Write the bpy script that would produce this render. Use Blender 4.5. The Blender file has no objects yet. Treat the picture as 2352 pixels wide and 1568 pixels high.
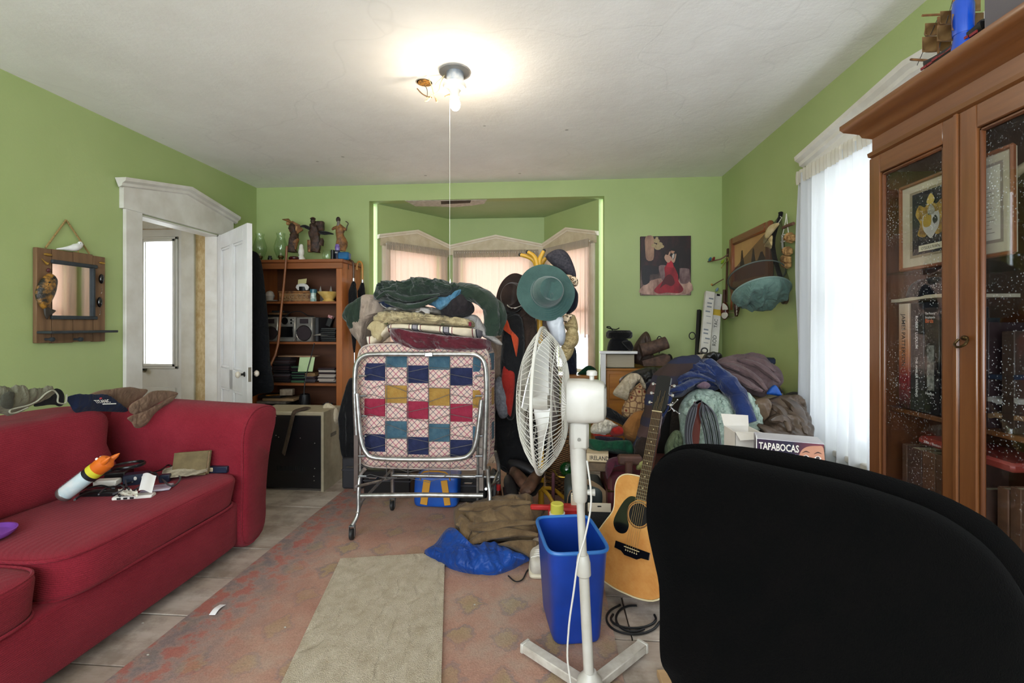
import bpy, bmesh, math, random
from mathutils import Vector as V, Matrix, noise
random.seed(7)
S = bpy.context.scene
COL = S.collection
# ---------------------------------------------------------------- camera
TH = math.atan(87 / 1072); FPX = 1072.; HC = 1.26
cd = bpy.data.cameras.new('camera'); cam = bpy.data.objects.new('camera', cd); COL.objects.link(cam)
cd.sensor_width = 36; cd.lens = FPX / 2352 * 36; cd.shift_y = -39 / 2352; cd.clip_start = .02
cam.location = (0, 0, HC); cam.rotation_euler = (math.pi / 2, 0, TH); S.camera = cam
# ---------------------------------------------------------------- daylight and exposure
w = bpy.data.worlds.new('sky'); S.world = w; w.use_nodes = True
w.node_tree.nodes['Background'].inputs[0].default_value = (.86, .93, 1, 1)
w.node_tree.nodes['Background'].inputs[1].default_value = 6.2
S.view_settings.view_transform = 'Standard'; S.view_settings.look = 'None'
S.view_settings.gamma = 1; S.view_settings.use_curve_mapping = False
S.view_settings.exposure = 0.68
def portal(name, loc, rot, sx, sy):
    l = bpy.data.lights.new(name, 'AREA'); l.shape = 'RECTANGLE'; l.size = sx; l.size_y = sy
    l.cycles.is_portal = True
    o = bpy.data.objects.new(name, l); COL.objects.link(o); o.location = loc; o.rotation_euler = rot
PI = math.pi
portal('portal_rear', (-.7, -1.75, 1.55), (-PI / 2, 0, PI), 4.2, 1.9)  # guides sky light through the added opening behind the camera
portal('portal_right', (1.9, 2.3, 1.3), (0, PI / 2, 0), 1.5, 1.5)
portal('portal_hall', (-5.1, 3.0, 1.5), (0, -PI / 2, 0), 1.0, .7)  # guides sky light through the added, unseen hall opening
# ---------------------------------------------------------------- pixel rays
def ray(px, py):
    a = (px - 1176) / FPX; b = (745 - py) / FPX
    return V((a * math.cos(TH) - math.sin(TH), a * math.sin(TH) + math.cos(TH), b))
def at(px, py, X=None, Y=None, Z=None):
    d = ray(px, py)
    t = X / d.x if X is not None else Y / d.y if Y is not None else (Z - HC) / d.z
    return V((d.x * t, d.y * t, HC + d.z * t))
# ---------------------------------------------------------------- materials
def lin(h):
    if not isinstance(h, str): return tuple(h) + (1,) if len(h) == 3 else tuple(h)
    h = h.lstrip('#')
    def f(c): c /= 255; return c / 12.92 if c <= .04045 else ((c + .055) / 1.055) ** 2.4
    return (f(int(h[0:2], 16)), f(int(h[2:4], 16)), f(int(h[4:6], 16)), 1)
class NT:
    def __init__(s, name):
        s.m = bpy.data.materials.new(name); s.m.use_nodes = True; s.t = s.m.node_tree
        s.b = s.t.nodes['Principled BSDF']; s.out = s.t.nodes['Material Output']
    def n(s, typ, **kw):
        nd = s.t.nodes.new(typ)
        for k, v in kw.items():
            if k.startswith('i_'):
                k = k[2:]; k = int(k) if k.isdigit() else k
                nd.inputs[k].default_value = v
            else: setattr(nd, k, v)
        return nd
    def l(s, a, b): s.t.links.new(a, b)
    def coord(s, sc=(1, 1, 1), rot=(0, 0, 0), kind='Object'):
        c = s.n('ShaderNodeTexCoord'); m = s.n('ShaderNodeMapping')
        m.inputs['Scale'].default_value = sc; m.inputs['Rotation'].default_value = rot
        s.l(c.outputs[kind], m.inputs[0]); return m.outputs[0]
    def noise(s, vec, sc, detail=4, rough=.55):
        nd = s.n('ShaderNodeTexNoise'); nd.inputs['Scale'].default_value = sc; nd.inputs['Detail'].default_value = detail
        nd.inputs['Roughness'].default_value = rough; s.l(vec, nd.inputs['Vector']); return nd.outputs['Fac']
    def ramp(s, fac, stops, interp='LINEAR'):
        r = s.n('ShaderNodeValToRGB'); r.color_ramp.interpolation = interp
        el = r.color_ramp.elements
        while len(el) < len(stops): el.new(.5)
        for e, (p, c) in zip(el, stops): e.position = p; e.color = lin(c)
        s.l(fac, r.inputs[0]); return r.outputs[0]
    def mix(s, fac, a, b, mode='MIX'):
        m = s.n('ShaderNodeMix', data_type='RGBA', blend_type=mode)
        for i, x in ((0, fac), (6, a), (7, b)):
            if hasattr(x, 'is_linked'): s.l(x, m.inputs[i])
            else: m.inputs[i].default_value = x if i == 0 else lin(x)
        return m.outputs[2]
    def bump(s, h, st, dist=.01):
        b = s.n('ShaderNodeBump'); b.inputs['Strength'].default_value = st; b.inputs['Distance'].default_value = dist
        s.l(h, b.inputs['Height']); s.l(b.outputs[0], s.b.inputs['Normal'])
    def math(s, op, a, b=0, clamp=False):
        m = s.n('ShaderNodeMath', operation=op, use_clamp=clamp)
        for i, x in ((0, a), (1, b)):
            if hasattr(x, 'is_linked'): s.l(x, m.inputs[i])
            else: m.inputs[i].default_value = x
        return m.outputs[0]
    def sepxyz(s, vec):
        x = s.n('ShaderNodeSeparateXYZ'); s.l(vec, x.inputs[0]); return x.outputs
MATS = {}
def mat(name, c1, c2=None, sc=6, rough=.7, metal=0, bump=0, bsc=60, st=(1, 1, 1), sheen=0, spec=.5, coat=0, lo=.35, hi=.65):
    if name in MATS: return MATS[name]
    k = NT(name); b = k.b
    b.inputs['Base Color'].default_value = lin(c1); b.inputs['Roughness'].default_value = rough
    b.inputs['Metallic'].default_value = metal; b.inputs['Specular IOR Level'].default_value = spec
    if sheen: b.inputs['Sheen Weight'].default_value = sheen
    if coat: b.inputs['Coat Weight'].default_value = coat; b.inputs['Coat Roughness'].default_value = .15
    if c2 or bump: vec = k.coord(st)
    if c2: k.l(k.ramp(k.noise(vec, sc), [(lo, c1), (hi, c2)]), b.inputs['Base Color'])
    if bump: k.bump(k.noise(vec, bsc, 3), bump)
    MATS[name] = k.m; return k.m
def fabric(name, c1, c2=None, sc=7, weave=500, bump=.25, sheen=.08, rough=.9, wr=1.):
    if name in MATS: return MATS[name]
    k = NT(name); vec = k.coord(); f = k.noise(vec, sc, 5)
    fine = k.noise(vec, weave * .6, 2)
    c2 = c2 or c1
    base = k.ramp(f, [(.3, c1), (.7, c2)])
    k.l(k.mix(.35, base, k.ramp(fine, [(.3, (.3, .3, .3)), (.7, (1, 1, 1))]), 'MULTIPLY'), k.b.inputs['Base Color'])
    k.b.inputs['Roughness'].default_value = rough; k.b.inputs['Sheen Weight'].default_value = sheen
    k.b.inputs['Specular IOR Level'].default_value = .2
    if wr:
        nz = k.n('ShaderNodeTexNoise'); nz.inputs['Scale'].default_value = 8; nz.inputs['Detail'].default_value = 3; nz.inputs['Distortion'].default_value = 1.2; k.l(vec, nz.inputs['Vector'])
        rd = k.math('ABSOLUTE', k.math('SUBTRACT', nz.outputs['Fac'], .5)); k.bump(k.math('ADD', k.math('MULTIPLY', rd, 3.), k.math('MULTIPLY', fine, bump * .12)), .4 * wr, .03)
    else: k.bump(fine, bump, .004)
    MATS[name] = k.m; return k.m
def wood(name, c1, c2, axis='z', rough=.4, coat=.2, sc=14):
    if name in MATS: return MATS[name]
    k = NT(name); s3 = {'x': (.08, 1, 1), 'y': (1, .08, 1), 'z': (1, 1, .08)}[axis]
    vec = k.coord(s3); f = k.noise(vec, sc, 6, .65)
    k.l(k.ramp(f, [(.3, c1), (.7, c2)]), k.b.inputs['Base Color'])
    k.b.inputs['Roughness'].default_value = rough; k.b.inputs['Coat Weight'].default_value = coat
    k.b.inputs['Coat Roughness'].default_value = .2
    k.bump(f, .08, .004); MATS[name] = k.m; return k.m
def emit(name, c, st):
    k = NT(name); k.b.inputs['Base Color'].default_value = (0, 0, 0, 1)
    k.b.inputs['Emission Color'].default_value = lin(c); k.b.inputs['Emission Strength'].default_value = st
    MATS[name] = k.m; return k.m
def glass(name, tint=(1, 1, 1), spots=0, gloss=.08):
    k = NT(name); tr = k.n('ShaderNodeBsdfTransparent'); gl = k.n('ShaderNodeBsdfGlossy'); mx = k.n('ShaderNodeMixShader')
    tr.inputs[0].default_value = tuple(tint) + (1,); gl.inputs['Roughness'].default_value = .02
    lw = k.n('ShaderNodeLayerWeight'); f = k.math('ADD', k.math('MULTIPLY', k.math('POWER', lw.outputs['Facing'], 5), .9), .02 + gloss * .1)
    k.l(f, mx.inputs[0]); k.l(tr.outputs[0], mx.inputs[1]); k.l(gl.outputs[0], mx.inputs[2]); last = mx.outputs[0]
    if spots:
        df = k.n('ShaderNodeBsdfDiffuse'); df.inputs[0].default_value = (.75, .78, .8, 1)
        m2 = k.n('ShaderNodeMixShader'); vec = k.coord()
        vo = k.n('ShaderNodeTexVoronoi'); vo.inputs['Scale'].default_value = 95; k.l(vec, vo.inputs['Vector'])
        big = k.ramp(k.noise(vec, 4, 3), [(.42, (0, 0, 0)), (.62, (1, 1, 1))])
        sp = k.ramp(vo.outputs['Distance'], [(.1, (1, 1, 1)), (.24, (0, 0, 0))])
        k.l(k.math('MULTIPLY', k.math('MULTIPLY', sp, big), spots), m2.inputs[0])
        k.l(last, m2.inputs[1]); k.l(df.outputs[0], m2.inputs[2]); last = m2.outputs[0]
    k.l(last, k.out.inputs[0]); MATS[name] = k.m; return k.m
def sheer(name, c, transl=.6, transp=.25):
    k = NT(name); d = k.n('ShaderNodeBsdfDiffuse'); t = k.n('ShaderNodeBsdfTranslucent'); tp = k.n('ShaderNodeBsdfTransparent')
    m1 = k.n('ShaderNodeMixShader'); m2 = k.n('ShaderNodeMixShader')
    d.inputs[0].default_value = lin(c); t.inputs[0].default_value = lin(c)
    m1.inputs[0].default_value = transl; m2.inputs[0].default_value = transp
    k.l(d.outputs[0], m1.inputs[1]); k.l(t.outputs[0], m1.inputs[2]); k.l(m1.outputs[0], m2.inputs[1]); k.l(tp.outputs[0], m2.inputs[2])
    k.l(m2.outputs[0], k.out.inputs[0]); MATS[name] = k.m; return k.m
def plaid(name, base, c1, c2, sc=18, rot=0, kind='Object', wid=.12, axes=(0, 2)):
    k = NT(name); x = k.sepxyz(k.coord((sc, sc, sc), (0, rot, 0), kind))
    def stripe(o, off, w):
        fr = k.math('FRACT', k.math('ADD', o, off)); return k.math('LESS_THAN', fr, w)
    a, b_ = x[axes[0]], x[axes[1]]
    f = k.noise(k.coord((1, 1, 1)), 300, 2)
    col = k.mix(k.math('MULTIPLY', stripe(a, .1, wid), .75), base, c1)
    col = k.mix(k.math('MULTIPLY', stripe(b_, .1, wid), .75), col, c1)
    col = k.mix(k.math('MULTIPLY', stripe(a, .55, wid * .8), .75), col, c2)
    col = k.mix(k.math('MULTIPLY', stripe(b_, .55, wid * .8), .75), col, c2)
    k.l(col, k.b.inputs['Base Color']); k.b.inputs['Roughness'].default_value = .9; k.bump(f, .2, .003)
    MATS[name] = k.m; return k.m
# ---------------------------------------------------------------- mesh builder
def cat(pts, n, closed=False):
    if n <= 1: return [V(p) for p in pts]
    P = [V(p) for p in pts]; out = []; N = len(P)
    for i in range(N if closed else N - 1):
        if closed: p0, p1, p2, p3 = P[i - 1], P[i], P[(i + 1) % N], P[(i + 2) % N]
        else: p0, p1, p2, p3 = P[max(i - 1, 0)], P[i], P[i + 1], P[min(i + 2, N - 1)]
        for j in range(n):
            t = j / n; t2 = t * t; t3 = t2 * t
            out.append(.5 * (2 * p1 + (p2 - p0) * t + (2 * p0 - 5 * p1 + 4 * p2 - p3) * t2 + (3 * p1 - p0 - 3 * p2 + p3) * t3))
    if not closed: out.append(P[-1])
    return out
def ridged(u, v, sd): return 1 - 2 * abs(noise.noise(V((u, v, sd))))
W = {}
class B:
    def __init__(s, xf=None): s.v = []; s.f = []; s.xf = xf
    def add(s, vs, fs):
        o = len(s.v); s.v += [V(x) for x in vs]; s.f += [tuple(i + o for i in f) for f in fs]; return s
    def box(s, c, d, b=0, rz=0, M=None):
        h = [x / 2 for x in d]; R = M or Matrix.Rotation(rz, 3, 'Z'); c = V(c)
        if b <= 0:
            vs = [(x, y, z) for x in (-1, 1) for y in (-1, 1) for z in (-1, 1)]
            vs = [V((x * h[0], y * h[1], z * h[2])) for x, y, z in vs]
            fs = [(0, 1, 3, 2), (4, 6, 7, 5), (0, 4, 5, 1), (2, 3, 7, 6), (0, 2, 6, 4), (1, 5, 7, 3)]
        else:
            b = min(b, min(h) * .98); idx = {}; vs = []; fs = []
            for sx in (-1, 1):
                for sy in (-1, 1):
                    for sz in (-1, 1):
                        for k in range(3):
                            p = [sx * (h[0] - b), sy * (h[1] - b), sz * (h[2] - b)]; p[k] = (sx, sy, sz)[k] * h[k]
                            idx[(sx, sy, sz, k)] = len(vs); vs.append(V(p))
            def g(k, sg): return idx[(*sg, k)]
            for k in range(3):
                l, m = [i for i in range(3) if i != k]
                for q in (-1, 1):
                    r = []
                    for a, e in ((-1, -1), (1, -1), (1, 1), (-1, 1)):
                        sg = [0, 0, 0]; sg[k] = q; sg[l] = a; sg[m] = e; r.append(g(k, sg))
                    fs.append(tuple(r))
                for a in (-1, 1):
                    for e in (-1, 1):
                        r = []
                        for q, kk in ((-1, l), (1, l), (1, m), (-1, m)):
                            sg = [0, 0, 0]; sg[k] = q; sg[l] = a; sg[m] = e; r.append(g(kk, sg))
                        fs.append(tuple(r))
            for sx in (-1, 1):
                for sy in (-1, 1):
                    for sz in (-1, 1): fs.append(tuple(idx[(sx, sy, sz, k)] for k in range(3)))
        return s.add([R @ v + c for v in vs], fs)
    def bx(s, x0, x1, y0, y1, z0, z1, b=0): return s.box(((x0 + x1) / 2, (y0 + y1) / 2, (z0 + z1) / 2), (abs(x1 - x0), abs(y1 - y0), abs(z1 - z0)), b)
    def loft(s, rings, caps=True, closed=False):
        n = len(rings[0]); vs = [p for r in rings for p in r]; fs = []; R = len(rings)
        for i in range(R if closed else R - 1):
            for j in range(n):
                a = i * n + j; b = i * n + (j + 1) % n; i2 = (i + 1) % R
                fs.append((a, b, i2 * n + (j + 1) % n, i2 * n + j))
        if caps and not closed: fs += [tuple(range(n))[::-1], tuple((R - 1) * n + j for j in range(n))]
        return s.add(vs, fs)
    def tube(s, path, r, n=8, sm=0, closed=False, flat=1., up=None, caps=True, wob=0, sd=0):
        P = cat(path, sm, closed) if sm else [V(p) for p in path]; N = len(P)
        rs = r if isinstance(r, (list, tuple)) else [r]
        def rad(i):
            f = i / max(N - 1, 1) * (len(rs) - 1); k = min(int(f), len(rs) - 1); q = f - k
            return rs[k] if k >= len(rs) - 1 else rs[k] * (1 - q) + rs[k + 1] * q
        rings = []; nr = None
        for i in range(N):
            t = (P[(i + 1) % N] - P[i - 1]) if closed else (P[min(i + 1, N - 1)] - P[max(i - 1, 0)])
            if t.length < 1e-9: t = V((0, 0, 1))
            t.normalize()
            if nr is None:
                nr = V(up) if up else (V((0, 0, 1)) if abs(t.z) < .9 else V((1, 0, 0)))
            nr = nr - t * nr.dot(t)
            if nr.length < 1e-6: nr = t.orthogonal()
            nr.normalize(); bi = t.cross(nr); ra = rad(i); ring = []
            for j in range(n):
                a = 2 * PI * j / n; rr = ra
                if wob: rr *= 1 + wob * noise.noise(V((math.cos(a) * 1.5, math.sin(a) * 1.5, i * .35 + sd * 9.1)))
                ring.append(P[i] + nr * math.cos(a) * rr * flat + bi * math.sin(a) * rr)
            rings.append(ring)
        return s.loft(rings, caps, closed)
    def cyl(s, p0, p1, r0, r1=None, n=16): return s.tube([p0, p1], [r0, r0 if r1 is None else r1], n)
    def lathe(s, prof, c=(0, 0, 0), n=24, M=None, caps=True):
        c = V(c); M = M or Matrix.Identity(3)
        return s.loft([[M @ V((r * math.cos(2 * PI * j / n), r * math.sin(2 * PI * j / n), z)) + c for j in range(n)] for r, z in prof], caps)
    def sph(s, c, r, n=16, m=10, M=None):
        r = r if hasattr(r, '__len__') else (r, r, r); M = M or Matrix.Identity(3); c = V(c); rings = []
        for i in range(m + 1):
            a = PI * i / m; e = max(math.sin(a), .02)
            rings.append([M @ V((r[0] * e * math.cos(2 * PI * j / n), r[1] * e * math.sin(2 * PI * j / n), -r[2] * math.cos(a))) + c for j in range(n)])
        return s.loft(rings)
    def prism(s, poly, vec):
        n = len(poly); vec = V(vec); a = [V(p) for p in poly]
        return s.loft([a, [p + vec for p in a]])
    def grid(s, fn, nu, nv, thick=0):
        vs = [V(fn(i / nu, j / nv)) for i in range(nu + 1) for j in range(nv + 1)]
        fs = [(i * (nv + 1) + j, (i + 1) * (nv + 1) + j, (i + 1) * (nv + 1) + j + 1, i * (nv + 1) + j + 1) for i in range(nu) for j in range(nv)]
        return s.add(vs, fs)
    def slab(s, fn, nu, nv, off):
        """closed sheet: grid fn and its copy moved by off(u,v) or vector"""
        top = [V(fn(i / nu, j / nv)) for i in range(nu + 1) for j in range(nv + 1)]
        o = off if callable(off) else (lambda u, v: V(off))
        bot = [V(fn(i / nu, j / nv)) + o(i / nu, j / nv) for i in range(nu + 1) for j in range(nv + 1)]
        N = len(top); q = lambda i, j: i * (nv + 1) + j; fs = []
        for i in range(nu):
            for j in range(nv):
                fs.append((q(i, j), q(i + 1, j), q(i + 1, j + 1), q(i, j + 1)))
                fs.append((N + q(i, j), N + q(i, j + 1), N + q(i + 1, j + 1), N + q(i + 1, j)))
        rim = [q(i, 0) for i in range(nu)] + [q(nu, j) for j in range(nv)] + [q(i, nv) for i in range(nu, 0, -1)] + [q(0, j) for j in range(nv, 0, -1)]
        for a, b in zip(rim, rim[1:] + rim[:1]): fs.append((a, b, N + b, N + a))
        return s.add(top + bot, fs)
    def lump(s, pts, n, T=.04, Tb=None, fold=.3, ang=0, fr=9, sd=0, rings=20, sm=6, edge=.12, p=2.4, c=None, sag=0):
        """rounded cloth body over a star-shaped 3-D outline; T front thickness along n, Tb back"""
        O = cat(pts, sm, True); N = len(O); n = V(n).normalized(); Tb = T * .5 if Tb is None else Tb
        C = V(c) if c is not None else sum(O, V()) / N
        u = n.orthogonal().normalized() if abs(n.z) > .95 else V((0, 0, 1)).cross(n).normalized(); w = n.cross(u)
        ca, sa = math.cos(ang), math.sin(ang); fr = fr * 1.9; fold = fold * 1.4; rings = max(rings, 10)
        def disp(P):
            q = P - C; a = q.dot(u); e = q.dot(w); x = a * ca + e * sa; y = -a * sa + e * ca
            wx = x * fr + .6 * noise.noise(V((x * 3, y * 3, sd + 5)))
            return .65 * ridged(wx, y * fr * .22, sd + .37) + .4 * ridged(wx * 1.9 + 3, y * fr * .5, sd + 2.1) + .2 * noise.noise(V((x * fr * 3, y * fr * 3, sd)))
        vs = []; fs = []
        for side in (1, -1):
            TT = T if side > 0 else -Tb
            for k in range(rings):
                r = 1 - (k / rings) ** 1.0
                for i in range(N):
                    P = C + (O[i] - C) * r
                    d = disp(P); h = max(0, 1 - r ** p) ** .5
                    ed = edge * T * d * (1 if r > .98 else 0)
                    P = P + n * (TT * (h + fold * d * (min(1, (1 - r) * 5 + .15))) if side > 0 else TT * h) + n * ed
                    if sag: P = P + V((0, 0, -sag * (1 - r) * (1 - r)))
                    vs.append(P)
            vs.append(C + n * TT * (1 + (fold * disp(C) if side > 0 else 0)))
        half = rings * N + 1
        for si in (0, 1):
            o = si * half
            for k in range(rings - 1):
                for i in range(N): fs.append((o + k * N + i, o + k * N + (i + 1) % N, o + (k + 1) * N + (i + 1) % N, o + (k + 1) * N + i))
            for i in range(N): fs.append((o + (rings - 1) * N + i, o + (rings - 1) * N + (i + 1) % N, o + half - 1))
        for i in range(N): fs.append((i, (i + 1) % N, half + (i + 1) % N, half + i))
        return s.add(vs, fs)
    def build(s, name, m, parent=None, label=None, cat=None, group=None, kind=None, ang=38, origin=None, recalc=True):
        vs = [s.xf @ v for v in s.v] if s.xf else s.v
        mn = V((min(v.x for v in vs), min(v.y for v in vs), min(v.z for v in vs))); mx = V((max(v.x for v in vs), max(v.y for v in vs), max(v.z for v in vs)))
        o0 = V(origin) if origin is not None else V(((mn.x + mx.x) / 2, (mn.y + mx.y) / 2, mn.z))
        me = bpy.data.meshes.new(name); me.from_pydata([tuple(v - o0) for v in vs], [], s.f)
        if recalc:
            bm = bmesh.new(); bm.from_mesh(me); bmesh.ops.recalc_face_normals(bm, faces=bm.faces); bm.to_mesh(me); bm.free()
        me.shade_smooth(); me.set_sharp_from_angle(angle=math.radians(ang))
        ms = m if isinstance(m, (list, tuple)) else [m]
        for x in ms: me.materials.append(x)
        o = bpy.data.objects.new(name, me); COL.objects.link(o); W[o] = o0
        if parent: o.parent = parent; o.location = o0 - W[parent]
        else: o.location = o0
        tag(o, label, cat, group, kind); return o
def tag(o, label=None, cat=None, group=None, kind=None):
    for k, v in (('label', label), ('category', cat), ('group', group), ('kind', kind)):
        if v: o[k] = v
    return o
def thing(name, loc, label, cat, group=None, kind=None):
    o = bpy.data.objects.new(name, None); COL.objects.link(o); o.location = loc; o.empty_display_size = .05; W[o] = V(loc)
    return tag(o, label, cat, group, kind)
def lmp(name, px, m, depth, n=None, T=.04, parent=None, label=None, cat_=None, group=None, **kw):
    """lump from a pixel outline laid on a plane: depth = ('Y',top,bottom) | ('X',x) | ('Z',z)"""
    k = depth[0]
    if k == 'Y':
        y0 = min(p[1] for p in px); y1 = max(p[1] for p in px); a, b = depth[1], depth[2] if len(depth) > 2 else depth[1]
        P = [at(x, y, Y=a + (b - a) * (y - y0) / max(1, y1 - y0)) for x, y in px]
        n = n or (0, -1, .25)
    else: P = [at(x, y, **{k: depth[1]}) for x, y in px]; n = n or ((0, 0, 1) if k == 'Z' else (1, 0, 0))
    return B().lump(P, n, T, **kw).build(name, m, parent, label, cat_, group, ang=60)
def text(s, org, u, v, size, m, parent, name='lettering', align='LEFT', sx=1., ext=.0004, bold=0):
    c = bpy.data.curves.new('t', 'FONT'); c.body = s; c.align_x = align; c.extrude = ext / size if 0 else 0; c.resolution_u = 2; c.offset = bold
    t = bpy.data.objects.new('t', c); COL.objects.link(t)
    dg = bpy.context.evaluated_depsgraph_get(); me = bpy.data.meshes.new_from_object(t.evaluated_get(dg))
    vs = [tuple(p.co) for p in me.vertices]; fs = [tuple(p.vertices) for p in me.polygons]
    bpy.data.objects.remove(t); bpy.data.curves.remove(c); bpy.data.meshes.remove(me)
    u = V(u).normalized(); v = V(v).normalized(); org = V(org)
    if not vs: return
    return B().add([org + u * (x * size * sx) + v * (y * size) for x, y, z in vs], fs).build(name, m, parent, recalc=False)
def dup(o, loc, parent=None, label=None, rz=None):
    c = o.copy(); COL.objects.link(c); W[c] = V(loc)
    c.location = V(loc) - W[parent] if parent else V(loc)
    c.parent = parent
    if rz is not None: c.rotation_euler.z = rz
    if label: c['label'] = label
    for ch in o.children:
        d = ch.copy(); COL.objects.link(d); d.parent = c
        for g in ch.children: e = g.copy(); COL.objects.link(e); e.parent = d
    return c
# ================================================================ THE ROOM
XL, XR, YB, YF, ZC = -3.17, 1.715, 4.82, -1.7, 2.74
k = NT('green_paint'); vec = k.coord(); f = k.noise(vec, 1.3, 4)
k.l(k.ramp(f, [(.3, '#9AAB6E'), (.7, '#A4B378')]), k.b.inputs['Base Color']); k.b.inputs['Roughness'].default_value = .55
k.bump(k.noise(vec, 90, 3), .12, .004); GREEN = k.m
k = NT('ceiling_paint'); vec = k.coord(); f = k.noise(vec, 2.2, 6, .6)
vo = k.n('ShaderNodeTexVoronoi', feature='DISTANCE_TO_EDGE'); vo.inputs['Scale'].default_value = .55; k.l(k.coord((1, 1, 1)), vo.inputs['Vector'])
wv = k.n('ShaderNodeVectorMath', operation='ADD'); nz = k.n('ShaderNodeTexNoise'); nz.inputs['Scale'].default_value = 1.5; k.l(vec, nz.inputs['Vector'])
k.l(vec, wv.inputs[0]); k.l(nz.outputs['Color'], wv.inputs[1]); k.l(wv.outputs[0], vo.inputs['Vector'])
crack = k.ramp(vo.outputs['Distance'], [(0, (0, 0, 0)), (.006, (1, 1, 1))])
base = k.ramp(f, [(.3, '#E9E6E2'), (.7, '#F3F1EE')])
vs_ = k.n('ShaderNodeTexVoronoi'); vs_.inputs['Scale'].default_value = 3.1; k.l(vec, vs_.inputs['Vector'])
spot = k.ramp(vs_.outputs['Distance'], [(.03, '#8E8A84'), (.055, '#FFFFFF')])
k.l(k.mix(.6, k.mix(.05, base, crack, 'MULTIPLY'), spot, 'MULTIPLY'), k.b.inputs['Base Color'])
k.b.inputs['Roughness'].default_value = .85
k.bump(k.math('ADD', k.noise(vec, 7, 8, .7), k.math('MULTIPLY', crack, .06)), .35, .012); CEIL = k.m
WHITE = mat('white_trim', '#DAD7D0', '#C9C4BA', sc=5, rough=.5, bump=.05, bsc=40)
WHITE2 = mat('white_door_paint', '#DCDBDA', '#CFCDCA', sc=4, rough=.42)
CREAM = mat('cream_trim', '#DCD2BE', '#CFC2AA', sc=6, rough=.5)
def wallseg(b, p0, p1, z0, z1, th, holes=(), out=1):
    """wall from p0 to p1 (inner face), thickness to the left*out; holes (u0,u1,z0,z1)"""
    p0 = V((*p0, 0)); p1 = V((*p1, 0)); d = (p1 - p0); L = d.length; d.normalize(); n = V((-d.y, d.x, 0)) * out
    def bl(u0, u1, a, e):
        if u1 - u0 < 1e-4 or e - a < 1e-4: return
        q = [p0 + d * u0, p0 + d * u1, p0 + d * u1 + n * th, p0 + d * u0 + n * th]
        b.prism([x + V((0, 0, a)) for x in q], (0, 0, e - a))
    if not holes: bl(0, L, z0, z1); return
    u = 0
    for (a, e, h0, h1) in holes:
        bl(u, a, z0, z1); bl(a, e, z0, h0); bl(a, e, h1, z1); u = e
    bl(u, L, z0, z1)
def st(o): o['kind'] = 'structure'; return o
# floor slab and planks
k = NT('floor_board'); x = k.coord((1, 6, 1)); f = k.noise(x, 2.2, 6, .65); oi = k.n('ShaderNodeObjectInfo')
c = k.ramp(f, [(.25, '#9A897A'), (.5, '#B2A498'), (.75, '#C6BCB2')])
c = k.mix(.5, c, k.ramp(oi.outputs['Random'], [(0, '#B9AFA4'), (1, '#FFFFFF')]), 'MULTIPLY')
dirt = k.ramp(k.noise(k.coord(), 5, 6, .7), [(.38, '#7A6A58'), (.55, '#FFFFFF')])
k.l(k.mix(.45, c, dirt, 'MULTIPLY'), k.b.inputs['Base Color']); k.b.inputs['Roughness'].default_value = .5
k.bump(k.noise(x, 9, 5), .15, .004); BOARD = k.m
fl = st(B().bx(XL - .12, XR + .12, YF - .1, 5.9, -.12, -.012).build('floor', mat('subfloor', '#3A2E24')))
for i in range(25):
    y0 = YF + i * .3
    for j in range(3):
        xa = XL + .0 + (j * 1.75 - (i % 2) * .85); xb = min(xa + 1.75, XR); xa = max(xa, XL)
        if j == 2: xb = XR
        if xb - xa > .1 and (y0 < 4.8 or (xa < .5 and xb > -1.8)):
            B().bx(xa + .003, xb - .003, y0 + .0035, y0 + .2965, -.012, random.uniform(-.0015, 0), .002).build('plank', BOARD, fl)
st(B().bx(XL - .12, XR + .12, YF - .1, YB + .12, ZC, ZC + .1).build('ceiling', CEIL))
b = B(); wallseg(b, (XL, YF), (XL, YB + .12), 0, ZC, .12, [(3.37 - YF, 4.23 - YF, 0, 2.115)]); st(b.build('wall_left', GREEN))
b = B(); wallseg(b, (XR, YF), (XR, YB + .12), 0, ZC, .14, [(1.52 - YF, 3.08 - YF, .55, 2.2)], out=-1); st(b.build('wall_right', GREEN))
b = B(); wallseg(b, (XL, YB), (XR, YB), 0, ZC, .12, [(-1.913 - XL, .553 - XL, 0, 2.57)]); wb = st(b.build('wall_back', GREEN))
b = B(); wallseg(b, (XL, YF), (XR, YF), 0, ZC, .1, [(.35, 4.55, .6, 2.5)], out=-1); st(b.build('wall_front', GREEN))  # unseen wide opening, added so daylight fills the room evenly
# bay
BP = [(-1.87, 4.94), (-1.25, 5.72), (-.07, 5.72), (.51, 4.94)]
for i, nm in enumerate(('wall_bay_left', 'wall_bay_center', 'wall_bay_right')):
    L = (V(BP[i + 1]) - V(BP[i])).length
    b = B(); wallseg(b, BP[i], BP[i + 1], 0, 2.57, .12, [(.15, L - .15, .72, 2.12)]); st(b.build(nm, GREEN))
b = B(); b.prism([(-1.913, 4.94, 2.57), (.553, 4.94, 2.57), (.6, 4.94, 2.57), (0, 5.9, 2.57), (-1.3, 5.9, 2.57), (-2, 4.94, 2.57)], (0, 0, .1))
sof = st(b.build('ceiling_bay', mat('green_soffit', '#94AC7C', '#9FB588', sc=2, rough=.5)))
# bare plaster patch with a slot in the bay soffit
B().prism([at(x, y, Z=2.566) for x, y in ((930, 461), (1118, 459), (1112, 468), (1085, 472), (1040, 476), (1000, 474), (955, 474))], (0, 0, .003)).build('plaster_patch', mat('plaster', '#D5D0C8', '#B9B2A8', sc=20, rough=.9), sof)
B().prism([at(x, y, Z=2.564) for x, y in ((1013, 462), (1082, 460), (1080, 466), (1013, 469))], (0, 0, .002)).build('slot', mat('slot_dark', '#4A3A30', '#2A221C', sc=40), sof)
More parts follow.
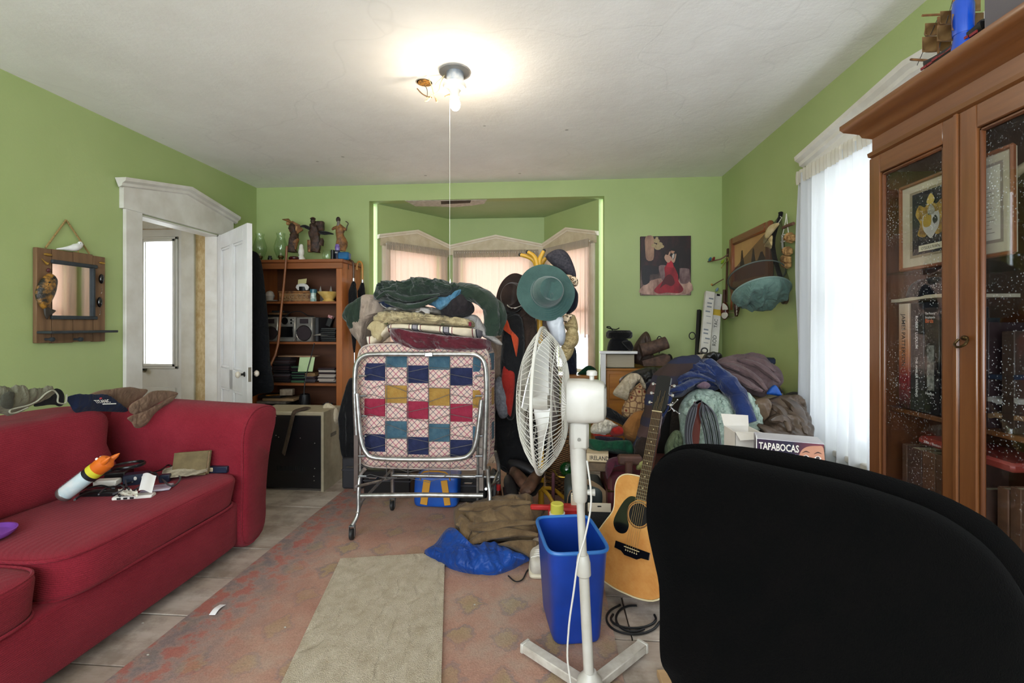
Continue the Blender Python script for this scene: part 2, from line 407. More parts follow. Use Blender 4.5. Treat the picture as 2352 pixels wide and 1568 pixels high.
# ---- windows
GL = glass('window_glass'); SASH = mat('sash_paint', '#E4E2DC', '#D5D0C6', sc=4, rough=.45)
wn = 0
def window(p0, p1, u0, u1, z0, z1, inn, depth=.12, parent=None, mull=True):
    """framed sash window in a wall from p0 to p1; inn = inward normal"""
    global wn; wn += 1
    p0 = V((*p0, 0)); p1 = V((*p1, 0)); d = (p1 - p0).normalized(); n = V((*inn, 0)).normalized()
    M = Matrix((d, n, V((0, 0, 1)))).transposed()
    def P(u, o, z): return p0 + d * u + n * o + V((0, 0, z))
    root = thing('window_%d' % wn, P((u0 + u1) / 2, -depth / 2, z0), None, None, kind='structure')
    def bar(nm, ua, ub, za, zb, o, t, m=SASH): return B().box(P((ua + ub) / 2, o, (za + zb) / 2), (ub - ua, t, zb - za), .004, M=M).build(nm, m, root)
    zm = (z0 + z1) / 2; w_ = .045
    for za, zb, o in ((z0 + .002, zm + .02, -.05), (zm - .02, z1 - .002, -.085)):
        bar('sash_stile', u0 + .002, u0 + w_, za, zb, o, .03); bar('sash_stile', u1 - w_, u1 - .002, za, zb, o, .03)
        bar('sash_rail', u0 + w_, u1 - w_, za, za + w_, o, .03); bar('sash_rail', u0 + w_, u1 - w_, zb - w_, zb, o, .03)
        bar('pane', u0 + w_, u1 - w_, za + w_, zb - w_, o, .004, GL)
    return root, P, M
tn = 0
def trim(nm, b, m): 
    global tn; tn += 1
    return st(b.build('trim_%d' % tn, m))
for i in range(3):
    p0, p1 = V((*BP[i], 0)), V((*BP[i + 1], 0)); d = (p1 - p0).normalized(); n = V((d.y, -d.x, 0)); L = (p1 - p0).length
    window(BP[i], BP[i + 1], .15, L - .15, .72, 2.12, (n.x, n.y), .12)
    def P(u, o, z): return p0 + d * u + n * o + V((0, 0, z))
    M = Matrix((d, n, V((0, 0, 1)))).transposed()
    b = B()
    for u in (.1, L - .1): b.box(P(u, .012, 1.42), (.1, .024, 1.46), .004, M=M)
    b.box(P(L / 2, .03, .7), (L - .06, .08, .03), .006, M=M)
    trim('casing', b, CREAM)
    # pediment board and crown following it
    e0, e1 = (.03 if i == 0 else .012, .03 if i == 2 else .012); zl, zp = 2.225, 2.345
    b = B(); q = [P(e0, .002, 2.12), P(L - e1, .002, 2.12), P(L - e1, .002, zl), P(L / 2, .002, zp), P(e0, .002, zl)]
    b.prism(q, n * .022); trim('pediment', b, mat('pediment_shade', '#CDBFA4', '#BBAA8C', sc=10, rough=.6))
    b = B()
    prof = [(.0, -.035), (.03, -.03), (.035, -.015), (.05, -.005), (.055, .012), (0, .012)]
    rings = [[P(u, o + .002, z + zz) for o, zz in prof] for u, z in ((e0 - (.03 if i == 0 else 0), zl), (L / 2, zp), (L - e1 + (.03 if i == 2 else 0), zl))]
    b.loft(rings); trim('crown', b, CREAM)
# ---- right window
win, P, M = window((XR, YF), (XR, YB), 1.52 - YF, 3.08 - YF, .55, 2.2, (-1, 0), .14)
b = B()
for y in (1.45, 3.15): b.bx(XR - .025, XR - .001, y - .075, y + .075, .5, 2.2, .004)
b.bx(XR - .09, XR - .001, 1.36, 3.24, .5, .535, .006); trim('c', b, WHITE)
b = B(); b.prism([(XR - .03, 1.37, 2.19), (XR - .03, 3.23, 2.19), (XR - .03, 3.23, 2.345), (XR - .03, 2.3, 2.45), (XR - .03, 1.37, 2.345)], (.029, 0, 0)); trim('p', b, WHITE)
b = B(); prof = [(.03, -.05), (.055, -.04), (.06, -.02), (.085, -.005), (.09, .02), (.0, .02)]
b.loft([[V((XR - o, y, z + zz)) for o, zz in prof] for y, z in ((1.34, 2.355), (2.3, 2.46), (3.26, 2.355))]); trim('cr', b, WHITE)
# ---- door casing on the left wall
b = B()
b.bx(XL + .001, XL + .03, 3.225, 3.37, 0, 2.13, .004); b.bx(XL + .001, XL + .03, 4.23, 4.375, 0, 2.13, .004)
b.bx(XL - .12, XL + .001, 3.37, 3.385, 0, 2.11); b.bx(XL - .12, XL + .001, 4.215, 4.23, 0, 2.11); b.bx(XL - .12, XL + .001, 3.37, 4.23, 2.1, 2.115)
trim('d', b, WHITE)
b = B(); b.prism([(XL + .001, 3.20, 2.12), (XL + .001, 4.40, 2.12), (XL + .001, 4.40, 2.30), (XL + .001, 3.8, 2.42), (XL + .001, 3.20, 2.30)], (.036, 0, 0)); trim('d', b, WHITE)
b = B(); b.loft([[V((XL + o, y, z + zz)) for o, zz in prof] for y, z in ((3.165, 2.315), (3.8, 2.43), (4.435, 2.315))]); trim('d', b, WHITE)
# ---- open door leaf, hinge at far jamb
hd = V((-3.15, 4.225, 0)); fd = V((-2.48, 3.68, 0)); d = (fd - hd).normalized(); n = V((-d.y, d.x, 0)); n = n if n.y < 0 else -n
LW = (fd - hd).length; M = Matrix((d, n, V((0, 0, 1)))).transposed()
door = thing('door_1', hd, None, None, kind='structure')
def P(u, o, z): return hd + d * u + n * o + V((0, 0, z))
def dbar(nm, u0, u1, z0, z1, o=0, t=.042, m=WHITE2, par=None, bv=.003): return B().box(P((u0 + u1) / 2, o, (z0 + z1) / 2), (u1 - u0, t, z1 - z0), bv, M=M).build(nm, m, par or door)
dbar('stile', 0, .115, .012, 2.1); dbar('stile', LW - .115, LW, .012, 2.1); dbar('stile', LW / 2 - .05, LW / 2 + .05, .25, 1.98)
dbar('rail', .115, LW - .115, 1.97, 2.1); dbar('rail', .115, LW - .115, .012, .25); dbar('rail', .115, LW - .115, .68, .86)
for u0, u1 in ((.115, LW / 2 - .05), (LW / 2 + .05, LW - .115)):
    for z0, z1 in ((.25, .68), (.86, 1.97)):
        dbar('panel', u0, u1, z0, z1, 0, .012)
        for o in (1, -1):
            b = B()
            for (a, e, f_, g) in ((u0, u1, z0, z0 + .022), (u0, u1, z1 - .022, z1), (u0, u0 + .022, z0, z1), (u1 - .022, u1, z0, z1)):
                b.box(P((a + e) / 2, o * .011, (f_ + g) / 2), (e - a, .014, g - f_), .005, M=M)
            b.build('panel_moulding', WHITE2, door)
POR = mat('porcelain', '#CFC4B4', rough=.2); IRON = mat('dark_iron', '#2B2A2A', rough=.45, metal=.7)
for o in (1, -1):
    kn = B().tube([P(LW - .06, o * .02, .845), P(LW - .06, o * .055, .845)], .009, 10).build('knob_shank', IRON, door)
    Mk = Matrix((d, V((0, 0, 1)), n * o)).transposed()
    B().lathe([(.002, 0), (.012, 0), (.026, .012), (.028, .022), (.02, .034), (.002, .038)], P(LW - .06, o * .052, .845), 18, Mk).build('knob', POR, door)
    B().lathe([(.002, 0), (.022, 0), (.02, .005), (.002, .006)], P(LW - .06, o * .021, .845), 18, Mk).build('rosette', IRON, door)
B().box(P(LW + .0005, 0, .845), (.003, .022, .12), M=M).build('latch_plate', mat('latch', '#8A8272', rough=.5, metal=.6), door)
# ---- hall beyond
HY = 4.45
k = NT('wallpaper'); vec = k.coord((1, 1, .5)); f = k.noise(vec, 28, 6, .7)
k.l(k.ramp(f, [(.35, '#B99A6A'), (.65, '#D9C49A')]), k.b.inputs['Base Color']); k.b.inputs['Roughness'].default_value = .8; WP = k.m
st(B().bx(-5.2, XL - .12, 2.2, 5.9, -.12, -.005).build('floor_hall', BOARD)); st(B().bx(-5.2, XL - .12, 2.2, 5.9, ZC, ZC + .1).build('ceiling_hall', CEIL))
hx = lambda px: at(px, 700, Y=HY).x
dl, dr = hx(309), hx(420)
b = B(); wallseg(b, (-5.1, HY), (XL - .12, HY), 0, ZC, .12, [(dl + 5.1, dr + 5.1, 0, 2.235)]); st(b.build('wall_hall_end', WP))
b = B(); wallseg(b, (-5.1, 2.2), (-5.1, HY + .1), 0, ZC, .12, [(.5, 1.1, 1.05, 1.95)]); st(b.build('wall_hall_left', WP))  # side opening out of view, added to light the hall
b = B(); wallseg(b, (-5.1, 2.3), (XL - .12, 2.3), 0, ZC, .1, out=-1); st(b.build('wall_hall_near', WP))
b = B(); cw = hx(450) - hx(420)
b.bx(dr, dr + cw, HY - .025, HY - .001, 0, 2.36, .004); b.bx(dl - cw, dl, HY - .025, HY - .001, 0, 2.36, .004); b.bx(dl, dr, HY - .025, HY - .001, 2.235, 2.36, .004); b.bx(dl - cw - .02, dr + cw + .02, HY - .035, HY - .001, 2.36, 2.4, .006)
trim('h', b, WHITE)
hdr = thing('door_2', ((dl + dr) / 2, HY, 0), None, None, kind='structure')
gx0, gx1 = hx(333), hx(397); gz0 = at(360, 835, Y=HY).z; gz1 = at(360, 555, Y=HY).z; gx0 = dl + (dr - gx1)
b = B(); wallseg(b, (dl + .004, HY + .01), (dr - .004, HY + .01), .01, 2.23, .045, [(gx0 - dl, gx1 - dl, gz0, gz1)]); b.build('door_leaf', WHITE2, hdr)
b = B()
for s_, o in ((.05, .012), (.028, .022)):
    for (a, e, f_, g) in ((gx0 - s_, gx1 + s_, gz0 - s_, gz0 - s_ + .028), (gx0 - s_, gx1 + s_, gz1 + s_ - .028, gz1 + s_), (gx0 - s_, gx0 - s_ + .028, gz0 - s_, gz1 + s_), (gx1 + s_ - .028, gx1 + s_, gz0 - s_, gz1 + s_)):
        b.bx(a, e, HY + .01 - o, HY + .012, f_, g, .004)
b.build('glazing_bead', WHITE2, hdr)
B().bx(gx0, gx1, HY + .03, HY + .034, gz0, gz1).build('pane', GL, hdr)
B().grid(lambda u, v: (gx0 + u * (gx1 - gx0), HY + .042 + .004 * math.sin(u * 60), gz0 + v * (gz1 - gz0)), 60, 2).build('lace_curtain', sheer('lace', '#FFFDF4', .7, .35), hdr)
b = B(); b.bx(gx0 - .03, gx1 + .03, HY - .004, HY + .012, .25, .62, .006); b.build('lower_panel', WHITE2, hdr)
kx = hx(330); B().lathe([(.002, 0), (.03, 0), (.03, .006), (.002, .008)], (kx, HY + .008, .8), 20, Matrix(((1, 0, 0), (0, 0, -1), (0, 1, 0)))).build('rosette', mat('steel_plate', '#9A9890', rough=.35, metal=.8), hdr)
B().lathe([(.002, 0), (.01, 0), (.01, .03), (.026, .04), (.026, .055), (.002, .06)], (kx, HY + .002, .8), 20, Matrix(((1, 0, 0), (0, 0, -1), (0, 1, 0)))).build('knob', IRON, hdr)
# baseboards
b = B(); b.bx(XL + .001, XL + .02, YF, 3.22, 0, .18, .004); b.bx(XL + .001, XL + .02, 4.38, YB, 0, .18, .004); st(b.build('baseboard_left', WHITE))
st(B().bx(XR - .02, XR - .001, YF, YB, 0, .18, .004).build('baseboard_right', WHITE))
b = B(); b.bx(XL + .02, -1.92, YB - .02, YB - .001, 0, .18, .004); b.bx(.56, XR - .02, YB - .02, YB - .001, 0, .18, .004); st(b.build('baseboard_back', WHITE))
# ---- curtains
def curtain(name, p0, p1, z0, z1, n, m, label, gath, amp=.02, waves=14, group=None, sd=1, head=.06):
    """gathered sheer on a rod: grid with pleats that open downwards"""
    p0, p1 = V((*p0, 0)), V((*p1, 0)); n = V((*n, 0)); L = (p1 - p0).length
    root = thing(name, ((p0.x + p1.x) / 2, (p0.y + p1.y) / 2, z0), label, 'curtain', group)
    def fn(u, v):
        z = z0 + (z1 - z0) * v; uu = u + .012 * noise.noise(V((u * 6, v * 2, sd)))
        a = amp * (.45 + .55 * (1 - v)) * (.6 + .8 * abs(noise.noise(V((u * 5, sd, 0)))))
        ph = uu * waves * 2 * PI + 1.5 * noise.noise(V((u * 4, v * .8, sd + 3)))
        return p0 + (p1 - p0) * uu + n * (a * math.sin(ph) + .4 * a * math.sin(ph * 2.3 + 1)) + V((0, 0, z))
    B().grid(fn, 150, 16).build('sheer_panel', m, root, recalc=False, ang=180)
    def fh(u, v):
        z = z1 - head + (head * 1.45) * v; a = .006 + .004 * math.sin(v * PI)
        return p0 + (p1 - p0) * u + n * (.012 + a * math.sin(u * 2 * PI * waves * 3.3 + 2 * noise.noise(V((u * 20, 0, sd))))) + V((0, 0, z))
    B().grid(fh, 240, 4).build('gathered_heading', gath, root, recalc=False, ang=180)
    B().cyl(p0 + V((0, 0, z1)), p1 + V((0, 0, z1)), .007, n=8).build('rod', mat('rod_white', '#D8D4CC', rough=.4), root)
    return root
BLIND = sheer('blind_pink', '#E2C2B0', .3, .0); SH1 = sheer('sheer_white', '#C4C6C8', .26, .03); SH2 = sheer('sheer_pink', '#E3D3C8', .55, .3); HD2 = sheer('heading_grey', '#B7AA98', .3, .1); HD1 = sheer('heading_white', '#D9D3C4', .4, .1)
curtain('sheer_curtain', (XR - .085, 2.09), (XR - .085, 3.22), .28, 2.235, (-1, 0), SH1, 'white sheer curtain on the tall window beside the glass cabinet', HD1, .045, 9, sd=4)
for i in range(3):
    p0, p1 = V(BP[i]), V(BP[i + 1]); d = (p1 - p0).normalized(); n = V((d.y, -d.x)); L = (p1 - p0).length; o = n * .06
    a, e = p0 + d * .07 + o, p1 - d * .07 + o
    nm = ('angled bay window beside the bookcase', 'middle bay window behind the folded bed', 'angled bay window behind the hat stand')[i]
    bl = p0 + d * .175 - n * .02; br_ = p1 - d * .175 - n * .02
    B().grid(lambda u, v: V((*(bl + (br_ - bl) * u), (.74 if i < 2 else 1.15) + (2.1 - (.74 if i < 2 else 1.15)) * v)), 2, 2).build('roller_blind', BLIND, None, 'pinkish roller blind on the ' + nm, 'blind', recalc=False)
    if i < 2: curtain('sheer_curtain', a, e, .55, 2.14, n, SH2, 'pinkish sheer curtain on the ' + nm, HD2, .02, 11, sd=i + 7)
    else:
        rt = curtain('sheer_curtain', a, e, 1.12, 2.14, n, SH2, 'pinkish sheer curtain on the ' + nm, HD2, .02, 11, sd=i + 7)
        q0 = a + (e - a) * .86
        B().grid(lambda u, v: V((*(q0 + (e - q0) * u + n * (.012 * math.sin(u * 14 + v))), .6 + .55 * v)), 24, 8).build('hanging_edge', SH2, rt, recalc=False, ang=180)
# ================================================================ LARGE THINGS
def sgp(x, e): return math.copysign(abs(x) ** e, x)
def sq(b, c, r, e=.3, M=None, n=40, m=24, wob=0, sd=0, e2=None):
    """rounded box (superquadric) with half sizes r; optional soft wobble"""
    M = M or Matrix.Identity(3); c = V(c); rings = []; e2 = e if e2 is None else e2
    for i in range(m + 1):
        a = -PI / 2 + PI * i / m; a = max(min(a, PI / 2 - .02), -PI / 2 + .02); ring = []
        for j in range(n):
            t = 2 * PI * (j + .5) / n
            p = V((r[0] * sgp(math.cos(a), e) * sgp(math.cos(t), e2), r[1] * sgp(math.cos(a), e) * sgp(math.sin(t), e2), r[2] * sgp(math.sin(a), e)))
            if wob: p = p * (1 + wob * noise.noise(V((p.x * 5, p.y * 5, p.z * 5 + sd))))
            ring.append(M @ p + c)
        rings.append(ring)
    return b.loft(rings)
# ---- rugs
k = NT('faded_rug'); vec = k.coord(); x = k.sepxyz(vec)
n1 = k.noise(vec, 3, 5, .65); fine = k.noise(vec, 160, 3)
vs3 = k.n('ShaderNodeVectorMath', operation='MULTIPLY'); vs3.inputs[1].default_value = (5.2, 4.4, 1); k.l(vec, vs3.inputs[0])
fr = k.n('ShaderNodeVectorMath', operation='FRACTION'); k.l(vs3.outputs[0], fr.inputs[0]); fx = k.sepxyz(fr.outputs[0])
dm = k.math('ADD', k.math('ABSOLUTE', k.math('SUBTRACT', fx[0], .5)), k.math('ABSOLUTE', k.math('SUBTRACT', fx[1], .5)))
dm = k.math('ADD', dm, k.math('MULTIPLY', k.math('SUBTRACT', k.noise(vec, 14, 5, .75), .5), .9))
wear = k.ramp(k.noise(vec, 2.1, 5, .6), [(.4, (0, 0, 0)), (.62, (1, 1, 1))])
body = k.ramp(n1, [(.3, '#9C6E5E'), (.5, '#AA8472'), (.7, '#A89484')])
motif = k.ramp(dm, [(.1, '#8F8458'), (.24, '#9A8B62'), (.28, '#64605F'), (.36, '#747073'), (.42, '#A5705C')])
mm = k.math('MULTIPLY', k.ramp(dm, [(.36, (1, 1, 1)), (.46, (0, 0, 0))]), k.math('ADD', k.math('MULTIPLY', wear, .5), .1))
c = k.mix(mm, body, motif)
# bluish and red border bands along the left long edge
bd = k.ramp(k.math('ADD', x[0], k.math('MULTIPLY', k.noise(vec, 14, 4), .18)), [(0, (1, 1, 1)), (.0001, (1, 1, 1))])
edge = k.math('ADD', x[0], .91)   # distance from the left edge (rug centred on object origin)
e2 = k.math('ADD', edge, k.math('MULTIPLY', k.math('SUBTRACT', k.noise(vec, 16, 3), .5), .16))
bandm = k.ramp(e2, [(.12, (.75, .75, .75)), (.42, (.0, .0, .0))])
bandc = k.ramp(k.noise(vec, 11, 4, .6), [(.4, '#6E6668'), (.5, '#8C7670'), (.58, '#9C5248')])
c = k.mix(bandm, c, bandc)
c = k.mix(.45, c, k.ramp(fine, [(.3, (.45, .45, .45)), (.7, (1, 1, 1))]), 'MULTIPLY')
k.l(c, k.b.inputs['Base Color']); k.b.inputs['Roughness'].default_value = .95; k.bump(fine, .5, .004); RUG = k.m
B().slab(lambda u, v: (-1.56 + 1.82 * u, .2 + 4.0 * v, .0035 + .0008 * noise.noise(V((u * 9, v * 9, 0)))), 30, 50, (0, 0, -.0025)).build('area_rug', RUG, label='faded red patterned flat-weave rug covering the floor', cat='rug', origin=(-.65, 2.2, 0))
k = NT('runner_pile'); vec = k.coord(); f1 = k.noise(vec, 18, 5, .7); f2 = k.noise(vec, 240, 3)
vo = k.n('ShaderNodeTexWave', wave_type='BANDS'); vo.inputs['Scale'].default_value = 3.2; vo.inputs['Distortion'].default_value = 9; vo.inputs['Detail'].default_value = 2; k.l(vec, vo.inputs['Vector'])
c = k.mix(.5, k.ramp(f1, [(.3, '#B4A48A'), (.7, '#CFC2AC')]), k.ramp(f2, [(.3, (.4, .4, .4)), (.7, (1, 1, 1))]), 'MULTIPLY')
k.l(c, k.b.inputs['Base Color']); k.b.inputs['Roughness'].default_value = 1
k.bump(k.math('ADD', k.math('MULTIPLY', k.ramp(vo.outputs['Fac'], [(.0, (0, 0, 0)), (.3, (1, 1, 1))]), .8), f2), .8, .012); RUN = k.m
rn = Matrix.Translation((-.84, 2.455, 0)) @ Matrix.Rotation(math.radians(12), 4, 'Z')
B(rn).slab(lambda u, v: (-.275 + .55 * u, -2.1 * v, .018 + .003 * noise.noise(V((u * 12, v * 30, 3)))), 24, 70, lambda u, v: V((0, 0, -.0115))).build('runner_carpet', RUN, label='beige carved-pile carpet runner lying on the red rug', cat='rug')
# ---- sofa
k = NT('red_sofa'); vec = k.coord(); f = k.noise(vec, 5, 4); x = k.sepxyz(vec)
rib = k.math('SINE', k.math('MULTIPLY', k.math('ADD', x[2], k.math('MULTIPLY', x[0], .3)), 900)); fine = k.noise(vec, 320, 2)
c = k.mix(.5, k.ramp(f, [(.3, '#7E1E2B'), (.7, '#8C2835')]), k.ramp(fine, [(.3, (.35, .3, .35)), (.65, (1, 1, 1))]), 'MULTIPLY')
k.l(c, k.b.inputs['Base Color']); k.b.inputs['Roughness'].default_value = .9; k.b.inputs['Sheen Weight'].default_value = .06; k.b.inputs['Specular IOR Level'].default_value = .1
k.bump(k.math('ADD', fine, k.math('MULTIPLY', rib, .25)), .6, .004); SOFA = k.m
so = thing('sofa', (-2.2, 1.4, 0), 'red ribbed fabric sofa with flared arm beside the open door', 'sofa')
SX = -1.685
b = B(); sq(b, ((SX - 2.73) / 2, 1.47, .175), ((2.73 + SX) / 2, 1.0, .125), .12, n=48, m=16); b.build('base', SOFA, so)
b = B(); sq(b, (-2.62, 1.47, .42), (.15, 1.12, .39), .22, n=40); b.build('back_frame', SOFA, so)
prof = [(2.43, .05), (2.425, .40), (2.425, .60), (2.44, .69), (2.485, .75), (2.55, .785), (2.63, .79), (2.70, .775), (2.735, .745), (2.725, .70), (2.69, .62), (2.655, .50), (2.63, .36), (2.615, .2), (2.60, .05)]
for sgn, nm in ((1, 'r'), (-1, 'l')):
    q = [V((0, y if sgn > 0 else 2.94 - y, z)) for y, z in prof]; Q = cat(q, 4, True); cy = sum(p.y for p in Q) / len(Q); cz = .42
    rings = []
    for xx, s_ in ((-2.76, .9), (-2.75, .97), (-2.72, 1), (-2.3, 1.0), (-1.9, 1.0), (SX - .03, 1.0), (SX + .0, .985), (SX + .018, .93), (SX + .026, .80)):
        zs = .045 * max(0, (-1.75 - xx)) if xx < -1.75 else 0
        rings.append([V((xx, cy + (p.y - cy) * s_, cz + (p.z - cz) * s_ + (zs if p.z > .5 else 0))) for p in Q])
    b = B(); b.loft(rings); arm = b.build('arm', SOFA, so, ang=50)
    b = B(); b.tube([V((SX + .006, cy + (p.y - cy) * .97, cz + (p.z - cz) * .97)) for p in Q], .006, 6, closed=True); b.build('piping', SOFA, arm)
def cushion(nm, c, r, e, M=None, sd=0, wob=.03, pip=True):
    b = B(); M = M or Matrix.Identity(3); sq(b, c, r, e, M, 56, 28, wob, sd); o = b.build(nm, SOFA, so, ang=60)
    if pip:
        for s_ in (1, -1):
            ring = []
            for j in range(80):
                t = 2 * PI * j / 80; f_ = .985
                ring.append(M @ V((r[0] * f_ * sgp(math.cos(t), e), r[1] * f_ * sgp(math.sin(t), e), s_ * r[2] * .80)) + V(c))
            B().tube(ring, .006, 6, closed=True).build('piping', SOFA, o)
    return o
cushion('seat_cushion', (-2.08, 1.94, .37), (.415, .485, .088), .24, sd=2, wob=.05)
cushion('seat_cushion', (-2.08, .98, .365), (.41, .475, .085), .24, sd=5, wob=.05)
Mb = Matrix.Rotation(math.radians(-17), 3, 'Y')
cushion('back_cushion', (-2.385, 1.86, .615), (.13, .46, .215), .42, Mb, sd=8, wob=.16, pip=False)
cushion('back_cushion', (-2.385, .93, .615), (.13, .46, .215), .42, Mb, sd=9, wob=.16, pip=False)
b = B(); Mp = Matrix.Rotation(math.radians(-30), 3, 'Y') @ Matrix.Rotation(.25, 3, 'Z'); sq(b, (-2.12, 1.34, .57), (.08, .24, .16), .6, Mp, 40, 24, .1, 3); b.build('throw_pillow', SOFA, so, ang=60)
LEG = wood('sofa_leg_wood', '#4A2414', '#6A3A20', 'z', .35, .4)
for y in (.42, 2.55):
    for xx in (-2.65, -1.75): B().loft([[V((xx + a * s_, y + e * s_, z)) for a, e in ((-1, -1), (1, -1), (1, 1), (-1, 1))] for z, s_ in ((0, .026), (.055, .036))]).build('leg', LEG, so)
# ---- rollaway bed
bed = thing('rollaway_bed', (-.78, 2.9, 0), 'folded metal rollaway bed with patchwork mattress', 'bed')
ALU = mat('bed_aluminium', '#B9BAB8', '#96948F', sc=30, rough=.33, metal=.9, bump=.04, bsc=90)
DKW = mat('spring_steel', '#7E7F80', rough=.4, metal=.8)
def bp(px, py, Y=2.72): return at(px, py, Y=Y)
TB = .0145
b = B(); b.tube(cat([bp(819, 1000), bp(816, 940), bp(815, 880), bp(819, 838), bp(836, 819), bp(870, 815), bp(970, 815), bp(1070, 815), bp(1098, 819), bp(1113, 838), bp(1117, 880), bp(1116, 960), bp(1112, 1080)], 5), TB, 12); b.build('outer_hoop', ALU, bed)
b = B(); b.tube(cat([bp(820, 905, 2.7), bp(824, 960, 2.695), bp(829, 1010, 2.69), bp(840, 1040, 2.69), bp(866, 1054, 2.69), bp(970, 1057, 2.69), bp(1050, 1055, 2.69), bp(1078, 1046, 2.69), bp(1092, 1020, 2.69), bp(1100, 970, 2.695), bp(1106, 920, 2.7)], 5), TB, 12); b.build('inner_hoop', ALU, bed)
for xx in (820, 1106):
    b = B(); p0, p1 = bp(xx - 2 if xx < 900 else xx, 930, 2.75), bp(xx, 1128, 2.75); b.box((p0 + p1) / 2, (.03, .022, (p0 - p1).length), .003); b.build('side_channel', mat('bed_channel', '#7A6E68', '#8A827C', sc=8, rough=.35, metal=.8), bed)
    b = B(); p0, p1 = bp(xx + 7 if xx < 900 else xx - 9, 1010, 2.74), bp(xx + 7 if xx < 900 else xx - 9, 1150, 2.74); b.cyl(p0, p1, .007, n=8); b.build('side_rod', ALU, bed)
CAST = mat('caster_rubber', '#1E1E1E', rough=.55)
def caster(p, par, r=.032):
    b = B(); Mx = Matrix(((0, 0, 1), (0, 1, 0), (-1, 0, 0)))
    b.lathe([(.004, -.011), (r * .8, -.011), (r, -.007), (r, .007), (r * .8, .011), (.004, .011)], p, 20, Mx); w_ = b.build('caster_wheel', CAST, par)
    b = B(); b.box(p + V((.016, 0, .018)), (.003, .022, .06), .001); b.box(p + V((-.016, 0, .018)), (.003, .022, .06), .001); b.box(p + V((0, 0, .048)), (.036, .026, .008), .002); b.build('caster_fork', DKW, par)
def leg(pts, foot, r=.0125):
    b = B(); b.tube(cat([*pts, foot + V((0, 0, .082))], 5), r, 10); b.build('leg', ALU, bed); caster(foot + V((0, 0, .032)), bed)
fl_ = V((-1.15, 2.64, 0)); fr_ = V((-.36, 2.66, 0)); rl_ = V((-1.06, 3.08, 0)); rr_ = V((-.34, 3.1, 0))
leg([bp(838, 1078), bp(827, 1095), bp(823, 1130, 2.70), bp(822, 1180, 2.68)], fl_); leg([bp(1120, 1078), bp(1122, 1110), bp(1125, 1150, 2.70)], fr_)
leg([rl_ + V((.0, -.05, .42)), rl_ + V((0, -.01, .3))], rl_); leg([rr_ + V((-.02, -.05, .42)), rr_ + V((0, -.01, .3))], rr_)
b = B(); b.tube([bp(828, 1140, 2.71), bp(970, 1138, 2.71), bp(1110, 1140, 2.71)], TB, 12); b.build('cross_bar', ALU, bed)
b = B(); b.tube([rl_ + V((0, -.01, .24)), rr_ + V((0, -.01, .24))], .012, 10); b.build('cross_bar', ALU, bed)
for s_, f_, r_ in ((1, fl_, rl_), (-1, fr_, rr_)):
    b = B(); b.tube([f_ + V((.015 * s_, .03, .14)), f_ + V((.02 * s_, .1, .19)), r_ + V((0, -.03, .28))], .009, 8); b.build('brace', ALU, bed)
    b = B(); b.tube([f_ + V((.01 * s_, .03, .3)), r_ + V((0, -.02, .22))], .008, 8); b.build('brace', ALU, bed)
B().box(bp(985, 816, 2.703), (.05, .012, .026), .004).build('clamp', ALU, bed)
mc = V((-.775, 2.93, .755)); mr = V((.415, .165, .385))
MT = plaid('mattress_plaid', '#C6AC9C', '#8E3A58', '#3E3E58', 20, .785, wid=.11)
def msurf(x, z):
    u = max(-1, min(1, (x - mc.x) / mr.x)); q = max(-1, min(1, (z - mc.z) / mr.z))
    return mc.y - mr.y * (1 - abs(u) ** 9) ** .28 * (1 - abs(q) ** 8) ** .28
b = B(); sq(b, mc, mr, .22, None, 60, 36, .008, 4); mt = b.build('mattress', MT, bed, ang=60)
PC = {'N': fabric('patch_navy', '#1E2340', '#2A3052', 25), 'T': fabric('patch_teal', '#335062', '#496674', 25), 'Y': fabric('patch_mustard', '#987034', '#A88444', 25), 'R': fabric('patch_crimson', '#8A2038', '#963046', 20), 'O': fabric('patch_ochre', '#B07A38', '#BE8A48', 20),
      'P': plaid('patch_plaid', '#C8AEA0', '#943A5C', '#403E58', 20, .785, wid=.11)}
odd, evn = 'PNPRPNPR', 'TPYPTPOP'
colx = [at(p, 900, Y=2.77).x for p in (806, 836, 886, 936, 985, 1034, 1086, 1128)]
for i in range(7):
    for j in range(8):
        pt = (evn if i % 2 == 0 else odd)[j]; x0, x1 = colx[i] + .0015, colx[i + 1] - .0015
        zz = [1.115 - .108 * j + (.02 if i % 2 else 0) - .012 * i * .5 for j in (j, j + 1)]; z1, z0 = zz[0] - .0015, zz[1] + .0015
        if z0 < mc.z - mr.z + .02 or z1 > mc.z + mr.z - .015: continue
        B().slab(lambda u, v: (x0 + (x1 - x0) * u, msurf(x0 + (x1 - x0) * u, z0 + (z1 - z0) * v) - .007 - .004 * math.sin(u * PI) ** .5 * math.sin(v * PI) ** .5, z0 + (z1 - z0) * v), 5, 5, (0, .009, 0)).build('patch', PC[pt], mt)
b = B()
for s_ in (1, -1):
    ring = [V((mc.x + mr.x * .985 * sgp(math.cos(2 * PI * j / 80), .2), mc.y + s_ * mr.y * .8, mc.z + mr.z * .985 * sgp(math.sin(2 * PI * j / 80), .2))) for j in range(80)]
    b.tube(ring, .006, 6, closed=True)
b.build('piping', fabric('mattress_welt', '#C7BCB0', '#B39A94', 20), mt)
b = B()
ysp = 2.712
for r_ in range(12):
    y = 842 + r_ * 23; pts = []
    for q, xx in enumerate((822, 850, 888, 937, 985, 1034, 1085, 1110)): pts.append(bp(xx, y + (6 if (q % 2) ^ (r_ % 2) else -4) + (8 if q in (3, 4) else 0), ysp + .012 * (1 if 0 < q < 7 else 0)))
    b.tube(pts, .0018, 5)
for xx in (888, 937, 985, 1034): b.tube([bp(xx, 822, ysp), bp(xx, 960, ysp + .01), bp(xx, 1095, ysp)], .0018, 5)
